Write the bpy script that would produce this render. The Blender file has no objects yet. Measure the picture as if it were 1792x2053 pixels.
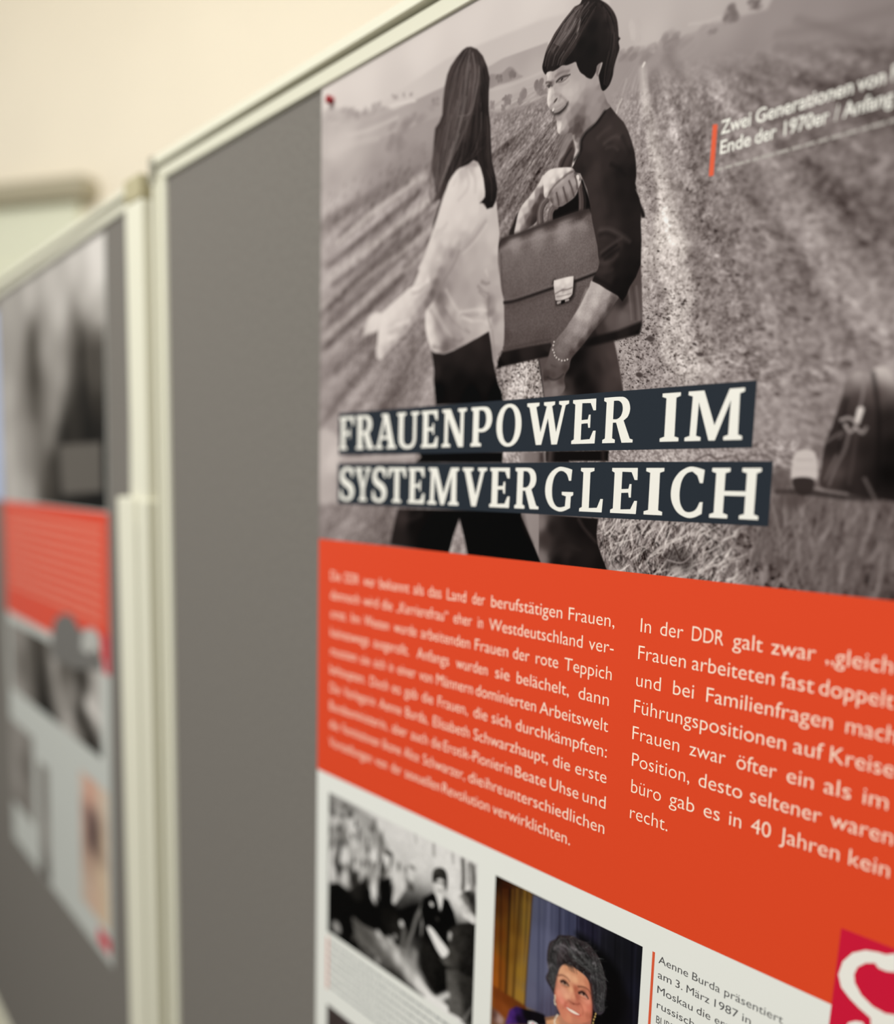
import bpy, bmesh, math, random
import numpy as np
from mathutils import Matrix, Vector

scene = bpy.context.scene
COL = scene.collection

# ---------------------------------------------------------------- camera
# world: the main board's fabric is the plane y = 0, x runs along it from the
# poster's left edge, z is height above the floor (metres)
CAM_AXES = [[0.685772, 0.727329, 0.02664], [0.112237, -0.069518, -0.991247], [-0.71911, 0.682759, -0.129307]]
CAM_LOC = (0.5560, -0.3846, 1.55)
POSTER_TOP = 1.8463
LEFT_ORIGIN = (-0.3827, 0.0142)
LEFT_DIR = (0.99865, -0.05197)

FOCAL_PX = 1656.0
cam_data = bpy.data.cameras.new('camera')
cam = bpy.data.objects.new('camera', cam_data)
COL.objects.link(cam)
_r, _d, _f = [Vector(a) for a in CAM_AXES]
cam.matrix_world = Matrix(((_r.x, -_d.x, -_f.x, CAM_LOC[0]), (_r.y, -_d.y, -_f.y, CAM_LOC[1]), (_r.z, -_d.z, -_f.z, CAM_LOC[2]), (0, 0, 0, 1)))
cam_data.sensor_fit = 'HORIZONTAL'
cam_data.sensor_width = 36.0
cam_data.lens = FOCAL_PX / 1792.0 * 36.0
cam_data.shift_y = 168.5 / 1792.0
cam_data.clip_start = 0.01
cam_data.dof.use_dof = True
cam_data.dof.focus_distance = 0.457
cam_data.dof.aperture_fstop = 2.5
scene.camera = cam

# ---------------------------------------------------------------- light and exposure
scene.view_settings.view_transform = 'Standard'
scene.view_settings.look = 'None'
scene.view_settings.exposure = 0.12
scene.view_settings.gamma = 1.0
scene.view_settings.use_curve_mapping = False
world = bpy.data.worlds.new('room_daylight')
scene.world = world
world.use_nodes = True
bg = world.node_tree.nodes['Background']
bg.inputs['Color'].default_value = (1.0, 0.99, 0.965, 1)
bg.inputs['Strength'].default_value = 0.54

def area_light(name, loc, target, size, power, color, spread=180):
    ld = bpy.data.lights.new(name, 'AREA'); ld.spread = math.radians(spread)
    ld.shape = 'RECTANGLE'; ld.size, ld.size_y = size
    ld.energy = power; ld.color = color
    o = bpy.data.objects.new(name, ld)
    COL.objects.link(o)
    o.location = loc
    o.rotation_euler = (Vector(target) - Vector(loc)).to_track_quat('-Z', 'Y').to_euler()
    return o

area_light('ceiling_lamp_front', (0.0, -1.6, 3.3), (0.1, 0, 1.5), (1.4, 0.5), 50, (1.0, 0.985, 0.94))
area_light('wall_fill_light', (0.9, -0.7, 3.4), (-2.3, 0.8, 2.6), (0.6, 0.6), 6.5, (1.0, 0.965, 0.90), 95)  # unseen fill light, added only to brighten the back wall

# ---------------------------------------------------------------- print painter
# Prints (flat pictures on paper) are described in millimetres on the sheet:
# outlines, tone spots, strokes and grain, rasterised onto a fine vertex grid.
def _hash(ix, iy, seed):
    n = (ix.astype(np.int64) * 374761393 + iy.astype(np.int64) * 668265263 + seed * 974634777) & 0x7fffffff
    n = ((n ^ (n >> 13)) * 1274126177) & 0x7fffffff
    return ((n ^ (n >> 16)) & 0xffff) / 65535.0

def vnoise(x, y, seed=0):
    ix = np.floor(x); iy = np.floor(y)
    fx = x - ix; fy = y - iy
    fx = fx * fx * (3 - 2 * fx); fy = fy * fy * (3 - 2 * fy)
    a = _hash(ix, iy, seed); b = _hash(ix + 1, iy, seed)
    c = _hash(ix, iy + 1, seed); d = _hash(ix + 1, iy + 1, seed)
    return (a * (1 - fx) + b * fx) * (1 - fy) + (c * (1 - fx) + d * fx) * fy - 0.5

def fbm(x, y, seed=0, octv=3):
    s = 0; a = 1.0
    for k in range(octv):
        s = s + a * vnoise(x * 2 ** k, y * 2 ** k, seed + 17 * k); a *= 0.55
    return s

def catmull(p, closed=True, n=5):
    p = np.asarray(p, float)
    if closed:
        q = np.concatenate([p[-1:], p, p[:2]])
    else:
        q = np.concatenate([p[:1], p, p[-1:]])
    out = []
    for i in range(1, len(q) - 2):
        p0, p1, p2, p3 = q[i - 1], q[i], q[i + 1], q[i + 2]
        for k in range(n):
            t = k / n
            out.append(0.5 * (2 * p1 + (p2 - p0) * t + (2 * p0 - 5 * p1 + 4 * p2 - p3) * t * t + (3 * p1 - p0 - 3 * p2 + p3) * t ** 3))
    if not closed:
        out.append(q[-2])
    return np.array(out)

def tone_rgb(t, tint):
    t = np.asarray(t, float)
    w = np.clip(t / 70.0, 0, 1)
    h = np.clip((t - 150) / 70.0, 0, 1) * (1 if tint[0] > 5 else 0)
    return np.stack([t + tint[0] * w - 1 * h, t + tint[1] * w, t + tint[2] * w - 3 * h], -1)

class Print:
    def __init__(self, us, vs, tint=(7, -1.5, -7)):
        self.us, self.vs, self.tint = us, vs, tint
        self.a = np.zeros((len(vs), len(us), 3), np.float32)
    def win(self, lo, hi):
        i0, i1 = np.searchsorted(self.us, [lo[0], hi[0]])
        j0, j1 = np.searchsorted(self.vs, [lo[1], hi[1]])
        if i1 <= i0 or j1 <= j0:
            return None
        sl = (slice(j0, j1), slice(i0, i1))
        U, V = np.meshgrid(self.us[i0:i1], self.vs[j0:j1])
        return sl, U, V
    def col(self, c):
        return np.array(c, float) if isinstance(c, (tuple, list)) else tone_rgb(c, self.tint)
    def mix(self, sl, m, c):
        b = self.a[sl]
        self.a[sl] = b + (c - b) * m[..., None]
    def polymask(self, pts, fe, smooth):
        p = catmull(pts) if smooth else np.asarray(pts, float)
        w = self.win(p.min(0) - fe, p.max(0) + fe)
        if w is None:
            return None
        sl, U, V = w
        d2 = np.full(U.shape, 1e9); ins = np.zeros(U.shape, bool)
        q = np.roll(p, -1, 0)
        for (ax, ay), (bx, by) in zip(p, q):
            ex, ey = bx - ax, by - ay
            L = ex * ex + ey * ey
            if L < 1e-9:
                continue
            t = np.clip(((U - ax) * ex + (V - ay) * ey) / L, 0, 1)
            d2 = np.minimum(d2, (U - ax - t * ex) ** 2 + (V - ay - t * ey) ** 2)
            c = (ay > V) != (by > V)
            if ey != 0:
                ins ^= c & (U < ax + (V - ay) * ex / ey)
        d = np.sqrt(d2) * np.where(ins, 1, -1)
        m = np.clip(0.5 + d / (2 * fe), 0, 1)
        return sl, U, V, m * m * (3 - 2 * m)
    def poly(self, pts, c, fe=.4, smooth=1, al=1.0):
        r = self.polymask(pts, fe, smooth)
        if r:
            self.mix(r[0], r[3] * al, self.col(c))
    def idw(self, U, V, spots, s, pw=1.6):
        sp = np.asarray(spots, float)
        num = 0; den = 0
        for q in sp:
            w = 1 / ((U - q[0]) ** 2 + (V - q[1]) ** 2 + s * s) ** pw
            num = num + w[..., None] * (tone_rgb(q[2], self.tint) if len(q) == 3 else q[2:5]); den = den + w
        return num / den[..., None]
    def shade(self, pts, spots, fe=.4, smooth=1, s=3.0, al=1.0, pw=1.6):
        r = self.polymask(pts, fe, smooth)
        if r:
            self.mix(r[0], r[3] * al, self.idw(r[1], r[2], spots, s, pw))
    def ground(self, spots, s):
        st = 8
        u = self.us[::st]; v = self.vs[::st]
        U, V = np.meshgrid(u, v)
        g = self.idw(U, V, spots, s, 1.5)
        iu = np.interp(self.us, u, np.arange(len(u))); iv = np.interp(self.vs, v, np.arange(len(v)))
        i0 = np.minimum(iu.astype(int), len(u) - 2); j0 = np.minimum(iv.astype(int), len(v) - 2)
        fu = (iu - i0)[None, :, None]; fv = (iv - j0)[:, None, None]
        G = lambda j, i: g[j[:, None], i[None, :]]
        self.a[:] = (G(j0, i0) * (1 - fu) + G(j0, i0 + 1) * fu) * (1 - fv) + (G(j0 + 1, i0) * (1 - fu) + G(j0 + 1, i0 + 1) * fu) * fv
    def stroke(self, pts, w0, w1, c, al=1.0, fe=.3, smooth=1):
        p = catmull(pts, False) if smooth and len(pts) > 2 else np.asarray(pts, float)
        wm = max(w0, w1) / 2 + fe
        r = self.win(p.min(0) - wm, p.max(0) + wm)
        if r is None:
            return
        sl, U, V = r
        m = np.zeros(U.shape); n = len(p) - 1
        for k in range(n):
            (ax, ay), (bx, by) = p[k], p[k + 1]
            ex, ey = bx - ax, by - ay
            L = ex * ex + ey * ey + 1e-9
            t = np.clip(((U - ax) * ex + (V - ay) * ey) / L, 0, 1)
            d = np.sqrt((U - ax - t * ex) ** 2 + (V - ay - t * ey) ** 2)
            w = (w0 + (w1 - w0) * (k + t) / n) / 2
            m = np.maximum(m, np.clip(0.5 + (w - d) / (2 * fe), 0, 1))
        self.mix(sl, m * al, self.col(c))
    def blob(self, x, y, rx, ry, rot, c, al=1.0, soft=1.0):
        R = max(rx, ry) * (1 + soft)
        r = self.win(np.array([x - R, y - R]), np.array([x + R, y + R]))
        if r is None:
            return
        sl, U, V = r
        ca, sa = math.cos(rot), math.sin(rot)
        a = ((U - x) * ca + (V - y) * sa) / rx; b = (-(U - x) * sa + (V - y) * ca) / ry
        d = np.sqrt(a * a + b * b)
        m = np.clip((1 + soft / 2 - d) / max(soft, .05), 0, 1)
        self.mix(sl, m * m * (3 - 2 * m) * al, self.col(c))
    def grain(self, pts, amp, su, sv, rot=0, seed=1, octv=3, fe=6.0, thr=None, smooth=0):
        r = self.polymask(pts, fe, smooth)
        if not r:
            return
        sl, U, V, m = r
        ca, sa = math.cos(rot), math.sin(rot)
        n = fbm((U * ca + V * sa) / su, (-U * sa + V * ca) / sv, seed, octv)
        if thr is not None:
            n = np.clip((n - thr) * 4, 0, 1)
        b = self.a[sl]
        self.a[sl] = np.clip(b + (n * m * amp)[..., None], 4, 250)
    def rays(self, pts, amp, vp, fa, fr, seed=1, octv=3, fe=8.0, smooth=0):
        r = self.polymask(pts, fe, smooth)
        if not r:
            return
        sl, U, V, m = r
        an = np.arctan2(V - vp[1], U - vp[0]); rr = np.log(np.hypot(U - vp[0], V - vp[1]) + 4)
        n = fbm(an * fa, rr * fr, seed, octv)
        self.a[sl] = np.clip(self.a[sl] + (n * m * amp)[..., None], 4, 250)
    def straw(self, pts, n, ln, w, rot, spread, tones, al, seed):
        rs = np.random.RandomState(seed)
        p = np.asarray(pts, float); lo, hi = p.min(0), p.max(0); q = np.roll(p, -1, 0)
        k = 0
        while k < n:
            x, y = lo + (hi - lo) * rs.rand(2)
            c = False
            for (ax, ay), (bx, by) in zip(p, q):
                if (ay > y) != (by > y) and x < ax + (y - ay) * (bx - ax) / (by - ay):
                    c = not c
            k += 1
            if not c:
                continue
            a = rot + spread * (rs.rand() * 2 - 1); l = ln * (.4 + rs.rand())
            b = (rs.rand() - .5) * .8
            m1 = (x + math.cos(a) * l / 2, y + math.sin(a) * l / 2)
            e = (m1[0] + math.cos(a + b) * l / 2, m1[1] + math.sin(a + b) * l / 2)
            self.stroke([(x, y), m1, e], w * (.6 + rs.rand() * .8), w * .3, float(tones[0] + (tones[1] - tones[0]) * rs.rand()), al * (.5 + .5 * rs.rand()), w * .5, 0)
    def strands(self, lft, rgt, n, w, tones, al, fe, seed, jit):
        rs = np.random.RandomState(seed)
        a = np.asarray(lft, float); b = np.asarray(rgt, float)
        for k in range(n):
            f = rs.rand(); i0 = rs.rand() * (len(a) - 2); ln = 1.5 + rs.rand() * (len(a) - 1)
            t = np.linspace(i0, min(i0 + ln, len(a) - 1), 6)
            j = np.minimum(t.astype(int), len(a) - 2); q = (t - j)[:, None]
            ff = (f + np.cumsum((rs.rand(6) - .5) * jit))[:, None].clip(0.01, .99)
            p = (a[j] * (1 - q) + a[j + 1] * q) * (1 - ff) + (b[j] * (1 - q) + b[j + 1] * q) * ff
            self.stroke(p, w * (.5 + rs.rand()), w * .3, float(tones[0] + (tones[1] - tones[0]) * rs.rand() ** 2), al * (.4 + .6 * rs.rand()), fe, 1)
    def play(self, ops):
        for op in ops:
            getattr(self, op[0])(*op[1:-1], **op[-1]) if isinstance(op[-1], dict) else getattr(self, op[0])(*op[1:])

# ---- what is printed on the posters, in millimetres from each sheet's top-left corner
ART_FIELD = [
('ground',[(-4.9,5.9,210),(33,7.1,216),(89.4,5.6,217),(138.7,7.3,215),(182.3,11.7,214),(213.9,20.1,212),(273.2,42.7,190),(33.6,34.5,190),(8.7,45.2,186),(46,54.9,178),(80.2,60.6,165),(116.8,64,158),(117.5,83,145),(91.7,83,143),(69.7,81.1,150),(28.1,71.2,170),(22.2,91.1,165),(47.1,110.3,150),(87,108.2,140),(118.3,108.4,135),(22.8,127,150),(65.3,134.4,137),(98.3,126.9,132),(6.9,153.9,160),(36.2,172.4,142),(72.1,176.9,126),(17.3,192.4,140),(49.4,217.3,126),(95.8,220.7,122),(122.3,222.7,122),(24.5,230.4,128),(11.8,268.1,165),(39,321.6,112),(76,327.3,105),(12.4,307.1,130),(193,65.1,176),(208.6,63,178),(219.5,54.4,180),(197.9,83.3,130),(220,97.5,122),(198.9,103.2,118),(199.9,123.3,112),(188,132.3,112),(215.4,82.7,140),(195.9,210.2,150),(209.2,229.2,175),(221.3,230.1,185),(278.2,71,150),(288.5,88.9,150),(289.7,106.2,150),(293.6,119.4,160),(306.1,151.6,195),(310.3,169.5,212),(298.8,152.5,165),(315.9,187.6,175),(304.8,195.8,160),(318,217.4,172),(330.5,233.4,180),(300.8,225.8,150),(298.7,241.1,150),(284.9,224.3,165),(292.1,235.4,150),(286.5,59.5,178),(298.3,58.9,180),(318.3,66.1,172),(332.2,75.5,160),(302.4,76.7,150),(319.8,87.1,148),(306.8,99.2,160),(321,103.4,142),(333.9,98.3,146),(346,91.2,142),(357.5,84.5,150),(380.3,88.5,146),(401.7,96.2,138),(370.7,105.7,138),(392.6,108.8,132),(409.7,120.3,118),(347.9,115.9,132),(372.1,123,118),(394.4,129.5,110),(411.5,140.3,110),(322.7,127,135),(330.3,119.8,112),(330.3,156.8,118),(339.5,172.6,122),(326.6,179.7,140),(348.8,192.7,128),(333.9,204.7,152),(348,215.9,140),(364.6,204.2,138),(368.9,227.4,152),(357.2,235.6,150),(379.9,217.4,140),(378.3,197.4,128),(351.1,156.7,125),(366.3,164.5,138),(375,157.7,122),(387.1,168.9,132),(362.3,174.7,150),(381.8,184.9,145),(399.5,188.1,132),(414.8,176.8,118),(397.7,167,112),(411.1,202.5,146),(418.8,222.1,150),(401.7,213.7,150),(398.9,230.4,150),(373.6,255.2,150),(387.3,251.4,135),(384,267.1,150),(375.1,273.7,150),(393,265.1,120),(376.2,287.7,120),(391.5,301.3,108),(378.5,315.9,105),(401.6,314.4,112),(422.9,313.1,100),(428.9,334.4,96),(400.8,330.5,108),(350.4,317.6,118),(337.1,323.6,108),(322.7,324.6,95),(306.8,315,112),(291.4,324.1,118),(284.3,316.2,110),(364.5,329,110),(288.3,276.4,150),(319.3,276.7,165),(347.4,277,150),(161,329.4,160)],6),
('rays',[(-4,78.2),(69.7,81.1),(132.3,86.6),(239.1,81.6),(249.4,260.4),(-.8,355.7)],62,(269.7,62.1),13,1.6,5,2,14),
('rays',[(-3.9,89.2),(70,94.6),(132.6,96),(239.3,84.2),(249.4,260.4),(-.8,355.7)],38,(269.7,62.1),34,3,9,2,14),
('rays',[(176.4,64.5),(238.5,70.9),(245.5,193),(180.6,154.4)],30,(269.7,62.1),70,9,31,2,8),
('rays',[(282.1,84.5),(333.7,96),(421.8,107.1),(432,217.7),(372.5,241.4),(298.4,235.9)],44,(289.8,63),9,1.2,12,3,14),
('rays',[(282.1,84.5),(333.7,96),(421.8,107.1),(432,217.7),(372.5,241.4),(298.4,235.9)],22,(289.8,63),26,3,13,2,14),
('stroke',[(351.1,95.1),(380.3,114),(413.8,140)],3.54,5.67,100,.5,1.99,1),
('stroke',[(346.8,102.4),(371.8,118.6),(395.7,144),(416.3,167.2)],4.03,6.45,98,.45,2.02,1),
('stroke',[(333.5,93.8),(347,104.6),(355.4,118.1)],2.74,4.39,112,.5,2.06,1),
('stroke',[(360,87.5),(387.1,92.9),(409.8,95.3)],2.6,4.16,118,.4,1.95,1),
('stroke',[(379.1,100.3),(397.1,112.2),(412.6,126)],2.52,4.04,158,.4,1.89,1),
('stroke',[(356.6,103.3),(381.2,124.6),(400.1,147.2)],3.08,4.93,160,.35,1.98,1),
('stroke',[(339.1,100),(347.5,111.4),(355.9,124.7)],2.27,3.63,152,.4,2.04,1),
('stroke',[(323.8,141.3),(345.9,155.6),(362.3,174.7),(375.9,197)],5.24,8.38,160,.4,2.14,1),
('stroke',[(378,139.3),(396.6,154.4),(417,175.3)],4.31,6.89,150,.35,1.94,1),
('stroke',[(344.9,141.8),(365.2,151.1),(385.8,153.9)],6.88,11.01,110,.35,2.06,1),
('stroke',[(393.7,145.5),(408.2,169.3),(417.7,183.4)],6.28,10.05,98,.4,1.88,1),
('stroke',[(327.5,119.1),(323.4,136.5),(333.9,169.2)],5.15,8.24,106,.4,2.11,1),
('stroke',[(22.3,115.1),(63.5,103.1),(98.9,94.2),(119,90.8)],5.36,5.36,186,.78,2.03,1),
('stroke',[(11.1,139.4),(51.4,128.1),(88.1,119),(123.2,107.7)],6.45,6.45,184,.78,2.07,1),
('stroke',[(-3.1,160.2),(64.4,142.8),(114.9,130.1),(129.2,124.8)],5.62,5.62,178,.7,2.12,1),
('stroke',[(6.9,183.1),(71,157.5),(108,144),(122.5,137.3)],6.6,6.6,176,.78,2.12,1),
('stroke',[(11.9,197.2),(54.7,179.3),(85.4,164.5)],4.62,4.62,168,.62,2.12,1),
('stroke',[(24.5,110.4),(63.4,98.2),(102.5,90.4)],3.14,3.14,108,.7,2.02,1),
('stroke',[(8.6,130.4),(51.2,118),(91.6,106.7),(113.9,99.9)],4.19,4.19,104,.78,2.07,1),
('stroke',[(15.8,144.1),(51.6,135.7),(84.2,123.1),(114.5,116.1)],4.18,4.18,106,.7,2.07,1),
('stroke',[(1.8,164.9),(53.9,143.6),(88.5,133.5),(114.7,124.3)],5.6,5.6,100,.78,2.12,1),
('stroke',[(4.6,191),(65,165.4),(98.7,152)],5.64,5.64,96,.78,2.13,1),
('stroke',[(21.6,210.2),(52.8,193.3),(71.6,181.3)],6.56,6.56,98,.54,2.11,1),
('stroke',[(10.4,95.9),(54.8,90.2),(87.1,86.7),(113.4,84.9)],4.76,4.76,128,.62,2.04,1),
('stroke',[(100.5,146.3),(115.3,139.4),(125.9,132.2)],2.91,2.91,112,.78,1.87,1),
('grain',[(-4.1,70.9),(122.1,74.8),(143,116.8),(126,183.6),(37,216.3),(-2.5,213.4)],-16,5,2.4,-.75,91,2,8,.1),
('shade',[(-18.5,-16.1),(164.6,-8.9),(288.1,38.8),(286,52.2),(272.4,54.5),(241.1,56.3),(215.4,47.7),(183.6,39.9),(135.3,40.4),(90.4,39.2),(45.6,39.6),(27.5,35.6),(-4.7,20.2)],[(1.6,4.4,222),(44.9,4.1,218),(114.8,5,217),(160.9,3.8,214),(213.8,18,213),(218.5,35.5,207),(257.6,49.3,200),(183.3,32.8,208),(139.6,31.3,208),(90.1,31.2,205),(33.4,27.6,212),(1.8,18.5,215),(256.8,36.6,196),(279.5,45,188)],1.08,0,6,1,1.6),
('shade',[(45.5,32.8),(90.1,29.6),(139.3,24.7),(176.8,26.9),(216.3,30),(269.8,39),(274.6,63.8),(215.3,46.3),(183.7,42.1),(135.3,41.9),(90.4,41.5),(51.6,43.6)],[(57.2,36.1,205),(100.6,34.4,200),(139.7,32.8,196),(175.1,35.6,194),(214.9,38.2,196)],1.7,0,8,.9,1.6),
('shade',[(33.6,38.6),(90.4,40.2),(135.3,40.7),(177.5,41.8),(187.7,40.7),(222.6,43.8),(227.1,59.5),(208.5,61.6),(178.6,65.1),(131.2,57.3),(69,54.3),(33.8,48.3)],[(45.7,43,185),(90.5,44,172),(121,42.1,164),(179.7,44.2,170),(203.8,43.8,168),(219,44.9,170),(215.8,55.8,180),(184.6,59.8,182),(140.5,53.9,165),(80,50.8,175)],.86,0,6,1,1.6),
('shade',[(266.4,59.7),(264.6,32.2),(358.5,68),(354.3,74.9),(326.6,71.4),(299.1,70.9),(278,68.6)],[(273.5,47.6,186),(288.9,50.9,186),(317.9,60.4,182),(344.2,68.6,176),(289.8,63,192),(312.9,67.6,176),(277.7,63.6,180)],1.26,0,8,1,1.6),
('shade',[(1.8,16.8),(33.4,24.2),(57.2,33.8),(74,34.4),(85.1,39.9),(90.6,45.7),(74.5,49.9),(45.9,51.5),(8.8,52.4),(.8,43.2)],[(8.4,22.2,190),(33.5,31.1,172),(57.3,37.8,168),(79.6,39.3,170),(57.5,46.2,185),(27.6,43.2,192),(2.2,43.5,205)],1.78,1,6,.8,1.6),
('blob',44.9,32.4,2.35,1.29,-.2,164.71,.56,.8),
('blob',40.9,29.8,2.83,1.72,-.2,160.14,.56,.8),
('blob',37.9,26.2,3.06,1.55,-.2,162.46,.56,.8),
('blob',45.6,32.6,3.26,1.58,-.2,153.36,.56,.8),
('blob',27.7,22.5,3.16,1.51,-.2,155.6,.56,.8),
('blob',43.7,29.8,3.29,1.42,-.2,148.48,.56,.8),
('blob',33.1,24.7,3.23,2.06,-.2,161.49,.56,.8),
('blob',36.5,27.8,5.27,2.88,-.4,158,.42,.9),
('blob',51.9,32.1,1.51,1.81,-.2,166.13,.56,.8),
('blob',56.2,32.8,1.17,1.99,-.2,167.24,.56,.8),
('blob',51.8,31.4,1.45,1.58,-.2,158.61,.56,.8),
('blob',54.2,32.9,1.29,1.88,-.2,155.08,.56,.8),
('blob',57.1,33.6,1.25,1.66,-.2,166.41,.56,.8),
('blob',55.8,31.1,1.07,1.47,-.2,161.99,.56,.8),
('blob',51.8,32.2,1.11,1.95,-.2,154.19,.56,.8),
('blob',54.2,30.9,2.11,2.82,-.4,158,.42,.9),
('blob',74.2,35.7,2.24,1.59,-.2,165.03,.56,.8),
('blob',69.5,32.3,1.86,1.59,-.2,170.68,.56,.8),
('blob',70,31.2,2.66,1.76,-.2,170.15,.56,.8),
('blob',64.6,33,1.67,1.71,-.2,157.46,.56,.8),
('blob',65.1,33.8,1.73,1.61,-.2,169.08,.56,.8),
('blob',65.2,30.5,2.75,1.53,-.2,166.34,.56,.8),
('blob',62.5,30.5,1.82,1.73,-.2,153.66,.56,.8),
('blob',68.5,33.1,3.7,2.77,-.4,162,.42,.9),
('blob',65.3,33.7,1.6,.81,-.2,160.11,.48,.8),
('blob',64.2,33.9,1.15,1.16,-.2,162.71,.48,.8),
('blob',58.1,35,1.13,.82,-.2,161.88,.48,.8),
('blob',62.7,35.4,1.09,.98,-.2,155.62,.48,.8),
('blob',61.4,35.1,1.62,1.28,-.2,170.11,.48,.8),
('blob',64.6,35.9,1.39,.92,-.2,168.22,.48,.8),
('blob',60.2,32.5,1.37,1.27,-.2,157.55,.48,.8),
('blob',61.7,34.5,2.33,1.86,-.4,165,.36,.9),
('blob',88.1,32.1,1.24,.74,-.2,169.19,.64,.8),
('blob',85.9,32,1.18,.69,-.2,161.16,.64,.8),
('blob',85,30.2,.9,.75,-.2,151.92,.64,.8),
('blob',88.4,32.5,1.58,1.1,-.2,169.89,.64,.8),
('blob',85.7,31.5,1.05,.94,-.2,162.48,.64,.8),
('blob',89.5,33.4,1.05,.87,-.2,160.52,.64,.8),
('blob',84.1,29.8,1.17,.73,-.2,164.48,.64,.8),
('blob',87.5,32.3,2.03,1.58,-.4,160,.48,.9),
('blob',95.7,32.4,.44,.66,-.2,152.35,.64,.8),
('blob',96.5,33.6,.48,.82,-.2,152.25,.64,.8),
('blob',97.7,35.2,.61,.74,-.2,158.23,.64,.8),
('blob',96.7,32.6,.52,.77,-.2,151.62,.64,.8),
('blob',95.3,34,.5,.77,-.2,166.43,.64,.8),
('blob',96.8,33.2,.7,.72,-.2,148.38,.64,.8),
('blob',97,32.8,.48,.89,-.2,161.45,.64,.8),
('blob',96.5,33.7,.89,1.34,-.4,158,.48,.9),
('blob',103,34.9,.64,.75,-.2,152.16,.64,.8),
('blob',105.1,34.6,.58,.71,-.2,166.71,.64,.8),
('blob',103.3,35.7,.55,.79,-.2,155.84,.64,.8),
('blob',104.7,36.1,.63,.61,-.2,150.44,.64,.8),
('blob',103.3,35.9,.73,.93,-.2,161.85,.64,.8),
('blob',103.1,35.4,.78,.84,-.2,157.96,.64,.8),
('blob',104.3,35.3,.79,.67,-.2,158.53,.64,.8),
('blob',104.8,35.6,1.1,1.33,-.4,158,.48,.9),
('blob',14.4,25.8,3.87,1.37,-.2,184.72,.56,.8),
('blob',10.8,22.1,3.27,.99,-.2,176.55,.56,.8),
('blob',18.3,26.7,3.43,1.3,-.2,169.92,.56,.8),
('blob',12,25.2,2.61,1.08,-.2,169.34,.56,.8),
('blob',6.6,23.3,4.26,1.22,-.2,170.57,.56,.8),
('blob',10.7,22.1,3.62,1.23,-.2,176.78,.56,.8),
('blob',15.2,22.9,3.36,1.37,-.2,183.12,.56,.8),
('blob',14.8,24.4,5.4,1.96,-.4,178,.42,.9),
('blob',122.2,48.5,2.08,1.31,-.2,157.9,.4,.8),
('blob',125.8,50.4,1.73,1.85,-.2,155.66,.4,.8),
('blob',126.7,48,1.77,1.13,-.2,151.9,.4,.8),
('blob',129.7,49.1,1.84,1.46,-.2,148.1,.4,.8),
('blob',128.2,52.2,2.05,1.46,-.2,159.24,.4,.8),
('blob',124.5,50.2,2.01,1.68,-.2,157.04,.4,.8),
('blob',123.5,49.3,1.74,1.61,-.2,159.54,.4,.8),
('blob',126.1,49.7,3.02,2.59,-.4,150,.3,.9),
('blob',98.9,50.5,3.99,2.55,-.2,152.66,.6,.8),
('blob',99.4,56.6,2.93,2.82,-.2,149.59,.6,.8),
('blob',98.5,57,5.02,1.85,-.2,151.31,.6,.8),
('blob',101.9,52.7,4.65,2.4,-.2,138.83,.6,.8),
('blob',102.7,52.5,4.33,2.22,-.2,140.07,.6,.8),
('blob',97.5,53.5,3.38,2.85,-.2,136.46,.6,.8),
('blob',84.9,50.1,4.97,2.53,-.2,150.09,.6,.8),
('blob',96.1,53.6,6.75,4.05,-.4,145,.45,.9),
('blob',113.8,54.7,2.65,1.67,-.2,148.06,.6,.8),
('blob',106.5,49,3.4,1.59,-.2,153.01,.6,.8),
('blob',118.3,54.3,3.22,2.14,-.2,155.28,.6,.8),
('blob',108.2,50,2.75,1.86,-.2,143.9,.6,.8),
('blob',106.3,51.8,3.78,1.78,-.2,148.76,.6,.8),
('blob',112.1,52.8,3.58,1.71,-.2,150.98,.6,.8),
('blob',113.7,53.8,3.66,1.49,-.2,154.49,.6,.8),
('blob',114,53.9,4.84,3.3,-.4,148,.45,.9),
('blob',81.8,62.2,4.26,3.54,-.2,139.86,.56,.8),
('blob',92.2,59.1,3.86,3.06,-.2,142.61,.56,.8),
('blob',92.6,66.6,3.86,2.94,-.2,136.66,.56,.8),
('blob',84.8,58.6,3.14,4.02,-.2,134.24,.56,.8),
('blob',91.9,62,3.3,2.95,-.2,133.55,.56,.8),
('blob',84.7,57.9,3.49,2.93,-.2,149.89,.56,.8),
('blob',93.9,63.2,3.87,3.93,-.2,138.52,.56,.8),
('blob',85.7,62,5.95,5.72,-.4,142,.42,.9),
('blob',98.1,66,3.36,2.81,-.2,142.48,.48,.8),
('blob',103.9,72.2,3.45,2.96,-.2,147.66,.48,.8),
('blob',104.9,72.6,3.71,3.05,-.2,153.52,.48,.8),
('blob',107,72.1,5.15,2.87,-.2,150.02,.48,.8),
('blob',115,76.2,4.64,3.14,-.2,140.83,.48,.8),
('blob',109.6,72.6,3.74,2.41,-.2,138.5,.48,.8),
('blob',116.7,71.9,3.97,3.02,-.2,138.73,.48,.8),
('blob',107,70.8,6.71,4.47,-.4,145,.36,.9),
('blob',131.5,46.6,.94,1.13,-.2,137.18,.48,.8),
('blob',131.3,49.6,1.5,1.19,-.2,140.85,.48,.8),
('blob',126.7,48,1.22,1.1,-.2,142.76,.48,.8),
('blob',126,45.7,1.64,.98,-.2,132.84,.48,.8),
('blob',126.4,45.6,1.25,1.08,-.2,136.85,.48,.8),
('blob',126.7,45.6,1.39,1.13,-.2,137.46,.48,.8),
('blob',130.2,46,1.03,1.44,-.2,138.6,.48,.8),
('blob',128.4,47.3,2.15,2.15,-.4,140,.36,.9),
('stroke',[(82.3,36.5),(90.3,37.3),(98.2,38.7),(108.5,40.8)],1.62,1.3,216,.9,.65,1),
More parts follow.
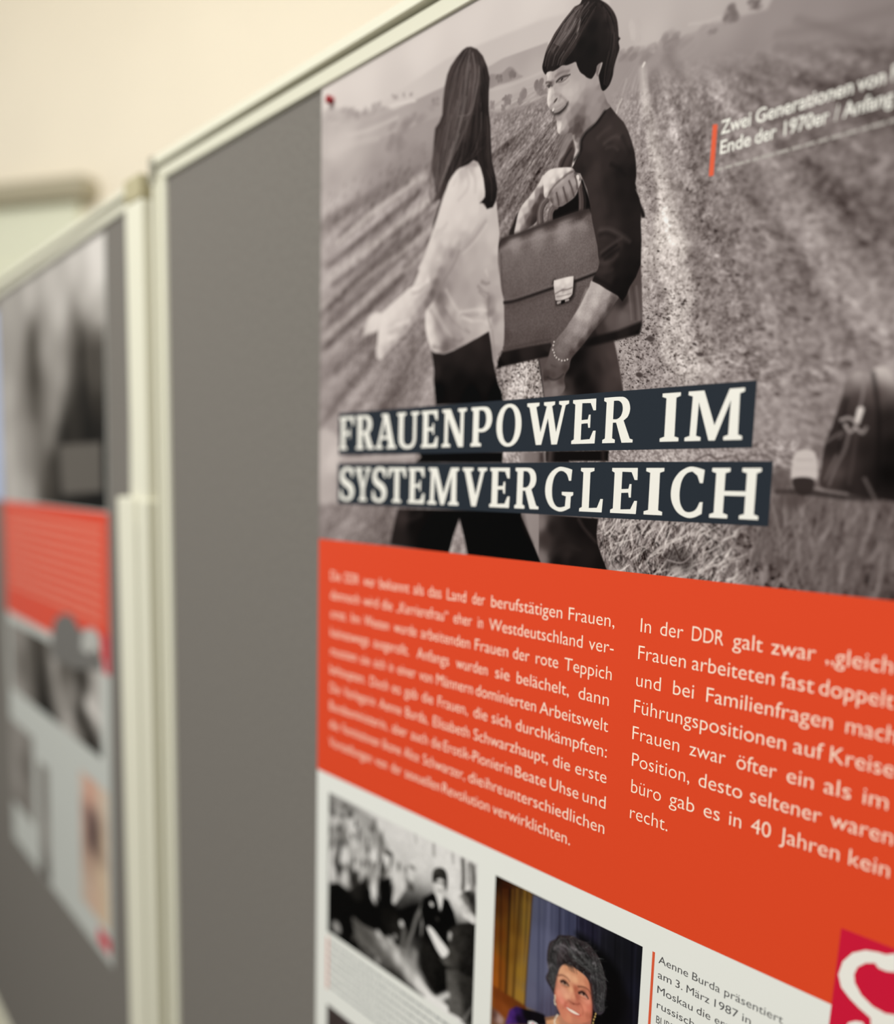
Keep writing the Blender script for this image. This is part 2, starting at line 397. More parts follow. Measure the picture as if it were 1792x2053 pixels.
('stroke',[(33.7,42.1),(57.4,45.2),(85.2,45.8),(90.6,45.7)],2.42,1.38,206,.65,1.38,1),
('stroke',[(2.2,45.3),(33.8,49),(69,54.3)],3.59,2.15,202,.5,2.15,1),
('blob',27.7,46.7,16.04,11.85,-.3,202,.6,1),
('blob',34.1,62.2,13.93,10.45,-.3,186,.5,1),
('stroke',[(5.1,23),(5.3,80.2),(4.7,138.7),(4.1,198.6)],7.8,6.38,178,.45,4.25,1),
('stroke',[(5.5,198.8),(5,268)],6.08,6.08,150,.4,4.56,1),
('shade',[(177.3,46.8),(184,48.4),(188.1,48.6),(192.9,47.3),(197,49.2),(201.2,53.8),(204.4,56.2),(196.5,56),(184.3,54.7),(177.6,54.3)],[(179.9,49.9,128),(192.3,51,124),(200.4,55,140),(184.3,54.1,135)],.86,1,3,.6,1.6),
('blob',193.7,64.2,1.34,1.7,0,128.11,.8,.6),
('blob',193.8,66.7,1.24,1.84,0,129.42,.8,.6),
('blob',192.1,66.2,1.18,1.69,0,134.34,.8,.6),
('blob',192.7,66,1.7,1.83,0,140.18,.8,.6),
('blob',191.9,65.1,1.34,.96,0,122.6,.8,.6),
('blob',195,64.5,1.66,1.54,0,141.96,.8,.6),
('blob',189.7,63.9,1.56,.93,0,122.54,.8,.6),
('blob',191.2,63.6,1.05,1.54,0,122.21,.8,.6),
('blob',195,67.3,.97,1.74,0,125.8,.8,.6),
('blob',192.2,65.7,2.18,2.95,0,132,.7,.6),
('blob',189.8,68.8,.67,.86,0,124.45,.8,.6),
('blob',188.8,69.7,1.01,.87,0,139.36,.8,.6),
('blob',191.3,67.9,.84,.64,0,125.8,.8,.6),
('blob',188.4,67.3,.63,.69,0,132.1,.8,.6),
('blob',190.4,70,1.05,.98,0,135.17,.8,.6),
('blob',191.4,68,.65,1.03,0,138.05,.8,.6),
('blob',188.8,67.9,.75,.82,0,133.27,.8,.6),
('blob',189.6,69.5,1,.89,0,134.35,.8,.6),
('blob',189.1,69.3,1.09,.7,0,139.87,.8,.6),
('blob',189.9,68.7,1.4,1.82,0,135,.7,.6),
('blob',206.5,67.3,.94,1.72,0,126.85,.8,.6),
('blob',203.6,66,1.41,1.81,0,139.81,.8,.6),
('blob',206.4,66.2,.95,1.97,0,141.75,.8,.6),
('blob',207.2,67.2,.94,1.33,0,124.6,.8,.6),
('blob',206.1,66.5,1.06,2.17,0,145.47,.8,.6),
('blob',207.5,66.4,1.14,1.34,0,141.78,.8,.6),
('blob',206.3,64.9,1.6,1.74,0,131.9,.8,.6),
('blob',204.9,67.3,1.27,1.85,0,124.93,.8,.6),
('blob',206.4,64.9,1.61,1.35,0,130,.8,.6),
('blob',205.3,66.1,2.14,3.56,0,134,.7,.6),
('blob',203.3,69.2,.96,1.07,0,130.83,.8,.6),
('blob',204.3,70.5,1.11,.81,0,136.91,.8,.6),
('blob',202.5,69.2,.81,.67,0,137.43,.8,.6),
('blob',201.8,69,.99,.73,0,130.09,.8,.6),
('blob',203.6,70.8,.79,.9,0,141.81,.8,.6),
('blob',204.7,70.6,.84,.67,0,146.08,.8,.6),
('blob',202.2,67.7,1.16,.67,0,133.51,.8,.6),
('blob',202.3,68.5,1.08,.75,0,136.57,.8,.6),
('blob',202.8,70.5,.68,.88,0,129.16,.8,.6),
('blob',203.1,69.6,1.57,1.79,0,138,.7,.6),
('blob',215.5,66,1.29,1.31,0,130.12,.8,.6),
('blob',220,67.7,1.38,2.21,0,137.98,.8,.6),
('blob',215.3,63.8,1.78,2.37,0,120.87,.8,.6),
('blob',218.9,68.9,1.47,2.09,0,128.58,.8,.6),
('blob',215.8,63.4,1.04,2.05,0,119.32,.8,.6),
('blob',218.2,65.3,1.34,2.42,0,125.4,.8,.6),
('blob',217.3,65,1.16,1.5,0,128.78,.8,.6),
('blob',219.2,63.6,1.75,2.05,0,117.29,.8,.6),
('blob',218.7,65.6,1.4,1.35,0,128.25,.8,.6),
('blob',217.5,66,2.29,3.93,0,128,.7,.6),
('blob',221.3,72,1.21,1.16,0,137.63,.8,.6),
('blob',219.7,68.5,1.14,.77,0,123.4,.8,.6),
('blob',220.3,70.7,1.24,1.12,0,142.62,.8,.6),
('blob',219.2,70.5,.88,1.14,0,130.5,.8,.6),
('blob',219.3,69.5,1.27,1,0,142.67,.8,.6),
('blob',220.4,70,1.45,1.09,0,122.57,.8,.6),
('blob',222.5,70.7,1.46,1.11,0,139.32,.8,.6),
('blob',223.1,71.4,1.47,.7,0,128.17,.8,.6),
('blob',222.7,69.4,1.27,1.36,0,137.17,.8,.6),
('blob',221.1,70.9,1.91,2.18,0,132,.7,.6),
('blob',186.9,50.5,.99,1.03,0,124.45,.8,.6),
('blob',185.1,52.5,.78,.67,0,128.23,.8,.6),
('blob',187.5,53.4,1.06,.83,0,135.7,.8,.6),
('blob',183.4,50,1.13,1.22,0,123.67,.8,.6),
('blob',187.1,50.7,1.02,.68,0,119.6,.8,.6),
('blob',184,49.3,.91,.96,0,120.74,.8,.6),
('blob',186,50.1,.98,.98,0,123.68,.8,.6),
('blob',187.1,50.8,.92,.93,0,122.95,.8,.6),
('blob',187.5,52.5,.97,.92,0,124.5,.8,.6),
('blob',185.4,51.6,1.59,2.05,0,126,.7,.6),
('blob',198,54.1,1.29,.89,0,124.27,.8,.6),
('blob',193.5,50.7,.86,1.32,0,133.46,.8,.6),
('blob',196.3,52.5,1.02,1.11,0,121.15,.8,.6),
('blob',195.1,50.8,.99,1.35,0,132.86,.8,.6),
('blob',197.2,53.1,.86,1,0,130.16,.8,.6),
('blob',198,53,1.24,1.3,0,115.93,.8,.6),
('blob',196.6,51.7,1.43,1.13,0,125.92,.8,.6),
('blob',195.8,52.2,1.16,1.5,0,128.12,.8,.6),
('blob',195.1,51.9,1.47,1.35,0,125.67,.8,.6),
('blob',195.5,52.1,1.96,2.47,0,122,.7,.6),
('blob',181.5,63.5,.9,1.17,0,138.91,.8,.6),
('blob',181.7,67,.8,1.16,0,146.38,.8,.6),
('blob',180.5,64.2,1.01,.97,0,131.53,.8,.6),
('blob',180.5,65.3,.81,1.08,0,151.71,.8,.6),
('blob',181,64.5,1.06,1.13,0,137.72,.8,.6),
('blob',180.4,65.9,1.06,1.2,0,144.02,.8,.6),
('blob',179.3,62.5,.84,.8,0,150.61,.8,.6),
('blob',179.3,64.8,.98,.85,0,148,.8,.6),
('blob',179,62.6,.91,1.01,0,150.06,.8,.6),
('blob',179.8,64.6,1.41,2.31,0,140,.7,.6),
('stroke',[(178.1,55.6),(188.5,57.1),(200.6,58.1),(214.1,58.5),(223.4,58.3)],1.44,1.44,192,.6,.86,1),
('stroke',[(211.4,71.7),(218.6,71.7),(224.1,71.8)],1.38,1.11,176,.6,.55,1),
('shade',[(178.2,67),(185.1,70.7),(201.3,72),(216.8,73.6),(229.7,73.5),(232.3,87.5),(178.8,78.6)],[(181,72.9,138),(209.3,76.9,136),(228.1,77,132)],1.16,0,6,.8,1.6),
('blob',335.2,67.1,1.23,1.38,-.3,115.84,.63,.8),
('blob',337,67.5,1.54,1.88,-.3,125.54,.63,.8),
('blob',339,72.9,1.85,1.99,-.3,109.35,.63,.8),
('blob',336.4,67.9,1.52,2.28,-.3,117.64,.63,.8),
('blob',337.3,69.9,1.49,1.91,-.3,117.76,.63,.8),
('blob',334.2,71,2.21,1.56,-.3,109.81,.63,.8),
('blob',337.9,71.6,1.44,2,-.3,109.72,.63,.8),
('blob',338.2,71,1.72,1.52,-.3,113.74,.63,.8),
('blob',335.8,69.8,3.03,3.37,-.5,116,.54,.9),
('blob',334.8,72.1,1.09,.63,-.3,132.81,.42,.8),
('blob',337.2,74.1,1.43,.89,-.3,119.21,.42,.8),
('blob',333.5,72.4,.95,.58,-.3,134.69,.42,.8),
('blob',333.4,71.2,1.26,.92,-.3,116.25,.42,.8),
('blob',336.9,72.7,1.39,.75,-.3,118.92,.42,.8),
('blob',337.3,72.6,1.58,.93,-.3,126.89,.42,.8),
('blob',337.3,72.3,1.06,.76,-.3,117.79,.42,.8),
('blob',336.6,73.1,1.57,.67,-.3,116.65,.42,.8),
('blob',335,72.6,2.37,1.35,-.5,128,.36,.9),
('blob',350.1,70.1,1.42,.87,-.3,114.08,.59,.8),
('blob',347.7,69.2,1.09,1.01,-.3,118.8,.59,.8),
('blob',346,68.6,1.6,1.21,-.3,119.3,.59,.8),
('blob',348.9,71.8,1.19,1.4,-.3,100.69,.59,.8),
('blob',345.7,68.1,1.74,1.13,-.3,122.11,.59,.8),
('blob',350.7,72.8,1.59,1.02,-.3,122.97,.59,.8),
('blob',349.2,69.7,1.54,.8,-.3,100.42,.59,.8),
('blob',348.8,71.3,1.81,1.29,-.3,103.29,.59,.8),
('blob',348,70.4,2.64,1.98,-.5,112,.51,.9),
('blob',305.7,74,2.45,2.4,-.3,129.08,.52,.8),
('blob',299.4,69.3,2.85,1.89,-.3,141.7,.52,.8),
('blob',306.8,69.9,2.66,1.93,-.3,129.22,.52,.8),
('blob',304.1,72.8,2.27,1.84,-.3,144.32,.52,.8),
('blob',304.1,72,1.87,2.19,-.3,124.16,.52,.8),
('blob',300.5,68.3,2.12,2.66,-.3,142.01,.52,.8),
('blob',302,72.4,2.44,2.22,-.3,126.43,.52,.8),
('blob',307.5,72.3,1.62,2.68,-.3,131.07,.52,.8),
('blob',303.3,70,3.93,4.29,-.5,134,.45,.9),
('blob',306.9,75.7,2.87,1.22,-.3,150.97,.42,.8),
('blob',313.3,75,4.06,1.58,-.3,142.26,.42,.8),
('blob',310.2,76.2,3.83,1.44,-.3,145.53,.42,.8),
('blob',307.9,73.8,3.33,1.33,-.3,140.56,.42,.8),
('blob',304.2,73,3.23,1.47,-.3,155.92,.42,.8),
('blob',304.6,74,3.11,1.19,-.3,141.36,.42,.8),
('blob',314.3,78.9,4.05,1.13,-.3,141.62,.42,.8),
('blob',302.4,72.2,3.3,1.01,-.3,148.13,.42,.8),
('blob',307.9,75.1,6.04,2.49,-.5,150,.36,.9),
('blob',326.1,74.4,2.07,.83,-.3,163.08,.42,.8),
('blob',322.9,71.5,2.03,1.01,-.3,150.39,.42,.8),
('blob',321.6,70.8,2.58,1.39,-.3,151.42,.42,.8),
('blob',323.3,72.2,3.06,1.36,-.3,167.65,.42,.8),
('blob',320.9,72.5,2.25,1.23,-.3,156.65,.42,.8),
('blob',324.8,72.2,1.9,.83,-.3,166.26,.42,.8),
('blob',327.9,73.8,1.92,1.4,-.3,156.04,.42,.8),
('blob',323.8,73,2.03,.98,-.3,163.55,.42,.8),
('blob',324.1,72.7,4.48,2.07,-.5,156,.36,.9),
('blob',328,76,1.12,.74,-.3,129.34,.28,.8),
('blob',327,75.4,.94,.44,-.3,127.54,.28,.8),
('blob',325.3,74.2,1.33,.65,-.3,113.28,.28,.8),
('blob',328.1,74.4,1.21,.72,-.3,121.11,.28,.8),
('blob',326.1,75.3,1.33,.69,-.3,129.51,.28,.8),
('blob',328.9,75.6,1.39,.58,-.3,114.12,.28,.8),
('blob',325.9,74,.84,.63,-.3,117.61,.28,.8),
('blob',328.7,74.6,1.36,.48,-.3,115.77,.28,.8),
('blob',326.9,74.8,2.06,1.03,-.5,120,.24,.9),
('blob',288.4,74.9,2.83,2.25,-.3,132.42,.39,.8),
('blob',285.5,69.9,3.34,2.22,-.3,144.21,.39,.8),
('blob',294.2,70.6,2.3,2.15,-.3,133.43,.39,.8),
('blob',289.2,73.3,2.04,2.55,-.3,135.12,.39,.8),
('blob',291.9,70.7,3.02,2.16,-.3,147.98,.39,.8),
('blob',295.4,74.7,1.85,2.08,-.3,151.42,.39,.8),
('blob',292.1,74.8,2.55,2.87,-.3,149.77,.39,.8),
('blob',291.6,73.5,1.98,1.62,-.3,132.93,.39,.8),
('blob',290.4,72.7,4.57,4.02,-.5,140,.33,.9),
('blob',281.8,71.2,2.68,1.81,-.3,120.73,.39,.8),
('blob',274.9,66.3,1.67,1.56,-.3,142.31,.39,.8),
('blob',283.3,68.4,2.52,1.61,-.3,135.78,.39,.8),
('blob',278.6,67.4,2.85,1.83,-.3,137.19,.39,.8),
('blob',279.8,67,2.01,1.25,-.3,125.82,.39,.8),
('blob',276.8,68.8,2.57,1.2,-.3,141.64,.39,.8),
('blob',274.8,69.4,2.45,1.61,-.3,126.76,.39,.8),
('blob',281.5,71.2,1.91,1.15,-.3,138.91,.39,.8),
('blob',279.6,69.1,4.09,2.6,-.5,132,.33,.9),
('blob',313.5,78.8,5.96,2.44,-.3,151.12,.28,.8),
('blob',314.3,78.9,7.11,3.11,-.3,161.68,.28,.8),
('blob',314.9,85.3,7.62,3.88,-.3,147.02,.28,.8),
('blob',314.9,79.2,5.89,3.27,-.3,160.6,.28,.8),
('blob',316.5,87.5,6.42,3.87,-.3,156.21,.28,.8),
('blob',322.7,81.9,6.03,3.21,-.3,151.59,.28,.8),
('blob',322.2,82,5.78,3.14,-.3,157.52,.28,.8),
('blob',311.2,78.8,5.57,3.28,-.3,156.39,.28,.8),
('blob',319.6,84.7,10.49,5.25,-.5,158,.24,.9),
('blob',294.8,79.9,3.66,1.79,-.3,152.14,.28,.8),
('blob',299.3,81.3,2.9,2.8,-.3,139.09,.28,.8),
('blob',293.4,79.2,4.84,2.86,-.3,156.22,.28,.8),
('blob',295.2,83.4,3,1.75,-.3,140.68,.28,.8),
('blob',301,83.7,4.4,2.84,-.3,156.05,.28,.8),
('blob',303.8,81.7,5.05,2.79,-.3,157.88,.28,.8),
('blob',293,81.9,4.19,2.33,-.3,144.43,.28,.8),
('blob',304.5,86.2,4.72,1.98,-.3,155.67,.28,.8),
('blob',299.9,82.9,7.23,3.98,-.5,150,.24,.9),
('blob',279.4,58.3,1.06,2.23,-.3,180.5,.35,.8),
('blob',283.1,62.4,1.43,3.4,-.3,192.07,.35,.8),
('blob',284.2,62.7,1.73,2.82,-.3,179.73,.35,.8),
('blob',284.1,56.2,1.68,3.79,-.3,182.03,.35,.8),
('blob',279.9,56.1,1.76,3.79,-.3,201.83,.35,.8),
('blob',280.6,58.1,1.79,2.91,-.3,192.09,.35,.8),
('blob',280.4,60.3,1.42,3.12,-.3,193.74,.35,.8),
('blob',281,60.1,1.43,3.01,-.3,195.42,.35,.8),
('blob',281.9,57.8,2.58,5.52,-.5,190,.3,.9),
('blob',294,72.1,1.26,1.22,-.3,162.78,.35,.8),
('blob',294,72.5,.76,1.13,-.3,165.66,.35,.8),
('blob',292.8,69.8,.9,1.18,-.3,174.22,.35,.8),
('blob',295.4,72.7,1.26,1.22,-.3,156.96,.35,.8),
('blob',294.2,72.6,1.18,.89,-.3,169.8,.35,.8),
('blob',292.8,70.8,1.17,1.14,-.3,156.26,.35,.8),
('blob',293.8,70,.85,1.23,-.3,174.91,.35,.8),
('blob',292.3,71.7,.84,1.03,-.3,161.36,.35,.8),
('blob',293.3,71.3,1.82,1.82,-.5,165,.3,.9),
('stroke',[(314.3,67),(323.9,69.3),(330.4,69.6)],1.4,.93,196,.5,.93,1),
('stroke',[(287.8,79),(292.4,102.1),(301.6,128.8),(309.1,152.3),(313.4,172.5)],2.46,15.72,206,.7,1.97,1),
('stroke',[(304.4,156.2),(308.7,166.8),(314.8,172.8)],9.92,13.89,216,.75,1.98,1),
('stroke',[(310.8,176.9),(318,197.7),(315.1,217.1),(324.7,231.7)],14.88,15.87,192,.75,2.48,1),
('stroke',[(327.3,189.4),(334.2,209.5),(335.3,224.1)],5.82,7.28,172,.45,2.43,1),
('stroke',[(275.9,90),(274.2,92.4),(272.6,96.4)],1.26,1.01,196,.8,.38,1),
('stroke',[(278.2,80.8),(276.1,87.5),(273.3,92.9)],1.25,1.25,176,.5,.5,1),
('stroke',[(288.9,76.5),(288.1,77.7)],1.47,1.22,222,.9,.37,1),
('stroke',[(299.9,104.3),(308.5,123.3),(317.4,149.3),(322.9,167.1)],4.39,7.31,172,.45,2.44,1),
('stroke',[(312.8,84.8),(318.6,100.4),(327.4,116.8)],2.12,3.3,170,.45,1.42,1),
('stroke',[(282.8,104.3),(280.4,96.2),(278.5,85.8)],3.51,2.51,152,.4,1.5,1),
('stroke',[(292.6,104.6),(291,126.1),(298.3,145),(297.8,159.7)],4.44,5.43,128,.5,1.97,1),
('stroke',[(358.7,129.9),(384.9,143.2),(401.4,161.7),(417.6,181.4)],2.22,3.56,152,.4,1.56,1),
('stroke',[(346.3,160.2),(366.8,171.2),(368.1,186.9)],6.01,9.24,162,.45,3.23,1),
('stroke',[(318.5,144.8),(331.2,168.7),(340.2,182)],5.78,7.23,112,.4,2.41,1),
('stroke',[(375.7,166.5),(394.8,183.1),(404.8,201.5)],5.7,7.9,112,.3,2.19,1),
('stroke',[(389.3,194.8),(406,214.2),(418.1,236.5)],6.51,8.68,158,.35,2.6,1),
('stroke',[(368.4,191.4),(381.3,206.6),(389.3,220.7)],4.51,4.51,110,.4,2.03,1),
('grain',[(168.1,69.3),(231.7,76.7),(237.3,175.2),(180,142.4)],46,1.1,1.6,.9,3,2,4,None),
('grain',[(168.1,69.3),(231.7,76.7),(237.3,175.2),(180,142.4)],24,3.5,6,.9,4,2,4,None),
('grain',[(-4,85.5),(142,92.1),(174.2,208),(151.7,340.1),(-.9,351.7)],20,3,5.5,.85,6,3,8,None),
('grain',[(36.3,179.7),(145.4,179.7),(151.7,340.1),(-.9,351.7)],34,1.3,1.8,.85,8,3,8,None),
('grain',[(273,89.1),(346.8,102.4),(357.6,240.3),(302,243.9),(279.6,242.5),(290.8,168.4)],46,1.3,1.5,.4,7,3,8,None),
('grain',[(287.4,117.8),(327.5,119.1),(372.5,241.4),(302,243.9),(279.6,242.5),(290.8,168.4)],-48,1.6,1,.2,27,2,8,.22),
('grain',[(282.6,92),(410.9,107.1),(434.6,246.1),(358.3,249.7),(302,243.9)],34,4,2.6,.7,14,3,10,None),
('grain',[(324.8,155.6),(427.5,169.8),(434.2,242),(344.7,241.7)],-34,4.2,2.2,.5,15,2,12,.18),
('grain',[(324.8,155.6),(427.5,169.8),(434.2,242),(344.7,241.7)],24,3.6,2.4,.5,16,2,12,.25),
('grain',[(187.3,206.3),(235.6,211.3),(237.3,242.7),(188.8,239.9)],80,1,1.1,.7,21,2,2,None),
('grain',[(187.3,206.3),(235.6,211.3),(237.3,242.7),(188.8,239.9)],-130,.9,.8,.5,22,2,2,.12),
('grain',[(275.4,202.2),(327.3,189.4),(331.4,245.7),(278.1,245.1)],-110,1,.7,.3,23,2,5,.2),
('grain',[(357.2,235.6),(398.9,230.4),(404.5,296.3),(372.1,297.2)],36,3,2,.4,24,3,6,None),
('grain',[(194.5,269.4),(384.2,269.3),(385.3,283),(195.2,283.3)],70,1.3,1,.4,25,2,2,None),
('stroke',[(303,77.6),(321.3,108.1),(343.8,141.5),(367.2,175.6),(388.3,209.7),(411.2,239)],3.83,14.35,96,.42,3.35,1),
('stroke',[(294.5,84.5),(303.2,122),(317.1,156.4),(331.1,185.2),(344.2,217.6)],3.41,11.2,104,.42,2.92,1),
('stroke',[(353.7,137.1),(372.8,159.4),(390.7,182.9),(406.9,201.9),(421.4,217.3)],5.85,13.51,166,.5,3.6,1),
('stroke',[(330.1,117.5),(349.5,136.2),(365.9,160),(376.6,177.5)],4.65,9.31,150,.35,3.26,1),
('stroke',[(373,133.1),(391.9,149.2),(405.7,164.8),(419,179.7)],5.63,11.7,98,.42,3.03,1),
('stroke',[(351.7,101.8),(371.6,116.5),(394.7,132.6),(416.4,151.4)],3.11,7.54,150,.4,2.22,1),
('stroke',[(339.5,104.5),(362.9,122.4),(384.8,141.1)],2.73,5.46,100,.4,2.05,1),
('stroke',[(338.4,158.5),(358.2,185.2),(375,214.6),(385.8,233.5)],6.09,11.71,112,.35,3.75,1),
('stroke',[(368.8,195.9),(389.3,220.7),(403.9,239.5)],6.77,9.03,148,.4,3.16,1),
('stroke',[(369,84.4),(391.8,98.5),(412.8,111.6)],2.55,4.68,112,.4,1.7,1),
('stroke',[(360.5,92.9),(388.5,109.5),(414.3,128.5)],2.61,4.78,108,.4,1.74,1),
('stroke',[(396.8,181.4),(412.8,198.7),(421.7,210.3)],5.09,6.37,120,.35,2.55,1),
('stroke',[(316.3,113.6),(329.3,142.6),(344.6,171.3),(359.7,203.5)],3.33,7.14,138,.3,2.38,1),
('grain',[(291.2,84.9),(410.9,107.1),(434.6,246.1),(358.3,249.7),(310.6,236.8)],30,2.6,2,.6,33,3,10,None),
('blob',296.3,233.6,2.38,1.28,.3,60,.85,.6),
('blob',303.7,171.8,.98,.53,.3,60,.85,.6),
('blob',331.6,226.4,1.91,1.03,.3,60,.85,.6),
('blob',327.9,220.9,1.28,.69,.3,60,.85,.6),
('blob',319.9,200.4,1.28,.69,.3,60,.85,.6),
('blob',311.4,206.7,.98,.53,.3,60,.85,.6),
('blob',299.7,210.3,1.34,.72,.3,60,.85,.6),
('blob',309.2,191.5,.98,.53,.3,60,.85,.6),
('blob',301.9,215.6,2.67,1.44,.3,60,.85,.6),
('blob',363.3,217.7,1.8,.97,.3,92,.85,.6),
('blob',373,248.3,1.5,.81,.3,92,.85,.6),
('blob',391.7,249.5,2.02,1.09,.3,92,.85,.6),
('blob',403.7,237.3,2.81,1.51,.3,92,.85,.6),
('blob',377,210.4,2.62,1.41,.3,92,.85,.6),
('blob',384.4,215.8,2.3,1.24,.3,92,.85,.6),
('stroke',[(330,226.5),(335.5,227),(340.4,227.2)],.74,.49,92,.7,.37,1),
('shade',[(-2,256.1),(17,255.9),(31.6,268.4),(32.3,306.5),(17.8,310.8),(-1.4,307.4)],[(1.6,267.9,186),(18.7,279.7,198),(12.3,299.2,180),(32,291.2,160)],2.74,1,5,.8,1.6),
('poly',[(27.8,275.2),(62.8,274),(117.8,273.1),(116.9,278.3),(27.9,279.4)],158,.95,0,.85),
('stroke',[(31.7,276.7),(114.7,274.5)],1.52,1.52,190,.6,.76,0),
('grain',[(274.1,317.3),(378.1,311.6),(400.1,296.4),(429.6,297.8),(435.5,341.3),(280.8,341.7)],50,1.8,5,.2,41,3,5,None),
('grain',[(274.1,317.3),(378.1,311.6),(400.1,296.4),(429.6,297.8),(435.5,341.3),(280.8,341.7)],-90,2.4,2.2,.2,42,2,5,.1),
('straw',[(272,311.2),(358,312.7),(360.4,344.2),(279.1,341.8)],800,9,.75,-1.2,.9,(110,215),.75,51),
('straw',[(272,311.2),(358,312.7),(360.4,344.2),(279.1,341.8)],300,8,.9,-1.9,.9,(20,70),.7,52),
('straw',[(349.9,310.2),(400.1,296.4),(429.6,297.8),(435.5,341.3),(352.3,342.6)],420,15,1.3,-1.4,.7,(110,180),.5,53),
('straw',[(349.9,310.2),(400.1,296.4),(429.6,297.8),(435.5,341.3),(352.3,342.6)],200,12,1.6,-1.6,.6,(50,85),.5,54),
('straw',[(272,311.2),(358,312.7),(360.4,344.2),(279.1,341.8)],240,10,.9,-.8,.5,(170,235),.8,55),
('stroke',[(379.2,325.3),(389.1,329.2),(401.7,341.9)],7.1,7.1,84,.35,3.31,1),
('blob',327.5,330.8,8.83,6.76,0,44,.6,1),
('stroke',[(323.1,322),(327.7,329.5),(332.5,331.7)],1.04,.78,60,.8,.31,1),
('stroke',[(320.1,330.6),(329,331.4),(335.8,325.2)],1.05,.79,150,.7,.32,1),
('stroke',[(328.3,313.8),(322.4,320.7),(310.8,328.1),(308,332.4)],1.54,1.03,190,.7,.39,1),
('stroke',[(343.5,316.8),(339.3,315.8),(335.8,321.1)],1.51,1,190,.7,.38,1),
('blob',289.2,340.9,3.33,2.78,0,190,.6,1),
('blob',326.4,336.1,3.65,2.61,0,196,.6,1),
('blob',400.9,305.4,1.08,2.88,.2,150,.6,1),
('blob',413.9,305.9,1.19,3.16,.2,150,.6,1),
('blob',395.4,320.6,1.1,2.93,.2,150,.6,1),
('blob',398.7,333,1.38,3.67,.2,150,.6,1),
('blob',409.6,329.7,.94,2.51,.2,150,.6,1),
('straw',[(-1.3,311.4),(87.2,312.2),(93.7,340.9),(-1,341.5)],90,6,1.1,-1.1,.9,(130,165),.5,56),
('shade',[(372.1,297.2),(395.4,293.2),(429.3,294.6),(435.5,341.3),(389.9,338.6),(369.3,326.1)],[(387.2,306,84),(409.4,302.8,78),(426.2,304.3,74),(400,321.4,88),(421.8,324.1,80),(431.1,336.4,72),(394.1,333.5,88)],2.36,0,6,.55,1.6),
('straw',[(378.1,311.2),(400.3,298.7),(429.8,299.9),(435.5,341.3),(365.4,341.2)],150,18,1.4,-1.4,.5,(100,150),.6,58),
('shade',[(402.8,250.6),(404.3,244.2),(408.3,240.7),(412.9,241.9),(415.2,240),(418.8,239.7),(421.8,241.4),(425.3,249.5),(431,274.6),(432.9,295.1),(423.5,296.2),(408.6,294),(397,291.6),(396.3,283),(397.1,271.9),(399.9,263.1)],[(404.6,247,110),(408.8,242.4,176),(412.7,244,150),(417.5,241,206),(421.7,242.6,186),(414.1,247.7,100),(403.1,254.5,56),(409.3,252.7,66),(416.4,251,70),(403.8,263.3,48),(410.2,263.5,56),(406.6,269.9,52),(400.9,274.2,44),(399.4,283,70),(398.7,289.7,64),(403.6,285.2,88),(402.3,290.8,60),(407.5,280.8,58),(411.5,289.6,50),(415.4,274.4,40),(422.4,261.8,40),(425.5,274.5,26),(424.5,285.1,18),(417.5,287.3,34),(413,259.3,50),(408.4,290.7,40)],.54,1,3.5,1,1.6),
('stroke',[(411.6,243.3),(411.6,250.7),(410.6,258.3)],1.28,.85,140,.75,.43,1),
('stroke',[(415,242.1),(417.6,253.2),(419.5,265.9),(421,291.6)],1.48,1.48,24,.6,.85,1),
('stroke',[(405.1,252.5),(403.8,263.3),(403.5,274.2)],1.3,1.3,30,.5,.65,1),
('stroke',[(411.2,257.5),(410.2,262.6)],2.79,2.15,214,.95,.43,1),
('stroke',[(403.3,261.5),(406.6,260.8),(410.6,263.1)],1.53,1.09,168,.85,.55,1),
('stroke',[(405.2,263.7),(407.6,266.9),(409.6,265.2)],1.53,1.09,172,.85,.55,1),
('stroke',[(409.5,264.8),(412.7,267.4),(414.2,265.3)],1.52,1.08,168,.8,.54,1),
('stroke',[(407.2,266.8),(406.1,274.2),(402.5,283),(400.5,290.2)],1.52,.87,128,.65,.65,1),
('stroke',[(402.5,277.5),(400.3,283),(398.5,287.9)],1.33,.88,122,.6,.66,1),
('stroke',[(397.5,271),(404.1,266.8),(403.1,269.4)],1.11,.89,124,.7,.67,1),
('stroke',[(410.2,267.8),(409.9,278.6),(409.1,289.6)],1.3,1.08,84,.5,.65,1),
('stroke',[(376.7,293.6),(392,293.9),(406.6,295.4),(421.4,295.9)],2.11,2.11,42,.8,.94,1),
('stroke',[(393.4,291.6),(408.6,294)],1.13,1.13,150,.5,.45,1),
('blob',377.7,288.9,5.13,6.06,0,74,.6,1),
('blob',384.1,296.9,6.94,4.16,0,70,.5,1),
('poly',[(382.8,286.5),(384,275.7),(392.5,275.4),(395,286.4),(391.7,287.6),(384.7,287.4)],190,.58,1,.95),
('stroke',[(385,278.9),(392.3,279)],.91,.91,162,.6,.46,0),
('stroke',[(384.4,283),(393.6,283)],.92,.92,172,.5,.46,0),
('poly',[(383.8,287.6),(393.1,287.6),(392.7,294.4),(386.3,294.5)],52,.58,1,.95),
('stroke',[(415.5,287.3),(418.6,292.7),(421.6,298)],1.3,.87,134,.6,.65,1),
('stroke',[(358.1,279.7),(361.7,276.9),(369.2,276.5),(373.1,279.3)],.96,.96,96,.7,.48,1),
('stroke',[(331.6,279.6),(339.2,276.2),(344.8,278.2),(352.6,276.8),(357,279.7)],1.01,.76,84,.7,.5,1),
('shade',[(161.4,316.2),(152.7,340.1),(171.8,340.6)],[(161.8,326.1,150),(154.1,338.3,185),(168.4,338.2,165),(161.2,336.1,120)],.49,0,3,1,1.6),
('grain',[(161.4,315.5),(151.7,340.8),(172.7,340.5)],70,1,1,0,57,2,1,None),
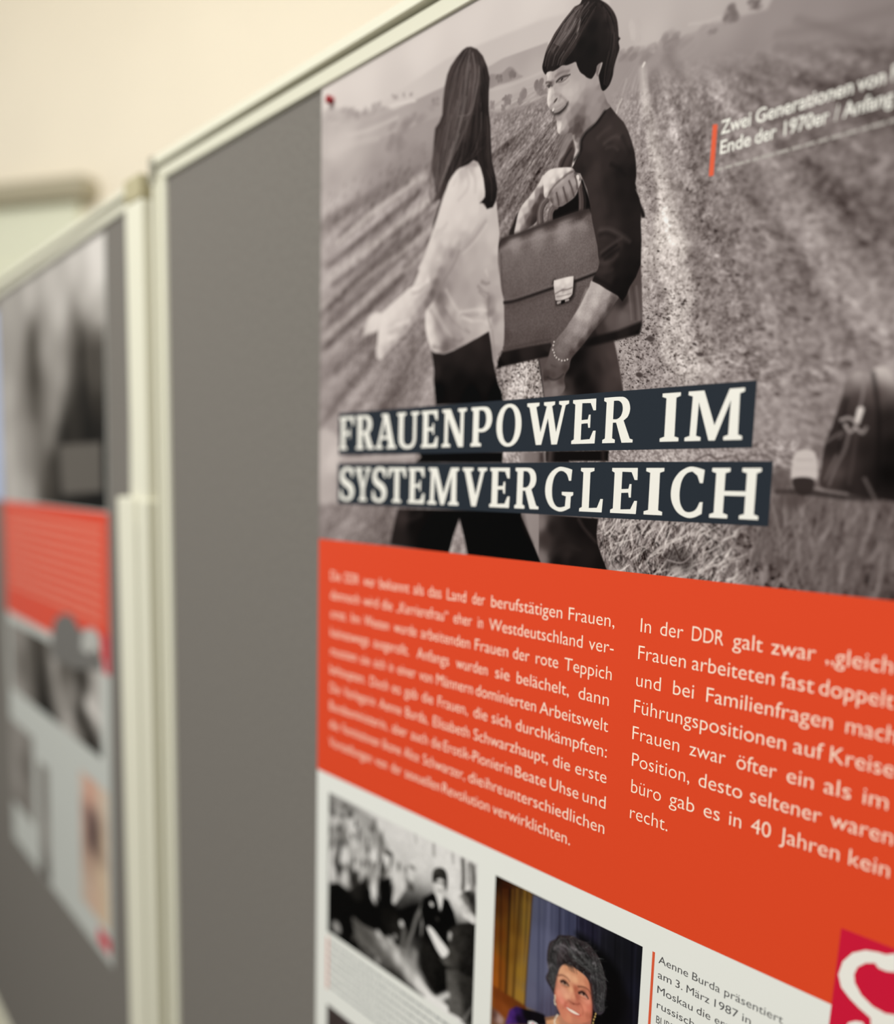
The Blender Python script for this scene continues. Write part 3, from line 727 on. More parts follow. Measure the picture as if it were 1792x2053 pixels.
('shade',[(225.2,218.6),(227.6,227.9),(230.6,240.1),(232.3,245.8),(287.3,248.7),(286.3,239.6),(282.6,225.8),(278.7,213.8),(260.2,207.2),(243.4,215.5),(228.9,217.5)],[(227.2,220.8,84),(231.8,235.2,108),(237.5,239.1,118),(242.9,238.7,100),(246.4,236.2,50),(248.4,226.1,26),(252.4,219.7,22),(257.6,233.6,24),(262.3,240.7,28),(268.2,227.8,46),(273.8,225,62),(277.6,222.1,72),(280.1,235.3,66),(285.3,242.1,60),(282.3,232.2,74),(231.3,226.8,86)],.58,0,2,1,1.6),
('stroke',[(225.3,218.9),(227.6,227.9),(230.7,240.8)],.84,.84,40,.8,.55,1),
('stroke',[(278.9,214.5),(282.8,226.4),(286.1,239.6)],.66,.66,110,.5,.67,1),
('shade',[(213.9,273.2),(214.2,279.5),(233,279.6),(232.7,273.4)],[(214.6,276.1,150),(219.1,276.2,120),(225.8,276.2,118),(232.3,276.3,62)],.6,0,2,1,1.6),
('poly',[(232.2,273.4),(232.5,279.6),(251.4,279.6),(251,273.7)],30,.88,0,1),
('stroke',[(233,273.4),(233.8,279.6)],2.5,2.5,150,.7,.85,0),
('poly',[(234.1,272.9),(234.4,278.6),(279,278.9),(279.1,273.1)],24,.88,0,1),
('stroke',[(237.3,272.9),(237.1,278.6)],4.15,4.15,90,.7,2.11,0),
('stroke',[(275.2,273.5),(275.7,278.8)],2.35,2.35,52,.8,1.2,0),
('shade',[(230.6,310.1),(231.9,340.2),(239,342.6),(282,339.3),(277.8,332),(274.6,325.2),(273.6,319.6),(274.1,311.1)],[(232.1,316,120),(233.7,337,118),(236.5,324.7,60),(241.5,318.5,40),(249.6,326.9,38),(256.2,314.8,30),(263.6,317.3,26),(271,322.6,30),(268,331.4,36),(257.5,336.5,30),(246.5,338.9,26),(278.8,337.6,26),(253.6,332.4,46)],.6,0,3,1,1.6),
('stroke',[(260.7,312.1),(264.5,316.7),(269.7,321.2),(273.3,324.1)],1.9,1.09,62,.7,1.25,1),
('stroke',[(240.7,334.6),(246.8,330),(254,327.8),(262.2,329.7)],2.26,1.41,48,.5,1.73,1),
('poly',[(197.7,143),(201.3,136.7),(203.6,133),(205.5,132.1),(204.8,137.4),(203.6,144.2)],44,.87,1,1),
('shade',[(223.8,115.5),(219.9,119.3),(213.7,124.6),(208.1,128.2),(205,132.3),(203.6,137.2),(202.7,144.7),(211.8,143),(219.2,140.4),(222.6,135),(224.9,129.4),(225.8,127)],[(221.7,118.7,205),(215.6,124.7,206),(210.1,128.2,205),(206.5,133.7,202),(204.9,140.2,196),(205.1,143.8,182),(208.9,142.4,130),(213.4,137.8,84),(217.8,131.9,72),(222.2,126.8,78),(223.8,123.9,110),(211.4,136.1,120),(214.9,129.3,150),(219.3,124.8,140),(210.7,131.8,180),(208.6,136.8,170),(217.3,139.3,52),(220.7,133.9,60)],.55,1,.9,1,2.2),
('stroke',[(225.3,126.2),(222.3,129.5),(218.9,134.2),(215.3,138.2),(211.7,142.3)],1.61,3.91,70,.55,1.76,1),
('poly',[(232.1,143),(233.5,135.3),(238.8,135.1),(246.5,132.9),(249.7,129.1),(251.1,124.3),(253.8,128.1),(259,145.9)],20,.83,1,1),
('stroke',[(222.8,142.5),(222.2,135.6),(223.8,131.2),(226.9,129.2)],5.11,4.6,92,1,.53,1),
('stroke',[(229.9,141.9),(230,137.2),(232.1,135),(234.4,134.8)],3.91,3.52,96,1,.53,1),
('stroke',[(252.2,140.6),(251.8,134.1),(250.4,127.3),(248.5,123.7)],3.77,3.4,74,1,.51,1),
('stroke',[(254.6,141.1),(254.7,136),(252.9,129.2)],1.55,1.39,40,1,.51,1),
('stroke',[(221.9,141.6),(221.3,135.4),(222.9,131),(225.9,128.9)],.93,.93,136,.7,.53,1),
('stroke',[(224.3,141.4),(223.9,136),(225.7,132.3),(227.9,130.8)],.7,.7,48,.7,.53,1),
('stroke',[(229.3,141.1),(229.5,137.1),(231,135.1)],.69,.69,140,.5,.53,1),
('stroke',[(251.3,139.8),(251,133.9),(249.8,127.8)],.67,.67,112,.6,.51,1),
('shade',[(189,150.6),(189.5,146.4),(192.2,144.2),(205.1,143.8),(219.3,142.6),(234.8,141.7),(249.5,140.8),(257.5,141.2),(261.5,146.4),(266.8,165.9),(293.1,173.7),(294.7,186.3),(296.5,205.1),(296.3,207.6),(294.9,212.4),(285,213.5),(269,214.7),(252.2,215.7),(234.5,217.7),(215.7,219.1),(191.8,221),(191.2,218.7),(195.5,212.2),(196.8,207.2),(195.8,181.8),(192.1,173.3),(189.8,161.5)],[(192.3,146.2,66),(211.9,145.1,84),(230.4,144,80),(252.1,142.5,62),(256.7,148,96),(197.7,153.6,112),(202.5,150.2,136),(221.6,149.7,130),(239.6,149.8,138),(252.6,149.7,122),(212.8,163.2,108),(203.2,165.1,104),(231.5,163,106),(249.1,162.8,110),(257.7,164.3,108),(262.1,168.3,96),(198.7,175.1,98),(218.3,175.9,100),(241,174,102),(258.2,172.8,100),(204.2,185.1,88),(218.8,185.7,92),(204.8,197.3,92),(224,196.1,94),(242.1,193.6,92),(255,190,88),(205.4,208.1,84),(224.6,207.3,82),(198.1,203.7,78),(276.4,202.6,88),(284.3,202.3,100),(287.8,197.7,90),(291.3,191.9,84),(283.7,194,50),(293.7,204.7,92),(268.5,206.8,60),(289.3,185.4,76),(264.5,209,38)],.65,0,1.2,1,1.6),
('grain',[(190.3,147.3),(258.9,143.3),(266.5,174.2),(252,213),(196.4,210.1)],13,.7,.7,0,61,2,2,None),
('stroke',[(190.2,148.7),(192.3,145.2),(205.1,144.6),(219.4,143.5),(234.8,142.5),(249.5,141.6),(258.8,142.3)],2.93,2.44,54,.75,1.12,1),
('stroke',[(191.7,151.1),(197.5,150),(212.1,149.3),(227,148.7),(241.3,148.8),(253.3,148.3),(256,150.4)],3.17,2.93,148,.55,1.68,1),
('stroke',[(190.2,153),(190.2,161.6),(192.6,173.4),(195.4,181)],.98,.98,150,.45,.56,1),
('stroke',[(191.8,153.3),(193.3,167.1),(195.3,178.1)],.61,.61,66,.6,.56,1),
('stroke',[(195.5,182.6),(204.1,182.9),(218.6,181.5),(234.2,179.8),(249.2,178.6),(264.6,176.5)],1.97,1.72,34,.9,.66,1),
('stroke',[(196.5,181),(204,181.2),(218.5,179.9),(234.1,178.2),(249.1,177.1),(264.5,175.2)],.74,.74,120,.4,.75,1),
('stroke',[(197.2,184.9),(218.7,183.7),(236.1,182)],2.46,2.21,68,.4,1.69,1),
('shade',[(195.5,212),(215.3,210.9),(234.1,210.5),(238.1,217),(234.5,218),(215.7,219.3),(191.8,221.1),(191.3,218.8)],[(197.6,214.6,36),(215.4,213.4,44),(232.4,213.7,44),(205.9,218.2,28),(193.8,219.7,20),(230.8,217,30)],.9,0,1,1,1.6),
('shade',[(256.2,211.4),(268.7,210.1),(280.8,208.9),(295.6,205.9),(296.3,207.9),(294.9,212.5),(285,213.6),(269,214.9),(252.2,216)],[(260.6,213.8,24),(277,211.7,30),(292.4,209,34),(294.1,211.7,22),(284.8,210,40)],1.38,0,1,1,1.6),
('stroke',[(286.4,186.9),(288.2,196.5),(289.4,204.2)],1.07,1.07,118,.5,.66,1),
('stroke',[(289.1,187.3),(290.9,196.9),(292.1,204.5)],1.07,1.07,64,.5,.65,1),
('stroke',[(291.4,187.6),(293.2,197.2),(294.4,204.8)],1.07,1.07,118,.5,.65,1),
('stroke',[(199.5,210.4),(217.1,209.2),(234,208.3)],1.24,1.24,62,.5,.76,1),
('poly',[(233.3,177.5),(235.7,175.2),(236.5,188.1),(238.4,190.1),(247.6,189),(250.4,184.7),(249.5,177.3),(237.7,177.5)],36,1.4,1,.8),
('shade',[(234.5,176.4),(237.1,175.5),(247.4,175.3),(248.9,176.7),(248.7,183.5),(248,185.7),(244.9,187.1),(237.3,187.2),(235.9,184.3)],[(237.7,177.5,214),(244.7,177.2,218),(241.4,180.1,206),(237,181.4,186),(246.7,180.9,196),(241.5,181.8,150),(239.8,183.2,196),(246,184.1,186),(238.1,185,176),(243.4,185.4,206)],.56,1,.6,1,1.6),
('stroke',[(236.2,183.2),(240.6,182),(245,182.1),(248.3,181.6)],.81,.7,110,.8,.44,1),
('stroke',[(237.2,185),(241.7,185.1),(247.8,184.7)],.58,.58,120,.7,.44,1),
('stroke',[(238.3,188.5),(240.1,188.3)],1.62,1.39,170,.9,.35,0),
('stroke',[(244,188.1),(245.8,187.9)],1.38,1.38,160,.9,.35,0),
('stroke',[(241.4,188.7),(242.6,188.6)],1.85,1.62,20,.9,.35,0),
('shade',[(261.9,179.9),(267,182.3),(273.7,185.9),(280.4,190.7),(278.2,194.2),(272.2,200.5),(264.8,207.1),(257.3,214.5),(252,219),(249.5,221.8),(248.6,226.1),(246.1,229.3),(245.4,232.7),(246.4,236.9),(243.9,240.2),(239.5,242),(233.2,244.4),(230.6,238.6),(230.3,234.4),(229.4,229.4),(229.8,224.6),(232.1,220.2),(234.3,213.9),(236.1,211),(238.1,209.1),(244.5,203.7),(249.4,198.2),(253.5,193.4),(256.8,188.6),(260.1,183.2)],[(262.9,182,172),(267.2,185.3,180),(272.3,188.6,158),(277.3,191.2,104),(259.1,188.6,160),(264.3,191.3,182),(271.1,195.5,140),(275.2,196.7,86),(255.2,194,160),(254.5,196.6,178),(259.7,198.6,170),(266.6,201.4,128),(269.1,203,84),(249.6,201.3,140),(253.3,204.4,154),(258.5,206.3,140),(262.8,208.1,88),(242.9,207.2,118),(246.6,209.7,132),(252,212.3,118),(256.4,214.1,72),(237.8,211.5,104),(240.7,214.5,116),(245.2,215.6,110),(250.6,218.2,72),(236.3,218.2,96),(241.9,221.5,104),(247.3,222.6,84),(233.9,223.5,92),(239.5,225.4,88),(245.8,225.9,70),(232.3,228.3,70),(237,229.3,76),(242.4,229.1,84),(231.7,233.8,104),(237.2,233.5,110),(243.5,232.6,76),(233.8,238.8,116),(239.3,238.5,126),(242.9,238,110),(231.5,230.3,60)],.67,1,.8,1,1.6),
('grain',[(260.1,183.2),(279.6,190.6),(257.3,214.5),(249,220.7),(234.3,213.9),(249.4,198.2)],10,.8,.8,0,62,2,1,None),
('stroke',[(258.9,185.3),(255.9,191.5),(253.6,195.8)],2.47,1.35,205,.55,1.54,1),
('stroke',[(278.1,192.6),(271.4,200),(263.6,207.6),(256.4,214.1)],2.84,2.84,52,.45,1.84,1),
('stroke',[(232.9,230),(237.1,231.8),(241.6,231.1),(244.6,229.2)],.95,.71,44,.7,.73,1),
('stroke',[(235.3,223.3),(238.5,224.6)],.71,.47,60,.5,.72,1),
('blob',236.6,210.2,.55,.55,0,206,.85,.9),
('blob',237.2,210.9,.41,.35,0,52,.5,.9),
('blob',236.2,212.1,.55,.55,0,206,.85,.9),
('blob',236.8,212.9,.41,.35,0,52,.5,.9),
('blob',236,214.7,.55,.55,0,206,.85,.9),
('blob',236.5,215.5,.42,.35,0,52,.5,.9),
('blob',237,216.3,.55,.55,0,206,.85,.9),
('blob',237.5,217.1,.42,.35,0,52,.5,.9),
('blob',237.6,218,.55,.55,0,206,.85,.9),
('blob',238.2,218.7,.41,.35,0,52,.5,.9),
('blob',238.9,219.3,.55,.55,0,206,.85,.9),
('blob',239.5,220,.41,.35,0,52,.5,.9),
('blob',240.8,220.5,.55,.55,0,206,.85,.9),
('blob',241.4,221.3,.41,.34,0,52,.5,.9),
('blob',243,221.4,.55,.55,0,206,.85,.9),
('blob',243.6,222.2,.41,.34,0,52,.5,.9),
('blob',245.2,221.5,.55,.55,0,206,.85,.9),
('blob',245.7,222.2,.41,.34,0,52,.5,.9),
('blob',247.1,221.1,.55,.55,0,206,.85,.9),
('blob',247.7,221.8,.41,.34,0,52,.5,.9),
('shade',[(268.7,91.5),(271,94.3),(274.1,98),(277.9,101.9),(281,107.1),(283.5,112.7),(286,119.4),(287.1,125.3),(287.7,130.9),(287.3,134.7),(288.6,138.9),(287.7,137.8),(290.1,142.3),(291.8,147.2),(292,155.2),(293.1,164.5),(293.4,176.8),(290.8,182.6),(287.3,187),(285.3,191.4),(283,194),(279.6,190.4),(272.1,186.1),(267.1,182.8),(262.2,180.3),(263.5,177.6),(265.7,174.4),(266.5,171),(265.5,167.6),(264.6,162.3),(262.5,155.5),(260.4,148.8),(258.8,142),(257.1,135.3),(255.6,130.5),(252.6,124.7),(250.4,120.9),(246.6,119.7),(243.4,116.7),(244.3,115.8),(246.6,112.8),(249.6,110.1),(250.1,103.2),(253.5,99.5),(259.4,97.2),(265,92.5)],[(269.4,93.8,52),(265.2,96,56),(272.6,99.2,58),(277.2,103.8,58),(268.5,102,62),(274.6,108.1,62),(261.2,102.8,56),(257.8,107.6,58),(279.8,112.3,56),(269.2,113.4,50),(276.7,118.2,46),(283.8,120,42),(254.5,115.4,50),(262.3,120.2,58),(266.7,120.2,52),(277.2,126.7,34),(285.8,128.8,32),(250.9,119.2,42),(258.8,125.1,60),(270.3,130.7,44),(281.4,136.1,38),(287.9,140.4,32),(258,129.1,58),(261,137.4,58),(268,133.3,44),(280,137.3,34),(286.9,137,34),(263.1,145.5,58),(272.7,145,44),(284.6,147.5,36),(290.9,151.9,40),(265.2,152.2,58),(273.3,153.9,52),(285.2,156.8,38),(292.3,161.3,40),(266.4,158.8,56),(277.8,163.5,52),(285.8,166.2,34),(292.1,170.5,34),(266.9,167.9,52),(274.3,169.2,44),(270.6,173.6,58),(266.6,176.1,52),(278.6,174.9,34),(286.4,175.6,30),(273.3,179.8,44),(279.1,183.9,28),(286.9,183.8,24),(282,190.6,24),(264.4,180.3,44),(291.8,177.2,28)],.51,0,1.5,1,1.6),
('stroke',[(266,109.2),(269.6,107.9),(273.2,107.7),(275.4,108.9)],2.16,1.08,84,.5,1.05,1),
('stroke',[(267.7,111.9),(272,112.5),(275,114.9)],1.76,.88,78,.45,1.05,1),
('stroke',[(261.4,105.1),(265.6,102.9),(269.2,102.2)],2.56,1.28,76,.45,1.06,1),
('stroke',[(271.1,121.3),(276.4,124.8),(280.9,129.3)],2.15,1.08,26,.5,1.05,1),
('stroke',[(277.5,108.9),(279.9,113.4),(283,118.7)],1.54,.77,36,.5,1.03,1),
('stroke',[(266.1,154),(271.8,154.8),(277.5,157.8),(281.6,160.5),(285.6,163.7)],2.62,1.57,92,.4,1.17,1),
('stroke',[(267.6,166.1),(271.6,164.2),(275.4,162.4),(280,161.1)],1.75,1.05,88,.45,1.17,1),
('stroke',[(266.2,156.3),(270.3,156.4),(276,159.4)],2.19,1.31,36,.6,1.17,1),
('stroke',[(268.5,167.5),(272.5,165.7),(277.1,164)],1.53,.92,24,.7,1.17,1),
('stroke',[(267.1,171.1),(271.2,171.8),(275.2,171.2),(278.2,169.2)],2.42,1.45,76,.5,1.18,1),
('stroke',[(266.5,160.1),(272.2,161.8),(276.1,161.3)],1.75,1.05,50,.6,1.17,1),
('stroke',[(270.3,169.7),(274.2,167.9),(278.8,166.2)],1.53,.92,28,.6,1.17,1),
('stroke',[(266.6,175.5),(271.6,176.9),(275.5,176.3)],2.21,1.32,66,.4,1.18,1),
('stroke',[(263.5,178.9),(272,183.4),(279.5,189)],1.55,.93,26,.6,1.19,1),
('stroke',[(260.8,119.9),(262.6,126.1),(266.2,135.5),(269,144.8)],2.98,3.38,66,.35,2.13,1),
('poly',[(290.4,145.1),(293.3,149.4),(294.5,152.9),(292.4,152.8),(291.1,148.9)],34,.76,1,1),
('poly',[(235,114.2),(235.3,110.6),(238.5,107.8),(241.4,103.8),(244.6,101.5),(246.2,106.3),(245,111.2),(244,116.2)],72,1.09,1,1),
('stroke',[(236.8,113.9),(239.4,109.8),(243.1,106.1)],1.44,1.23,40,.8,.79,1),
('stroke',[(242.1,115.2),(244.2,111)],2.25,1.43,52,.7,.94,1),
('shade',[(222.2,59.8),(223.5,62.6),(223.3,64.9),(224.2,67.1),(224.7,68.9),(224.4,71.8),(224.1,74.7),(224.5,77.3),(225.8,79.7),(227.5,82),(230.1,84.3),(231,86.3),(231.8,88.8),(232.2,91.9),(233,94.8),(235.6,96.6),(239.4,97.3),(242.6,97.5),(244.1,99.3),(244.6,101.9),(245.7,104.7),(246.5,107.5),(245.7,110.3),(244.8,113),(244.5,115.8),(245.9,114.4),(248.1,110.9),(249.6,107.7),(250,103.8),(251.7,101.1),(255.8,99.3),(259.4,96.9),(262.6,94.6),(265.1,92.6),(268.8,91.5),(266.5,88.5),(264.4,83.9),(262.8,80.6),(261.6,73.5),(262,67.5),(243.5,59.8),(232.4,57.3),(222.7,57.6)],[(223.8,62.1,206),(225.5,63.2,186),(227.9,62.8,168),(232.7,62.6,150),(239,62.3,160),(243.8,64.4,166),(245.6,68.4,168),(226.5,67.1,120),(224.6,68.9,190),(225.9,71.1,214),(225.2,73.8,222),(225,76.7,206),(227.5,71,206),(228.6,74.8,170),(229.9,70.5,168),(233.2,70.9,172),(238,71.8,180),(236.5,74.3,184),(233.4,75.1,176),(240.6,76.1,186),(244.4,75,180),(249,75.3,172),(253.6,75.5,164),(259.6,76.3,160),(240,79.4,180),(244.7,79.7,172),(248.7,82,160),(246.5,84.9,140),(243.5,86.3,138),(240.2,83,172),(237.1,84.4,170),(234.1,87.1,160),(233,89.8,200),(234,92.4,214),(233.3,94.3,200),(236,93,176),(237.5,90.4,166),(240.5,88.3,150),(239.3,94.4,150),(236.2,96.3,140),(242.3,93,118),(246.9,91.9,92),(249.8,88.1,122),(242.6,96.5,92),(245.7,97.4,66),(247.1,94.9,72),(250.1,94,98),(248.9,98.3,86),(253.2,94.9,130),(254.4,89.5,146),(257.2,85.7,150),(260,82.6,150),(261.2,79,138),(262.4,86.1,138),(260.4,88.9,146),(257.7,93.2,144),(264.8,90.2,130),(266.2,89,118),(251.9,97.4,124),(245.9,100.4,92),(247.6,102.6,120),(248.6,106.3,136),(246.1,104.5,170),(246.8,108.2,180),(245.8,111.4,190),(245.2,114.2,196),(249,100.6,100),(251.7,81.8,150),(252.3,79.7,158)],.49,1,.55,1,1.9),
('shade',[(258.4,68.6),(260.1,67.2),(262.1,67.4),(261.4,69.7),(260.4,71.6),(259.4,73.4),(258.2,71.3)],[(259.8,68.5,120),(261.3,68.4,150),(259.6,70.7,96),(260.3,70,140)],.51,1,3,1,1.6),
('stroke',[(261.7,67.5),(260.8,69.9),(259.7,72.4)],.77,.58,196,.7,.44,1),
('stroke',[(252.4,80.9),(251.1,85.1),(249.5,89.2),(247.1,93.7),(245,97.8)],3.95,4.35,112,.35,3.33,1),
('stroke',[(241.4,82.8),(242.8,85.5),(242.5,88.3),(240.6,90.7)],1.41,1.01,134,.4,1.39,1),
('stroke',[(235.7,73.5),(240.6,76.7),(243.8,78.3)],4.05,4.05,198,.3,2.78,1),
('stroke',[(245.8,98.3),(241,97.3),(237,96.9)],3.02,2.01,96,.5,2.16,1),
('blob',248.8,96.5,2.95,4.12,.6,76,.4,1),
('blob',235.3,66.3,3.56,1.54,-.42,118,.5,1),
('stroke',[(229.7,64),(231.9,63.4),(235.1,63.4),(239.1,64.1)],1.22,.71,92,.6,.93,1),
('stroke',[(230.7,67.1),(232.6,66.2),(235.3,66),(238.5,66.4),(239.9,66.4)],1.22,.61,44,.9,.54,1),
('stroke',[(232,67.8),(234.6,68.3),(237.1,67.9),(238.8,67.1)],.61,.41,76,.7,.54,1),
('blob',234.4,67.1,.89,.53,-.45,36,.85,.8),
('stroke',[(232.8,69.3),(236,70.2),(239.1,69.5)],.81,.51,140,.5,.93,1),
('blob',225.4,67.4,1.57,1.21,-.2,92,.6,1),
('stroke',[(223,65.3),(224.5,65.5),(226.8,66.7)],1.03,.62,64,.8,.63,1),
('blob',225.2,68.1,.78,.78,.2,34,.85,.8),
('stroke',[(223.7,67.2),(225.4,67.4),(227.4,68.3)],.72,.51,44,.7,.63,1),
('stroke',[(227.5,67.4),(228,70.5),(227.3,72.7),(226.2,74.1)],1.43,1.02,134,.35,1.41,1),
('stroke',[(225.3,69.1),(225.3,72.1),(225,75),(225.3,77.1)],1.23,1.23,226,.5,1.41,1),
('stroke',[(230.1,73.5),(232.6,74.8),(233.6,76.4),(232.9,77.6)],1.43,1.02,136,.5,1.09,1),
('blob',230.3,77,1.56,.72,-.62,66,.8,.9),
('stroke',[(226.5,79.5),(227.4,78.4),(228.7,78.1)],1.23,.93,112,.6,.94,1),
('stroke',[(226.1,75.3),(226.9,77.3),(226.4,79.2)],.92,.82,170,.5,.94,1),
('blob',228.6,74.8,.96,1.32,.2,196,.45,1),
('stroke',[(233.9,75.6),(236.4,77.7),(238.6,80.1),(239.7,82.1)],.91,.71,118,.5,.93,1),
('poly',[(227.1,81.1),(228.6,82.2),(231.4,83),(234.3,82.7),(237,81.7),(239.3,80.5),(239.5,81.5),(238.3,83.6),(235.9,85),(233.2,85.8),(230.4,85.2),(228.7,83.5)],46,1.36,1,.9),
('stroke',[(230,83.1),(232.7,83.3),(235.6,82.6),(237.6,81.5)],.92,.51,176,.75,.63,1),
('blob',228.9,81.3,.66,1.03,.45,240,.95,.7),
('stroke',[(227.7,80),(230.5,80.9),(234.2,80.6),(237.5,79.9)],1.64,.92,126,.5,1.26,1),
('stroke',[(230.8,85.9),(233.7,86.3),(236.7,85.5),(238.5,84.1)],1.23,.82,124,.6,1.1,1),
('stroke',[(231.6,86.4),(234.1,86.9),(236.4,86.2)],1.23,1.02,170,.4,1.25,1),
('stroke',[(231.2,87.1),(232.5,88.1),(234.6,88.4)],1.43,1.02,122,.45,1.25,1),
('blob',234,91.8,1.2,1.93,.2,216,.55,1),
('blob',237.5,91.6,1.79,1.79,0,176,.4,1),
('stroke',[(244.5,99.7),(245.4,104.3),(246.5,108.1),(245.4,112.5),(244.3,115.8)],1.01,.81,206,.5,.77,1),
('stroke',[(245.8,112.6),(248.1,110.9),(249.9,108.4),(250.1,103.8),(253.6,100.1),(260.1,97.4),(265,93.1)],2.23,1.62,28,.75,.93,1),
('shade',[(223.4,116.1),(228.3,113.5),(235.9,114.3),(244,116.3),(247,119.5),(249.9,121.3),(251.2,124),(250.4,127.3),(249,128.9),(246.4,132.4),(242.7,134.1),(238.4,135.6),(233.5,134.8),(230.5,132.1),(228.2,129.2),(224.8,127.5),(224,122.6)],[(225.4,118.9,214),(228.8,115.7,218),(236,116.1,220),(242.1,116.7,214),(230.9,120.2,216),(237,119,214),(225.7,124.3,216),(226.8,127.2,190),(231,122.9,170),(234.5,121,160),(239.7,119.6,150),(244,119.4,150),(229.5,127.1,118),(233,126.6,140),(233.3,132,116),(238.3,126.5,142),(237.8,132.3,112),(241.7,125.3,140),(242.5,132,104),(245.1,124.2,150),(247.1,128.5,112),(245.8,121.1,132),(249.3,122.6,210),(250.2,124.7,190),(230.6,130.7,92)],.55,1,.6,1,1.6),
('stroke',[(233.8,127.4),(235.3,131.7),(235.9,134.5)],1.02,1.02,72,.8,.52,1),
('stroke',[(238.6,125.6),(240.4,130.3),(242,133.9)],1.01,1.01,72,.8,.52,1),
('stroke',[(242.6,123.1),(244.9,127.4),(246.6,132)],1.01,1.01,72,.8,.51,1),
('stroke',[(246.7,121.3),(248.1,124.9),(248.6,128.5)],1,1,72,.8,.51,1),
('stroke',[(231.8,129),(233.4,132.6)],1.82,1.37,168,.5,1.05,1),
('stroke',[(236.6,126.8),(238.7,132.5)],1.81,1.36,168,.5,1.04,1),
('stroke',[(240.8,124.5),(243.7,131.6)],1.79,1.35,168,.5,1.03,1),
('stroke',[(244.8,122.2),(247.1,128.5)],1.78,1.34,168,.5,1.02,1),
('stroke',[(227.3,128.3),(229.8,124.9),(233.7,122.1),(238,120.4),(241.8,118.9),(245.6,118.5)],1.03,.92,70,.65,.7,1),
('stroke',[(246.6,119.7),(249.2,121.6),(250.6,124.2)],1.11,.89,40,.7,.68,1),
('blob',248.9,122.4,.91,1.43,-.5,214,.9,.6),
('shade',[(247.8,29),(244.9,31.8),(241.1,32.1),(237.4,34.1),(233.6,36.3),(230.5,38.6),(227.5,40.9),(225,43.7),(223,45.9),(221.4,48.9),(220.3,52.1),(219.4,55.4),(220.1,58.1),(222.1,60.7),(223.3,59.9),(225.5,60),(227.8,60.7),(231,60.4),(234.1,59.7),(237.3,60.7),(240.5,60.9),(243.7,61.1),(245,63.7),(247.2,67.4),(250.2,70),(252,71.7),(254.9,73.3),(256.5,72.5),(257.9,70.7),(258.5,68.1),(260.2,67.2),(262.1,67.4),(261.5,69.7),(260.6,71.7),(260,73.7),(261.2,78),(262.5,81.2),(264.3,82.1),(267.3,80.3),(269.2,76.5),(269.6,72.8),(270.5,69.8),(271.7,66.9),(272.8,63.9),(272,60.5),(273,59.2),(271.8,57.6),(271.3,53.6),(270.2,48.9),(267.8,44.2),(264,39.5),(259.4,35.6),(254.6,31.6)],[(247.9,31.9,44),(243.5,34.2,66),(239.1,36.5,82),(234.5,39.5,84),(231.6,42.5,76),(228.5,45.5,72),(225.4,47.9,92),(222.4,52.8,44),(221,57.1,32),(226,57.5,40),(232.4,57.3,30),(238.8,58.2,30),(244.1,43.4,60),(242.8,47.5,44),(238.1,47,58),(247,41.7,34),(253.4,36.2,40),(259.5,39.5,44),(264.8,44.2,58),(268.9,52.2,62),(263.7,48.7,38),(254.1,47,30),(246.9,52.9,28),(254.8,58.4,27),(261.9,55.3,38),(270.2,60.9,46),(266.1,65,34),(248.3,62.5,30),(253.2,69.7,30),(265.2,73,28),(263.4,78.6,26),(267.7,77.7,28)],.46,1,1.1,1,1.6),
('stroke',[(250.7,33.5),(246.7,36.5),(244.7,40.2),(243.6,45),(243.2,48.5)],1.16,.47,120,.6,.52,1),
('stroke',[(245.6,40),(244.7,43.7),(243.7,47.3),(242.9,48.7)],.88,.35,196,.75,.52,1),
('stroke',[(242,34.8),(238.4,38),(233.9,42.1),(230.2,46),(227.1,48.5)],1.28,.51,112,.5,.53,1),
('stroke',[(239,35.9),(234.6,40.1),(230.8,43.4),(227,46.7),(224.3,49.3)],.89,.36,136,.5,.53,1),
('stroke',[(237.9,44.1),(233.4,46.6),(228.7,48.5)],.99,.4,128,.45,.53,1),
('stroke',[(227.9,48.8),(224.7,49.4),(223.3,53.1)],1.42,.57,120,.5,.54,1),
('stroke',[(224.7,50),(223.7,53.8),(223.1,57.8)],1.02,.41,84,.55,.54,1),
('stroke',[(246.5,33.6),(242.2,37.1),(239.3,40.6),(238,44.7)],.98,.39,92,.5,.52,1),
('stroke',[(241.1,32.2),(237.4,35.4),(233.7,38),(230.3,40.9)],.98,.39,126,.4,.53,1),
('stroke',[(261.6,38.6),(265.5,43.4),(267.9,48.1)],1.15,.46,92,.4,.51,1),
('stroke',[(269.7,51.4),(270.7,55.6),(271.6,58.6)],.95,.38,84,.5,.51,1),
('stroke',[(264.9,45.9),(268.2,52.5),(269.2,57.3)],1.52,.61,62,.4,.51,1),
('stroke',[(257.1,36.4),(261.1,41.7),(263.6,47.6)],1.15,.46,58,.4,.51,1),
('stroke',[(235.2,51.2),(233.9,55.4),(233.3,58.7)],.9,.36,52,.5,.54,1),
('stroke',[(241.3,35.1),(243.7,37.1),(241.7,41.4)],.79,.32,60,.5,.53,1),
('stroke',[(236,37.7),(234.6,40.7),(230.1,44.3)],.8,.32,44,.6,.53,1),
('stroke',[(231.5,41.9),(228.5,44.9),(224.6,48.2)],.8,.32,40,.6,.54,1),
('stroke',[(243.6,35.3),(241.5,38),(237.8,41.8)],.78,.31,40,.6,.53,1),
('stroke',[(243,50.4),(240.1,54),(238.8,58.2)],.99,.4,44,.4,.53,1),
('strands',[(249.5,32.5),(241.9,33),(234.4,37.1),(229.9,41.3),(225.3,45.5),(221.5,50.1),(220.5,55.7)],[(259.3,36.1),(255.8,39.3),(250.2,45.1),(246,49.8),(241.6,54),(237.1,57.1),(234.9,59.8)],130,.69,(26,130),.5,.29,81,.05),
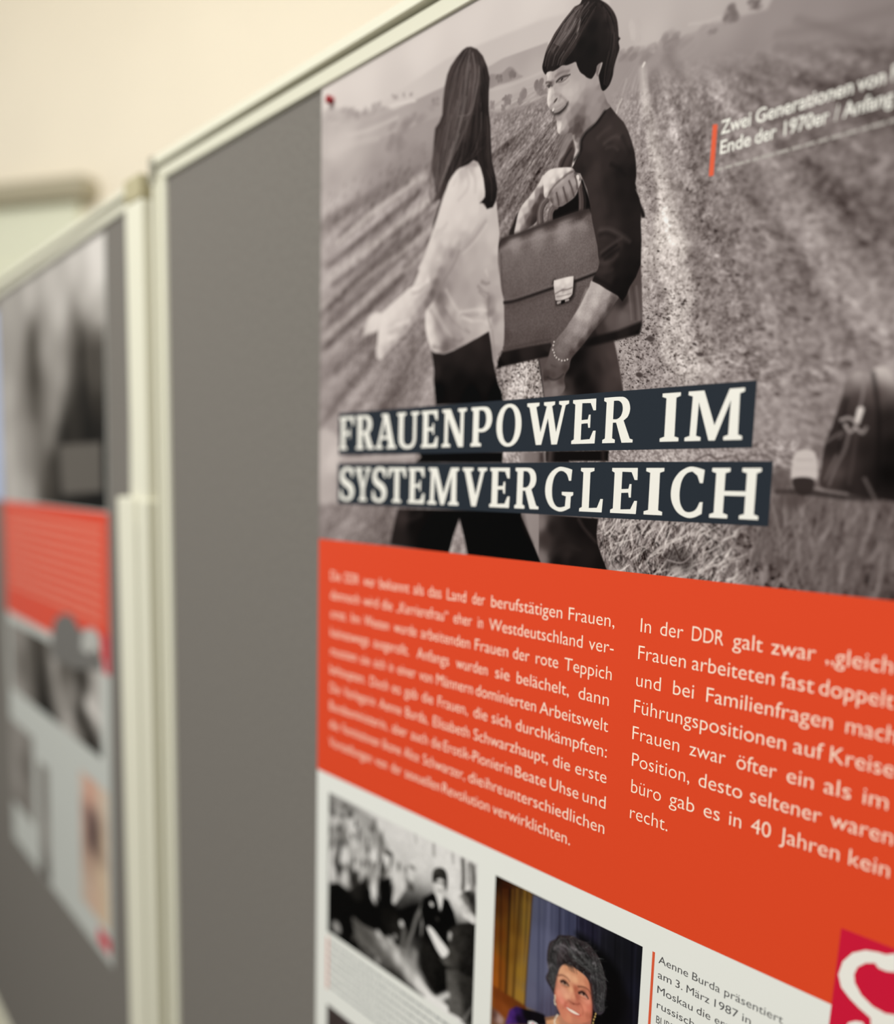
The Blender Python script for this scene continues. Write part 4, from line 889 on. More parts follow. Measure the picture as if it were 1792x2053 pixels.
('strands',[(246.5,32.5),(241.2,33.3),(234.4,37.7),(231.5,41.3),(226.9,45.5)],[(249.5,33.6),(246,36.8),(242.4,41.7),(238,45.3),(231.9,49)],50,.57,(90,170),.5,.23,82,.05),
('strands',[(257,35.3),(261.8,41.4),(265.2,49.2),(266.3,56.8),(265.3,63.6),(263.6,70.8),(263.4,78.6)],[(261.5,37.5),(267.8,45.3),(270.7,52.9),(271.8,58.7),(271.5,65.7),(269.5,72.7),(266.4,80.6)],60,.68,(24,86),.5,.28,83,.05),
('stroke',[(271.5,65.7),(270,69.6),(269.3,74.3),(267.1,79.7)],.86,.86,60,.4,.73,1),
('poly',[(139.6,104.3),(135.5,113.7),(131.3,122.3),(128.8,126.2),(129.6,121.9),(132.4,116.2),(136.6,107.7)],62,.93,1,1),
('shade',[(130.3,205),(134.9,206.8),(143.1,208.1),(152.2,206.7),(162.9,204.1),(174.3,201),(183.7,198.1),(185.5,204.5),(187.4,213.3),(190.1,222.9),(192.9,230.9),(196.1,235.8),(198,242.9),(136.1,240.8),(134.8,232.7),(133.2,224.1),(133.5,218.3),(131.8,210.6)],[(132.4,208.1,40),(145,209.3,40),(157.1,207.2,44),(174.4,203.4,48),(182.2,201.1,42),(145.4,219.2,32),(169.1,213.1,40),(186.3,218.6,38),(157.9,228.4,22),(181.3,230,26),(138.3,231.2,14),(170.1,237.3,10),(192.7,236.3,12),(135.3,218.4,44)],.72,0,2,1,1.6),
('poly',[(119.3,272),(199.2,273),(198.8,279.4),(116.6,279.1),(122.3,275.3)],8,.85,0,1),
('shade',[(98.5,311.8),(93.3,326.4),(90.2,338.2),(152.7,340.1),(157,327),(161.9,316.1),(166.6,327.4),(170.9,340),(233.4,339.4),(228.6,331.3),(222.1,321.1),(216.7,312.5),(215.8,309.1)],[(99.1,333.3,40),(115.2,321.7,20),(104.2,318.7,52),(131.3,331.3,12),(160.3,312.9,10),(179.6,328.3,10),(197,320.9,12),(213.8,320,16),(218.6,332,8),(231,338.7,12)],.71,0,3,1,1.6),
('stroke',[(102.8,318.4),(111.9,319),(123.6,314.6)],4.38,1.69,62,.5,2.58,1),
('stroke',[(217.6,312.1),(221.5,321.7),(226.3,328.2)],2.6,1.16,50,.5,1.77,1),
('shade',[(158.1,94.5),(162.5,94.1),(165.7,92.6),(170.8,96),(174,102.3),(175.7,108.6),(176.9,116.7),(173.9,119.5),(178.4,124),(183.6,124.4),(186.3,121.3),(188.1,130.9),(190,141),(189.2,148.7),(189.2,156.6),(190.3,164.6),(190.3,160),(192.7,173.2),(195.6,185),(196.7,196.6),(196.8,204.2),(195.8,210.6),(192.8,211.9),(191.4,215.2),(192.1,219.5),(189.7,220.9),(188,215.7),(186.5,207.7),(184.9,199),(183.2,198.1),(174.3,200.4),(162.9,203.9),(151,206.3),(142.4,207.5),(133,206),(129.7,203.8),(128,199.7),(125.5,194.8),(123.7,187.9),(123.4,181.2),(124.3,175.4),(128.2,163.5),(140.8,126.3),(146.2,103.8)],[(158.2,97.5,190),(165.5,94.3,176),(170.1,99.4,210),(173.4,108.1,212),(167.9,114.7,206),(172.4,117.7,196),(165.4,126.2,204),(171.8,137.5,186),(167.8,146.8,172),(177.2,128.6,196),(185.8,130.4,186),(183.5,141.7,192),(188.2,150.5,190),(175.2,148.1,178),(182.9,159.4,178),(168.4,162.1,170),(176.4,173.5,172),(189.1,170.4,176),(160,140.3,172),(130.9,168,128),(128.7,176,190),(126.3,181.5,206),(126.6,189.9,212),(129.5,198.6,208),(133.5,204,186),(138,189.6,150),(141.4,180.2,130),(137.3,171.4,112),(143.3,165.8,142),(149.1,158.7,156),(154.8,151.7,166),(160.5,148.7,176),(166.7,157.6,176),(172.9,170.3,168),(161.4,168.5,160),(155.7,175.7,164),(149.9,178.9,178),(150.2,187,150),(144.3,192,160),(156.1,185.3,180),(162,182.9,166),(167.6,178.9,162),(177,184.8,192),(177.2,190.3,180),(168.2,193.2,176),(162.5,195.7,168),(156.7,199.9,152),(150.8,202.5,130),(168.5,199.5,170),(179.7,195.3,188),(182.9,191.8,196),(183.4,179.5,140),(184.9,187.4,132),(188.6,172.6,168),(192.4,184.6,178),(194,196.2,176),(191.1,203.6,168),(188.4,191.7,150),(189.3,211.1,150),(181.2,156.2,182),(186.7,155.6,172),(184.9,164.4,170),(180.7,168.3,168),(144.8,203.5,108)],.6,0,1.3,1,1.6),
('stroke',[(177.4,131.6),(168.9,138.9),(158.7,145.1),(154.3,150.5)],4.41,5.09,160,.5,3.11,1),
('shade',[(158.1,94.5),(152.3,93.9),(146.8,95.8),(143.2,100),(140.3,105.5),(135.8,113.8),(132.8,120.5),(129.5,127.2),(126.4,131.8),(122,140.7),(115.5,149),(116.2,150.9),(112.6,156.2),(110.1,159.6),(104.8,160.7),(99.1,163.4),(90.9,166.8),(82.5,170.7),(74.2,173.8),(73.8,180.2),(72.2,186.7),(72,192.5),(70.4,198.6),(71.7,204.4),(76.5,206.2),(80.5,203.6),(86.1,199.7),(94.5,195.9),(98.6,192.9),(104.3,190.9),(108.3,187.1),(113.5,183.5),(119.1,179.9),(125.5,176.6),(130.5,172.9),(134.7,167.8),(138.2,162.6),(143,156.9),(148.8,150.6),(153.3,144.3),(158.7,145.1),(164.4,138.1),(170,131.1),(171.8,121.5),(167.5,106.7),(162.7,98.6)],[(150.6,98.7,214),(146.2,103.8,214),(161.5,105.3,212),(155.2,98.8,186),(158.7,109.7,206),(141.8,110.9,212),(137.3,119.3,210),(134.4,128.1,208),(128.2,137.5,208),(144,126.9,206),(141.2,136.7,200),(135.1,147.2,198),(153.2,123.6,208),(150.7,138.5,194),(144.8,148.9,172),(159.6,130,202),(158.3,136.9,180),(166.7,121.4,206),(165.6,131.3,196),(161.5,140.5,170),(149.7,153.9,142),(124.9,141.6,206),(120,149.9,208),(116.4,156.7,210),(111.3,163.5,212),(104.7,166,212),(96.6,170,212),(88.3,174.1,214),(79.8,178.3,216),(77.1,184.1,214),(77.3,191.3,212),(76.1,200.1,204),(85.9,192.2,206),(91.5,188.4,200),(85.7,184.3,206),(97,184.7,200),(105.2,182.2,190),(99.6,178.1,202),(110.3,175.2,190),(115.5,171.7,180),(107.5,170.6,206),(120.7,168.3,172),(125.6,163.2,170),(124.2,157.1,200),(130.5,155.7,176),(135.2,148.3,178),(137.4,140.6,180),(142.5,145.5,166),(137.9,154.4,140),(133.2,161,118),(129.6,167.1,104),(124.7,173,120),(118.3,177.1,146),(110.6,182.9,160),(104,187.3,160),(97.2,191.7,160),(88.9,196,170),(80.4,200.5,176),(147.3,145.6,150)],.66,0,1.1,1,1.6),
('stroke',[(109.9,161.6),(116.5,161.8),(122.9,159.4),(125.7,157.8)],1.73,.87,226,.7,1.32,1),
('stroke',[(110,164.6),(117.9,164.5),(124.3,161.3)],1.73,.87,132,.45,1.32,1),
('stroke',[(92.8,182.5),(99.7,182.9),(106.5,182)],2.97,1.49,226,.5,1.36,1),
('stroke',[(85.8,187.8),(94.3,187),(103.9,185.5)],2.4,1.2,150,.4,1.38,1),
('stroke',[(83.1,191),(91.6,191.9),(97.2,190.8)],2.41,1.21,224,.5,1.38,1),
('stroke',[(85.7,183.4),(91.3,181.4),(96.9,181.2)],1.8,.9,166,.4,1.38,1),
('stroke',[(143.4,167.4),(151,177.4),(158.5,184.8),(168.1,190)],1.66,.83,200,.6,1.27,1),
('stroke',[(138.6,173.3),(146.4,182.4),(156.4,191),(166.1,196.9)],2.79,1.4,122,.45,1.28,1),
('stroke',[(143.8,178),(151.4,186.3),(161.3,193.9)],1.67,.83,198,.5,1.28,1),
('stroke',[(128.8,178.5),(136.8,189.4),(144.6,198.5),(153.3,204.4)],1.7,.85,120,.4,1.3,1),
('stroke',[(133.9,179.2),(141.8,190),(150.7,198.4)],2.25,1.13,196,.45,1.29,1),
('stroke',[(158.4,183.2),(165.5,183.3),(173.5,183.6),(181.5,185.4)],1.64,.82,212,.6,1.25,1),
('stroke',[(159.8,186.6),(168.1,190),(177.3,191.1),(184.1,194.3)],1.91,.96,206,.55,1.25,1),
('stroke',[(158.5,184.8),(165.6,186.5),(173.7,186.8)],1.64,.82,140,.45,1.25,1),
('stroke',[(172.9,169.5),(177.6,173.3),(182.1,175.5)],1.6,.8,118,.55,1.22,1),
('stroke',[(176.2,167.3),(179.6,168.9),(182.4,169)],1.85,.93,112,.6,1.21,1),
('stroke',[(174.2,172.8),(178.8,176.6)],1.33,.67,116,.5,1.22,1),
('stroke',[(179.3,161.2),(181.1,164.6)],1.84,.92,200,.5,1.21,1),
('stroke',[(182.8,177.9),(182.6,185.6),(183.4,191.9),(185.3,196)],2.11,1.05,112,.45,1.21,1),
('stroke',[(132.2,202.2),(139.8,203.8),(149.7,203.2)],1.43,.71,108,.6,1.31,1),
('stroke',[(150.7,199.2),(156.8,201.5),(160.3,200.3)],1.94,.97,112,.5,1.27,1),
('stroke',[(186.5,198.4),(188,206.3),(189.5,215)],1.59,.79,124,.45,1.21,1),
('stroke',[(154.5,145.3),(150,152.4),(143,159.3),(138.3,165.1)],2.16,1.08,112,.4,1.24,1),
('stroke',[(124.9,179.7),(125,188),(128.2,198.5)],2,1,224,.5,1.31,1),
('stroke',[(158.1,95),(161.4,103.3),(160.2,109),(152.8,113.4)],2.4,1.2,170,.45,1.57,1),
('stroke',[(162.6,96.6),(167.3,102.7),(167.7,111.7)],1.71,.85,176,.5,1.57,1),
('stroke',[(155.8,94.4),(152.1,98.1),(147.7,103.1)],2.06,1.03,178,.4,1.58,1),
('stroke',[(132.8,128.9),(139.2,128),(142.3,125.5)],2.16,1.08,170,.5,1.65,1),
('stroke',[(131.3,131.7),(137.8,130.9)],1.81,.9,176,.5,1.66,1),
('stroke',[(177.4,131.6),(167.5,139.7),(157.1,144.9)],2.04,1.02,150,.5,1.56,1),
('stroke',[(178.9,133.9),(169,142),(158.8,147.2)],1.36,.68,214,.4,1.56,1),
('stroke',[(153.9,141.2),(144.9,149.9),(138.9,160.5)],5.28,2.64,134,.35,1.62,1),
('stroke',[(125.7,159.6),(120.8,164.2),(112.4,167.4)],1.84,.92,228,.5,1.69,1),
('stroke',[(159.6,94.9),(164,94.5),(169.2,96.3)],1.37,.68,120,.5,1.57,1),
('shade',[(74.5,173.1),(68,172.1),(62,174.2),(57.9,179.2),(54.7,185.2),(55,187.5),(61.6,186.4),(70.5,185.6),(74.1,182)],[(72.5,175.6,216),(65.1,177.3,214),(60.7,182.2,206),(57.7,185.5,186),(68.2,182.2,210)],1.73,1,3,1,1.6),
('blob',62.4,191,1.64,3.09,.3,72,.6,.9),
('shade',[(160.3,24.9),(165.8,28.2),(171,33.8),(174.9,40.9),(177.4,48.4),(177.1,56.8),(177.5,66.5),(179.4,76.6),(180.6,88.5),(181.8,97.4),(185,106.9),(186.9,114.1),(186.3,119.8),(183.6,124.3),(178.5,124.4),(176.3,120.7),(173,119.4),(176.4,117.1),(176.5,113.7),(174.7,105.4),(172.1,98.9),(169.3,94.5),(165.4,92.5),(161,93.8),(155.8,94.1),(150.4,93.8),(146.7,97),(143.2,100.2),(140.7,104.6),(135.6,109.1),(128.2,109.6),(131.3,104.5),(130.5,102.2),(128.7,95.5),(126.8,89.9),(125.6,86.5),(127.1,79.6),(127.8,71.5),(128.8,63.6),(132.7,61.1),(135.4,57.3),(135.9,48.3),(137.1,40.7),(139.2,34.3),(142.2,30.3),(147.4,26.9),(152.7,24.4),(156.3,23.9)],[(160.4,27.5,62),(155.3,28.7,54),(167.1,32.7,60),(148,34.2,72),(157.1,37.1,84),(166,40,78),(173.4,44.2,50),(143.7,40.7,74),(153,45.6,80),(163.5,48.8,88),(172.4,53.5,44),(141,51.9,72),(150.4,56.6,84),(161,59.7,74),(171.4,64.7,40),(138.3,63.2,64),(147.8,67.8,70),(158.6,72.8,56),(169,75.7,48),(176.4,79.6,52),(135.6,74.6,70),(142.1,78.3,52),(151.5,82.8,48),(162.2,85.6,36),(171,87.9,44),(178.4,91.7,52),(131.2,85.8,80),(139.3,87.8,52),(148.7,90.2,46),(157.9,90.5,34),(166.8,90.7,38),(130,95.9,96),(136.6,99.5,66),(141.2,96.5,50),(174.5,100.5,44),(180.4,104.9,50),(180.7,111.7,40),(182.5,119,32),(178.3,121,30)],.58,0,1.3,1,1.6),
('strands',[(156.6,25.3),(144.8,31.2),(139.2,45.3),(136.6,58.6),(129.8,70),(127.2,82.7),(126.7,95.1),(130.4,106.4)],[(164,27.8),(171.8,39.9),(176,54.6),(176.6,68.1),(177.8,80),(175.3,87.1),(168.2,90.1),(157.9,90.5)],150,.88,(30,132),.5,.39,71,.05),
('strands',[(156.6,25.3),(147.9,32.2),(143.1,46.5),(139.8,59.5),(137.1,71.9),(136,84.9),(134.9,97),(133.6,105)],[(162.6,28.3),(166.7,38.3),(166.5,51.7),(162.7,64.1),(157.2,74.4),(151.4,80.8),(147,84.7),(139.5,94)],90,.69,(70,190),.5,.29,72,.05),
('strands',[(171.9,74.5),(172.4,86.3),(173.6,96.4),(176.9,107),(178.2,119)],[(178.8,76.4),(179.6,88.2),(180.8,98.2),(185.1,108.9),(184,122.2)],30,.69,(24,84),.5,.29,73,.05),
('strands',[(128.3,71.6),(124.7,86.3),(121.7,93.9),(122,101.3),(125.6,109.5)],[(135.6,73.6),(136.2,89.1),(136.5,97.4),(135.1,104.3),(132.2,112)],40,.62,(70,140),.45,.42,74,.05),
('stroke',[(156.6,25.3),(149.4,32.7),(143.8,42.7),(141.2,55.9),(139.4,69.5),(136,84.9)],.82,.35,120,.6,.51,1),
('stroke',[(158.1,26.8),(152.6,35.6),(148.6,48.1),(146,61.3),(144.3,74.9),(142.4,86.5)],.7,.3,104,.6,.51,1),
('stroke',[(159.6,26.3),(157.1,37.1),(154.7,50),(150.6,60.6),(147.8,67.8)],.93,.4,132,.6,.51,1),
('stroke',[(161.9,29),(164.5,39.5),(163.6,50.8),(161.1,61.7),(156.9,66.4)],.93,.4,140,.6,.51,1),
('stroke',[(168.1,38.7),(167.7,46.3),(165.5,55.2),(161.2,63.7),(150.7,62.6)],.69,.3,146,.6,.5,1),
('stroke',[(165.6,31.2),(169,41.9),(168.4,54.2),(167.2,67.4),(166.4,82.8)],.58,.25,86,.6,.5,1),
('stroke',[(149.5,34.7),(145.4,45.2),(142.7,54.3)],.71,.3,112,.6,.52,1),
('stroke',[(154.3,40.1),(150.3,52.6),(141.6,66.1),(137.4,79.1)],.71,.3,104,.6,.51,1),
('stroke',[(156.8,64.4),(154.2,73.6),(151.5,82.8)],.59,.25,84,.6,.52,1),
('stroke',[(138.4,65.2),(134.1,76.2),(131.3,87.9),(128.5,99.7)],.73,.31,112,.6,.53,1),
('stroke',[(133.7,65.9),(130.9,77.5),(128.9,87.3)],.61,.26,110,.6,.54,1),
('stroke',[(142.5,90.7),(138.2,99.8),(133.6,107.1)],.73,.31,40,.6,.53,1),
('stroke',[(176,69.9),(178,83.9),(179.4,95.9),(182.6,106.3)],.58,.25,84,.6,.51,1),
('stroke',[(171,55),(173.1,69.1),(173.1,86.5),(175.9,98.9)],.7,.3,26,.6,.51,1),
('stroke',[(164.3,66.5),(163.3,78),(162.4,91.6)],1.18,.5,26,.6,.51,1),
('stroke',[(145.1,37.2),(140.9,49.8),(138.2,59.1)],.72,.31,40,.6,.52,1),
('stroke',[(151,33.2),(148.3,42.1),(146.6,55.5)],.59,.25,36,.6,.52,1),
('stroke',[(160.1,39),(157.7,50.9),(153.7,63.5)],.58,.25,38,.6,.51,1),
('stroke',[(171.8,41.8),(173.9,55.9),(174.1,67.4)],.92,.39,28,.6,.5,1),
('stroke',[(139,79.6),(137.8,89.5),(136.5,97.4)],.73,.31,36,.6,.53,1),
('stroke',[(177.4,101.2),(182.1,110.1),(182.5,119.9)],.7,.3,66,.6,.51,1),
('stroke',[(157.5,80.4),(156.2,87),(155.7,91.9)],.72,.31,26,.6,.52,1),
('stroke',[(167.9,83.2),(168.9,89.3),(170.6,94.6)],.71,.3,72,.6,.51,1),
('stroke',[(145.3,61.1),(142.7,75.5),(140.9,88.2)],.6,.26,96,.6,.53,1),
('stroke',[(126.4,87.7),(125,94.7),(130.3,103.2)],.62,.27,70,.6,.55,1),
('stroke',[(176.4,117.6),(174.6,118.7),(172.5,119.5)],1.18,.34,36,.9,.65,1),
('stroke',[(126.4,86.7),(122.6,95.2),(117,102.3),(120.3,100.9)],1.43,.54,110,.4,1.36,1),
('stroke',[(132,105.7),(129.7,109.3),(127.3,110.9)],1.43,.36,92,.5,1.09,1),
('stroke',[(123.1,86.9),(120,91.4),(117.6,96.1)],.9,.36,118,.4,1.1,1)]
ART_CEREMONY = [
('ground',[(17.1,549.3,150),(30.3,548.8,160),(48.4,550.1,175),(65.9,550.2,185),(86,552.5,198),(106.8,552.1,202),(129.5,550.7,202),(151.1,551.3,205),(168.9,549,206),(184.7,549.2,190),(99.5,573.7,195),(130.1,568,200),(165.5,565.1,205),(171.4,577.7,210),(158.5,562.7,205),(20.2,625.6,60),(31.7,632.9,12),(67.6,624.4,10),(92.7,619.7,20),(32.1,656.4,12),(67.9,641.2,14),(101.1,630.5,30),(131.7,614.3,14),(153.2,605.3,16),(153.9,625.5,22),(140,642.3,30),(147.8,654.4,34),(175.1,636.2,60),(169.2,659.5,72),(180.9,613.4,44),(182.8,657.7,50),(37.9,668.1,10),(50.8,668.3,14),(22.7,667.5,30),(61.1,647.6,70),(75.1,651.8,96),(88.8,657,104),(98.9,665.8,96),(111.8,668.5,88),(126,673.6,120),(141.1,673.6,180),(155.7,671.6,206),(169.9,674.7,210),(130.2,661.8,200),(117.8,658,170),(105,651.9,170),(93.4,646,150)],3),
('shade',[(16.8,548.2),(51.9,549),(76,551.4),(86.2,561.1),(99.4,571.6),(112.3,579.7),(115.8,594.3),(103.8,610.9),(84.4,616.5),(67.2,607.6),(46.2,622.5),(31.5,621.2),(17.9,626.4)],[(19.1,553.3,120),(30.2,547.7,150),(44.8,550,130),(25,567.7,170),(48.7,565.7,190),(36.3,577.8,120),(25.2,583.8,150),(52.6,579.1,180),(40.3,594.8,190),(59.8,587.8,160),(76.8,581.8,196),(69.8,571,150),(83,562.1,140),(94.8,577.5,180),(63.5,597.7,180),(77.2,598.2,150),(90.4,596.5,110),(38.8,613.8,170),(21.9,613.1,200),(53.2,610.6,60),(77.5,612.5,200),(104.7,589,200),(115.5,584.9,190),(103.6,606.6,190),(31.2,607.3,60),(83.7,589.2,90),(67.2,607.6,60)],1.28,0,1.5,1,1.6),
('blob',24.1,570.3,2.3,4.61,.1,190,.85,.7),
('blob',48.7,566.8,3.14,5.15,.1,196,.85,.7),
('blob',28,580.6,2.76,4.15,.1,150,.85,.7),
('blob',52.6,580.2,2.69,4.49,.1,196,.85,.7),
('blob',40.3,594.8,3.43,6.85,.1,206,.85,.7),
('blob',61.5,586.1,3.34,4.9,.1,186,.85,.7),
('blob',79.3,580.9,3.05,4.79,.1,206,.85,.7),
('blob',21.7,600.2,2.57,8.17,.1,206,.85,.7),
('blob',93.2,579.2,2.79,5.36,.1,206,.85,.7),
('blob',54.7,598.7,2.93,4.51,.1,190,.85,.7),
('blob',69.6,564.4,2.41,4.38,.1,176,.85,.7),
('blob',105.5,588.7,3.18,6.36,.1,196,.85,.7),
('blob',121.5,579.5,3.53,5.81,.1,200,.85,.7),
('blob',40.6,613.1,2.99,6.9,.1,196,.85,.7),
('blob',77.5,609.2,2.87,9.93,.1,206,.85,.7),
('blob',21.9,615.4,2.82,8.21,.1,196,.85,.7),
('blob',82.1,593.1,2.62,4.36,.1,180,.85,.7),
('blob',61.9,605.1,2.24,4.48,.1,180,.85,.7),
('blob',96.8,591.9,2.57,3.22,.1,190,.85,.7),
('blob',112.6,591.3,2.53,4.21,.1,196,.85,.7),
('blob',23,563.7,2.99,2.99,.1,52,.8,.8),
('blob',45.9,557.6,3.36,3.81,.1,60,.8,.8),
('blob',30.7,573.9,2.06,4.58,.1,46,.8,.8),
('blob',57.7,570.6,1.56,6.67,.1,40,.8,.8),
('blob',48.9,574.7,2.25,2.25,.1,72,.8,.8),
('blob',32.9,592.8,1.84,9.21,.1,36,.8,.8),
('blob',69.9,575.4,1.98,5.49,.1,80,.8,.8),
('blob',86.4,567.5,2.15,8.6,.1,90,.8,.8),
('blob',77.8,556.2,2.59,5.4,.1,110,.8,.8),
('blob',93.1,572.8,3.63,2.57,.1,70,.8,.8),
('blob',98.1,579.6,1.28,6.39,.1,60,.8,.8),
('blob',31.3,609.6,2.32,6.96,.1,30,.8,.8),
('blob',51.1,594.3,1.81,3.39,.1,60,.8,.8),
('blob',70.2,589.7,1.77,4.41,.1,70,.8,.8),
('blob',86.9,585.8,1.3,5.41,.1,56,.8,.8),
('blob',49.6,609.7,1.82,6.82,.1,30,.8,.8),
('blob',121.8,589.9,3.54,3.12,.1,70,.8,.8),
('blob',122.8,574.3,3.72,1.65,.1,110,.8,.8),
('blob',115.3,578.6,1.46,3.13,.1,110,.8,.8),
('blob',37.7,553.4,3.39,2.26,.1,80,.8,.8),
('blob',19.2,560.2,1.38,4.61,.1,60,.8,.8),
('blob',85.6,599.5,1.74,6.53,.1,36,.8,.8),
('blob',63.8,612.3,2.24,6.73,.1,22,.8,.8),
('blob',100.3,601.4,1.5,6.43,.1,60,.8,.8),
('blob',118.6,586.3,2.5,.83,.1,90,.8,.8),
('blob',36,561.9,2.49,2.27,.1,40,.75,.8),
('blob',54,562.9,1.78,3.34,.1,50,.75,.8),
('blob',19.5,578.7,1.63,4.64,.1,50,.75,.8),
('blob',40,583.4,2.05,2.96,.1,44,.75,.8),
('blob',30.9,586.5,1.84,4.6,.1,40,.75,.8),
('blob',70,579.8,1.76,3.3,.1,50,.75,.8),
('blob',83.4,579.4,1.3,4.33,.1,44,.75,.8),
('blob',63.4,593.3,1.34,3.34,.1,40,.75,.8),
('blob',45.8,601.9,1.37,4.55,.1,36,.75,.8),
('blob',72.9,561.1,2.18,3.27,.1,70,.75,.8),
('blob',97.9,573.2,2.13,2.34,.1,40,.75,.8),
('blob',90.2,587.9,1.29,5.39,.1,30,.75,.8),
('blob',21.5,589.7,1.63,5.82,.1,60,.75,.8),
('blob',56.6,603.7,1.8,2.25,.1,30,.75,.8),
('blob',107.6,579.3,1.69,4.22,.1,90,.75,.8),
('blob',30.6,568.2,1.6,3.43,.1,190,.8,.7),
('blob',45.3,574.8,2.03,3.38,.1,200,.8,.7),
('blob',34.8,600.2,1.84,4.61,.1,206,.8,.7),
('blob',71.5,572.6,1.75,3.29,.1,190,.8,.7),
('blob',54.5,589.7,1.57,3.37,.1,196,.8,.7),
('blob',83.6,587,1.52,3.26,.1,200,.8,.7),
('blob',99.8,584.3,1.92,3.2,.1,200,.8,.7),
('shade',[(19.4,627),(31.5,621.2),(44.4,623.2),(56.8,612.7),(67.1,606.5),(72.5,614.5),(77.7,619.7),(84.3,615.4),(85.6,598.4),(98.4,591.3),(100.6,611.1),(107,613.9),(120.8,605.1),(131.1,598.8),(135.9,607.3),(117.3,641.9),(91.7,642.3),(53.9,646),(50.8,669.5),(20.1,672.3)],[(24.3,647.7,8),(50.1,637.1,10),(76.3,632.1,10),(94,608.2,10),(97.7,623.2,34),(104.2,625.9,44),(116.5,615.4,14),(124.2,617.5,14),(53.4,618.6,44),(41.5,664.1,10),(113.9,632.6,40)],1.32,0,1.5,1,1.6),
('blob',29.3,661.1,6.16,5.21,.2,160,.9,.7),
('blob',112,623.2,2.77,2.99,0,196,.9,.5),
('stroke',[(78.3,610),(77.6,614.7),(79.4,618.5)],6.37,3.75,206,.9,1.72,1),
('stroke',[(87.2,597.7),(84.1,605.5),(82.7,615)],2.59,2.22,20,.8,1.69,1),
('shade',[(50.3,644),(64.5,643.8),(85,641.8),(104.7,644.3),(117.6,652.6),(133.1,656.2),(148.1,662.7),(166.7,663.9),(181.9,668.7),(176.6,671.4),(142.6,671.8),(111.9,670.7),(85.7,669.6),(63.2,666.2)],[(57.5,645.6,100),(71.6,651,96),(85.4,656.3,110),(98.8,661.4,104),(111.8,666.3,90),(91.8,646.7,150),(108.2,652.6,180),(120.9,657.6,180),(133.3,662.5,206),(145.3,666.2,212),(156.9,665.7,214),(171,667.9,210),(126,672.5,120),(102.2,666.4,84)],1.28,1,1.5,1,1.6),
('stroke',[(53.9,646),(75.1,652.9),(95.5,661.8),(114.9,667)],2.34,2.34,60,.6,2.39,1),
('stroke',[(63.2,663.9),(89,667),(115,668.1),(136.6,670.6)],3.11,3.89,40,.7,2.38,1),
('blob',85,643,3.77,2.88,.6,196,.8,.7),
('blob',99.8,642.1,4.36,2.61,.6,190,.8,.7),
('blob',91.9,648.9,3.3,2.2,.6,170,.8,.7),
('blob',84,665.9,3.35,2.24,.6,150,.8,.7),
('blob',108.1,650.4,3.25,4.33,.6,190,.8,.7),
('blob',104.5,636.7,2.16,2.59,.6,160,.8,.7),
('blob',54.2,658.6,2.3,5.76,.6,90,.8,.7),
('blob',59.8,670.1,3.45,2.3,.6,110,.8,.7),
('blob',78.8,663.8,2.02,2.02,.6,70,.8,.7),
('stroke',[(134.2,600.7),(128.6,611.4),(124.4,623.8),(120.2,634.2),(117.4,644.1)],3.85,3.15,128,.9,1.34,1),
('stroke',[(115.3,626.6),(114,634.8),(112.7,646.2)],4.7,5.42,120,.8,2.21,1),
('stroke',[(135.8,606.3),(135.3,612.8),(134.9,621.4)],4.9,3.5,150,.85,1.61,1),
('stroke',[(128,639.3),(126.8,648.4),(125.4,654.4)],6.09,3.58,150,.8,2.19,1),
('shade',[(135.4,592.9),(145.3,584.9),(151,585.7),(158,584),(162.1,584.3),(167.9,591),(170.9,598.8),(168.6,608.8),(163.6,621.2),(161.2,632.5),(163.7,660.2),(153.9,663),(140.5,654.8),(134.3,649.2),(134.9,623.5),(136.1,612.5),(132.8,603.4)],[(139.8,593.3,22),(145.7,598.1,12),(156.9,591.5,14),(165.4,598.1,18),(146.5,618.4,14),(157.7,613.6,16),(141.1,631.2,44),(147.2,638.9,40),(156.1,645.2,30),(144.7,650.6,40),(159.3,654.1,26)],.76,0,1.5,1,1.6),
('shade',[(145.7,576.1),(146.2,571.3),(150.3,566.2),(155.1,563.9),(159.4,566.9),(158.9,573.5),(157,578.3),(156.6,584.5),(154.2,594.6),(149.6,587.3),(146.6,582.3)],[(149.2,576.2,190),(153.4,575.6,214),(156.9,573.3,170),(150.8,580.7,196),(153.2,586.9,206),(153.4,592.9,200),(157.7,576,150)],.75,1,1,1,1.6),
('shade',[(145,576.8),(144.5,571.9),(146.1,567.3),(151.6,563.7),(157.2,563.2),(160.1,567.1),(160.4,575),(158.5,578.7),(157.5,572.1),(153.3,571.2),(149.1,573.7),(146.7,577.2)],[(147.5,568.8,70),(153.1,566.7,60),(158.1,568.8,52),(149.1,572.2,40),(159.6,573.3,50)],.75,1,1,1,1.6),
('stroke',[(147.8,575.8),(151.3,574.4)],1.19,1.02,50,.8,.78,0),
('stroke',[(153.4,574.6),(156.9,573.8)],1.19,1.02,56,.8,.78,0),
('stroke',[(150.1,581.5),(154.3,580.2)],.85,.85,110,.7,.78,0),
('blob',144.5,594.3,2.03,1.83,0,206,.9,.6),
('blob',151.1,602.9,1.82,1.62,0,60,.9,.6),
('stroke',[(153.8,585.6),(153.5,594.9)],1.7,1.36,206,.8,1.3,1),
('shade',[(164.3,604.6),(173.5,596.7),(189,589.2),(190.7,628.7),(181.8,635),(172.2,631.4),(159.9,634.1),(154.1,631.6),(162.2,621.8)],[(168.4,604.9,60),(180.2,597.8,46),(186.9,600.8,40),(174.1,611.4,56),(185,616.5,40),(167.8,622.3,70),(181.5,628.1,36),(159.7,630.1,84)],.92,0,1.5,1,1.6),
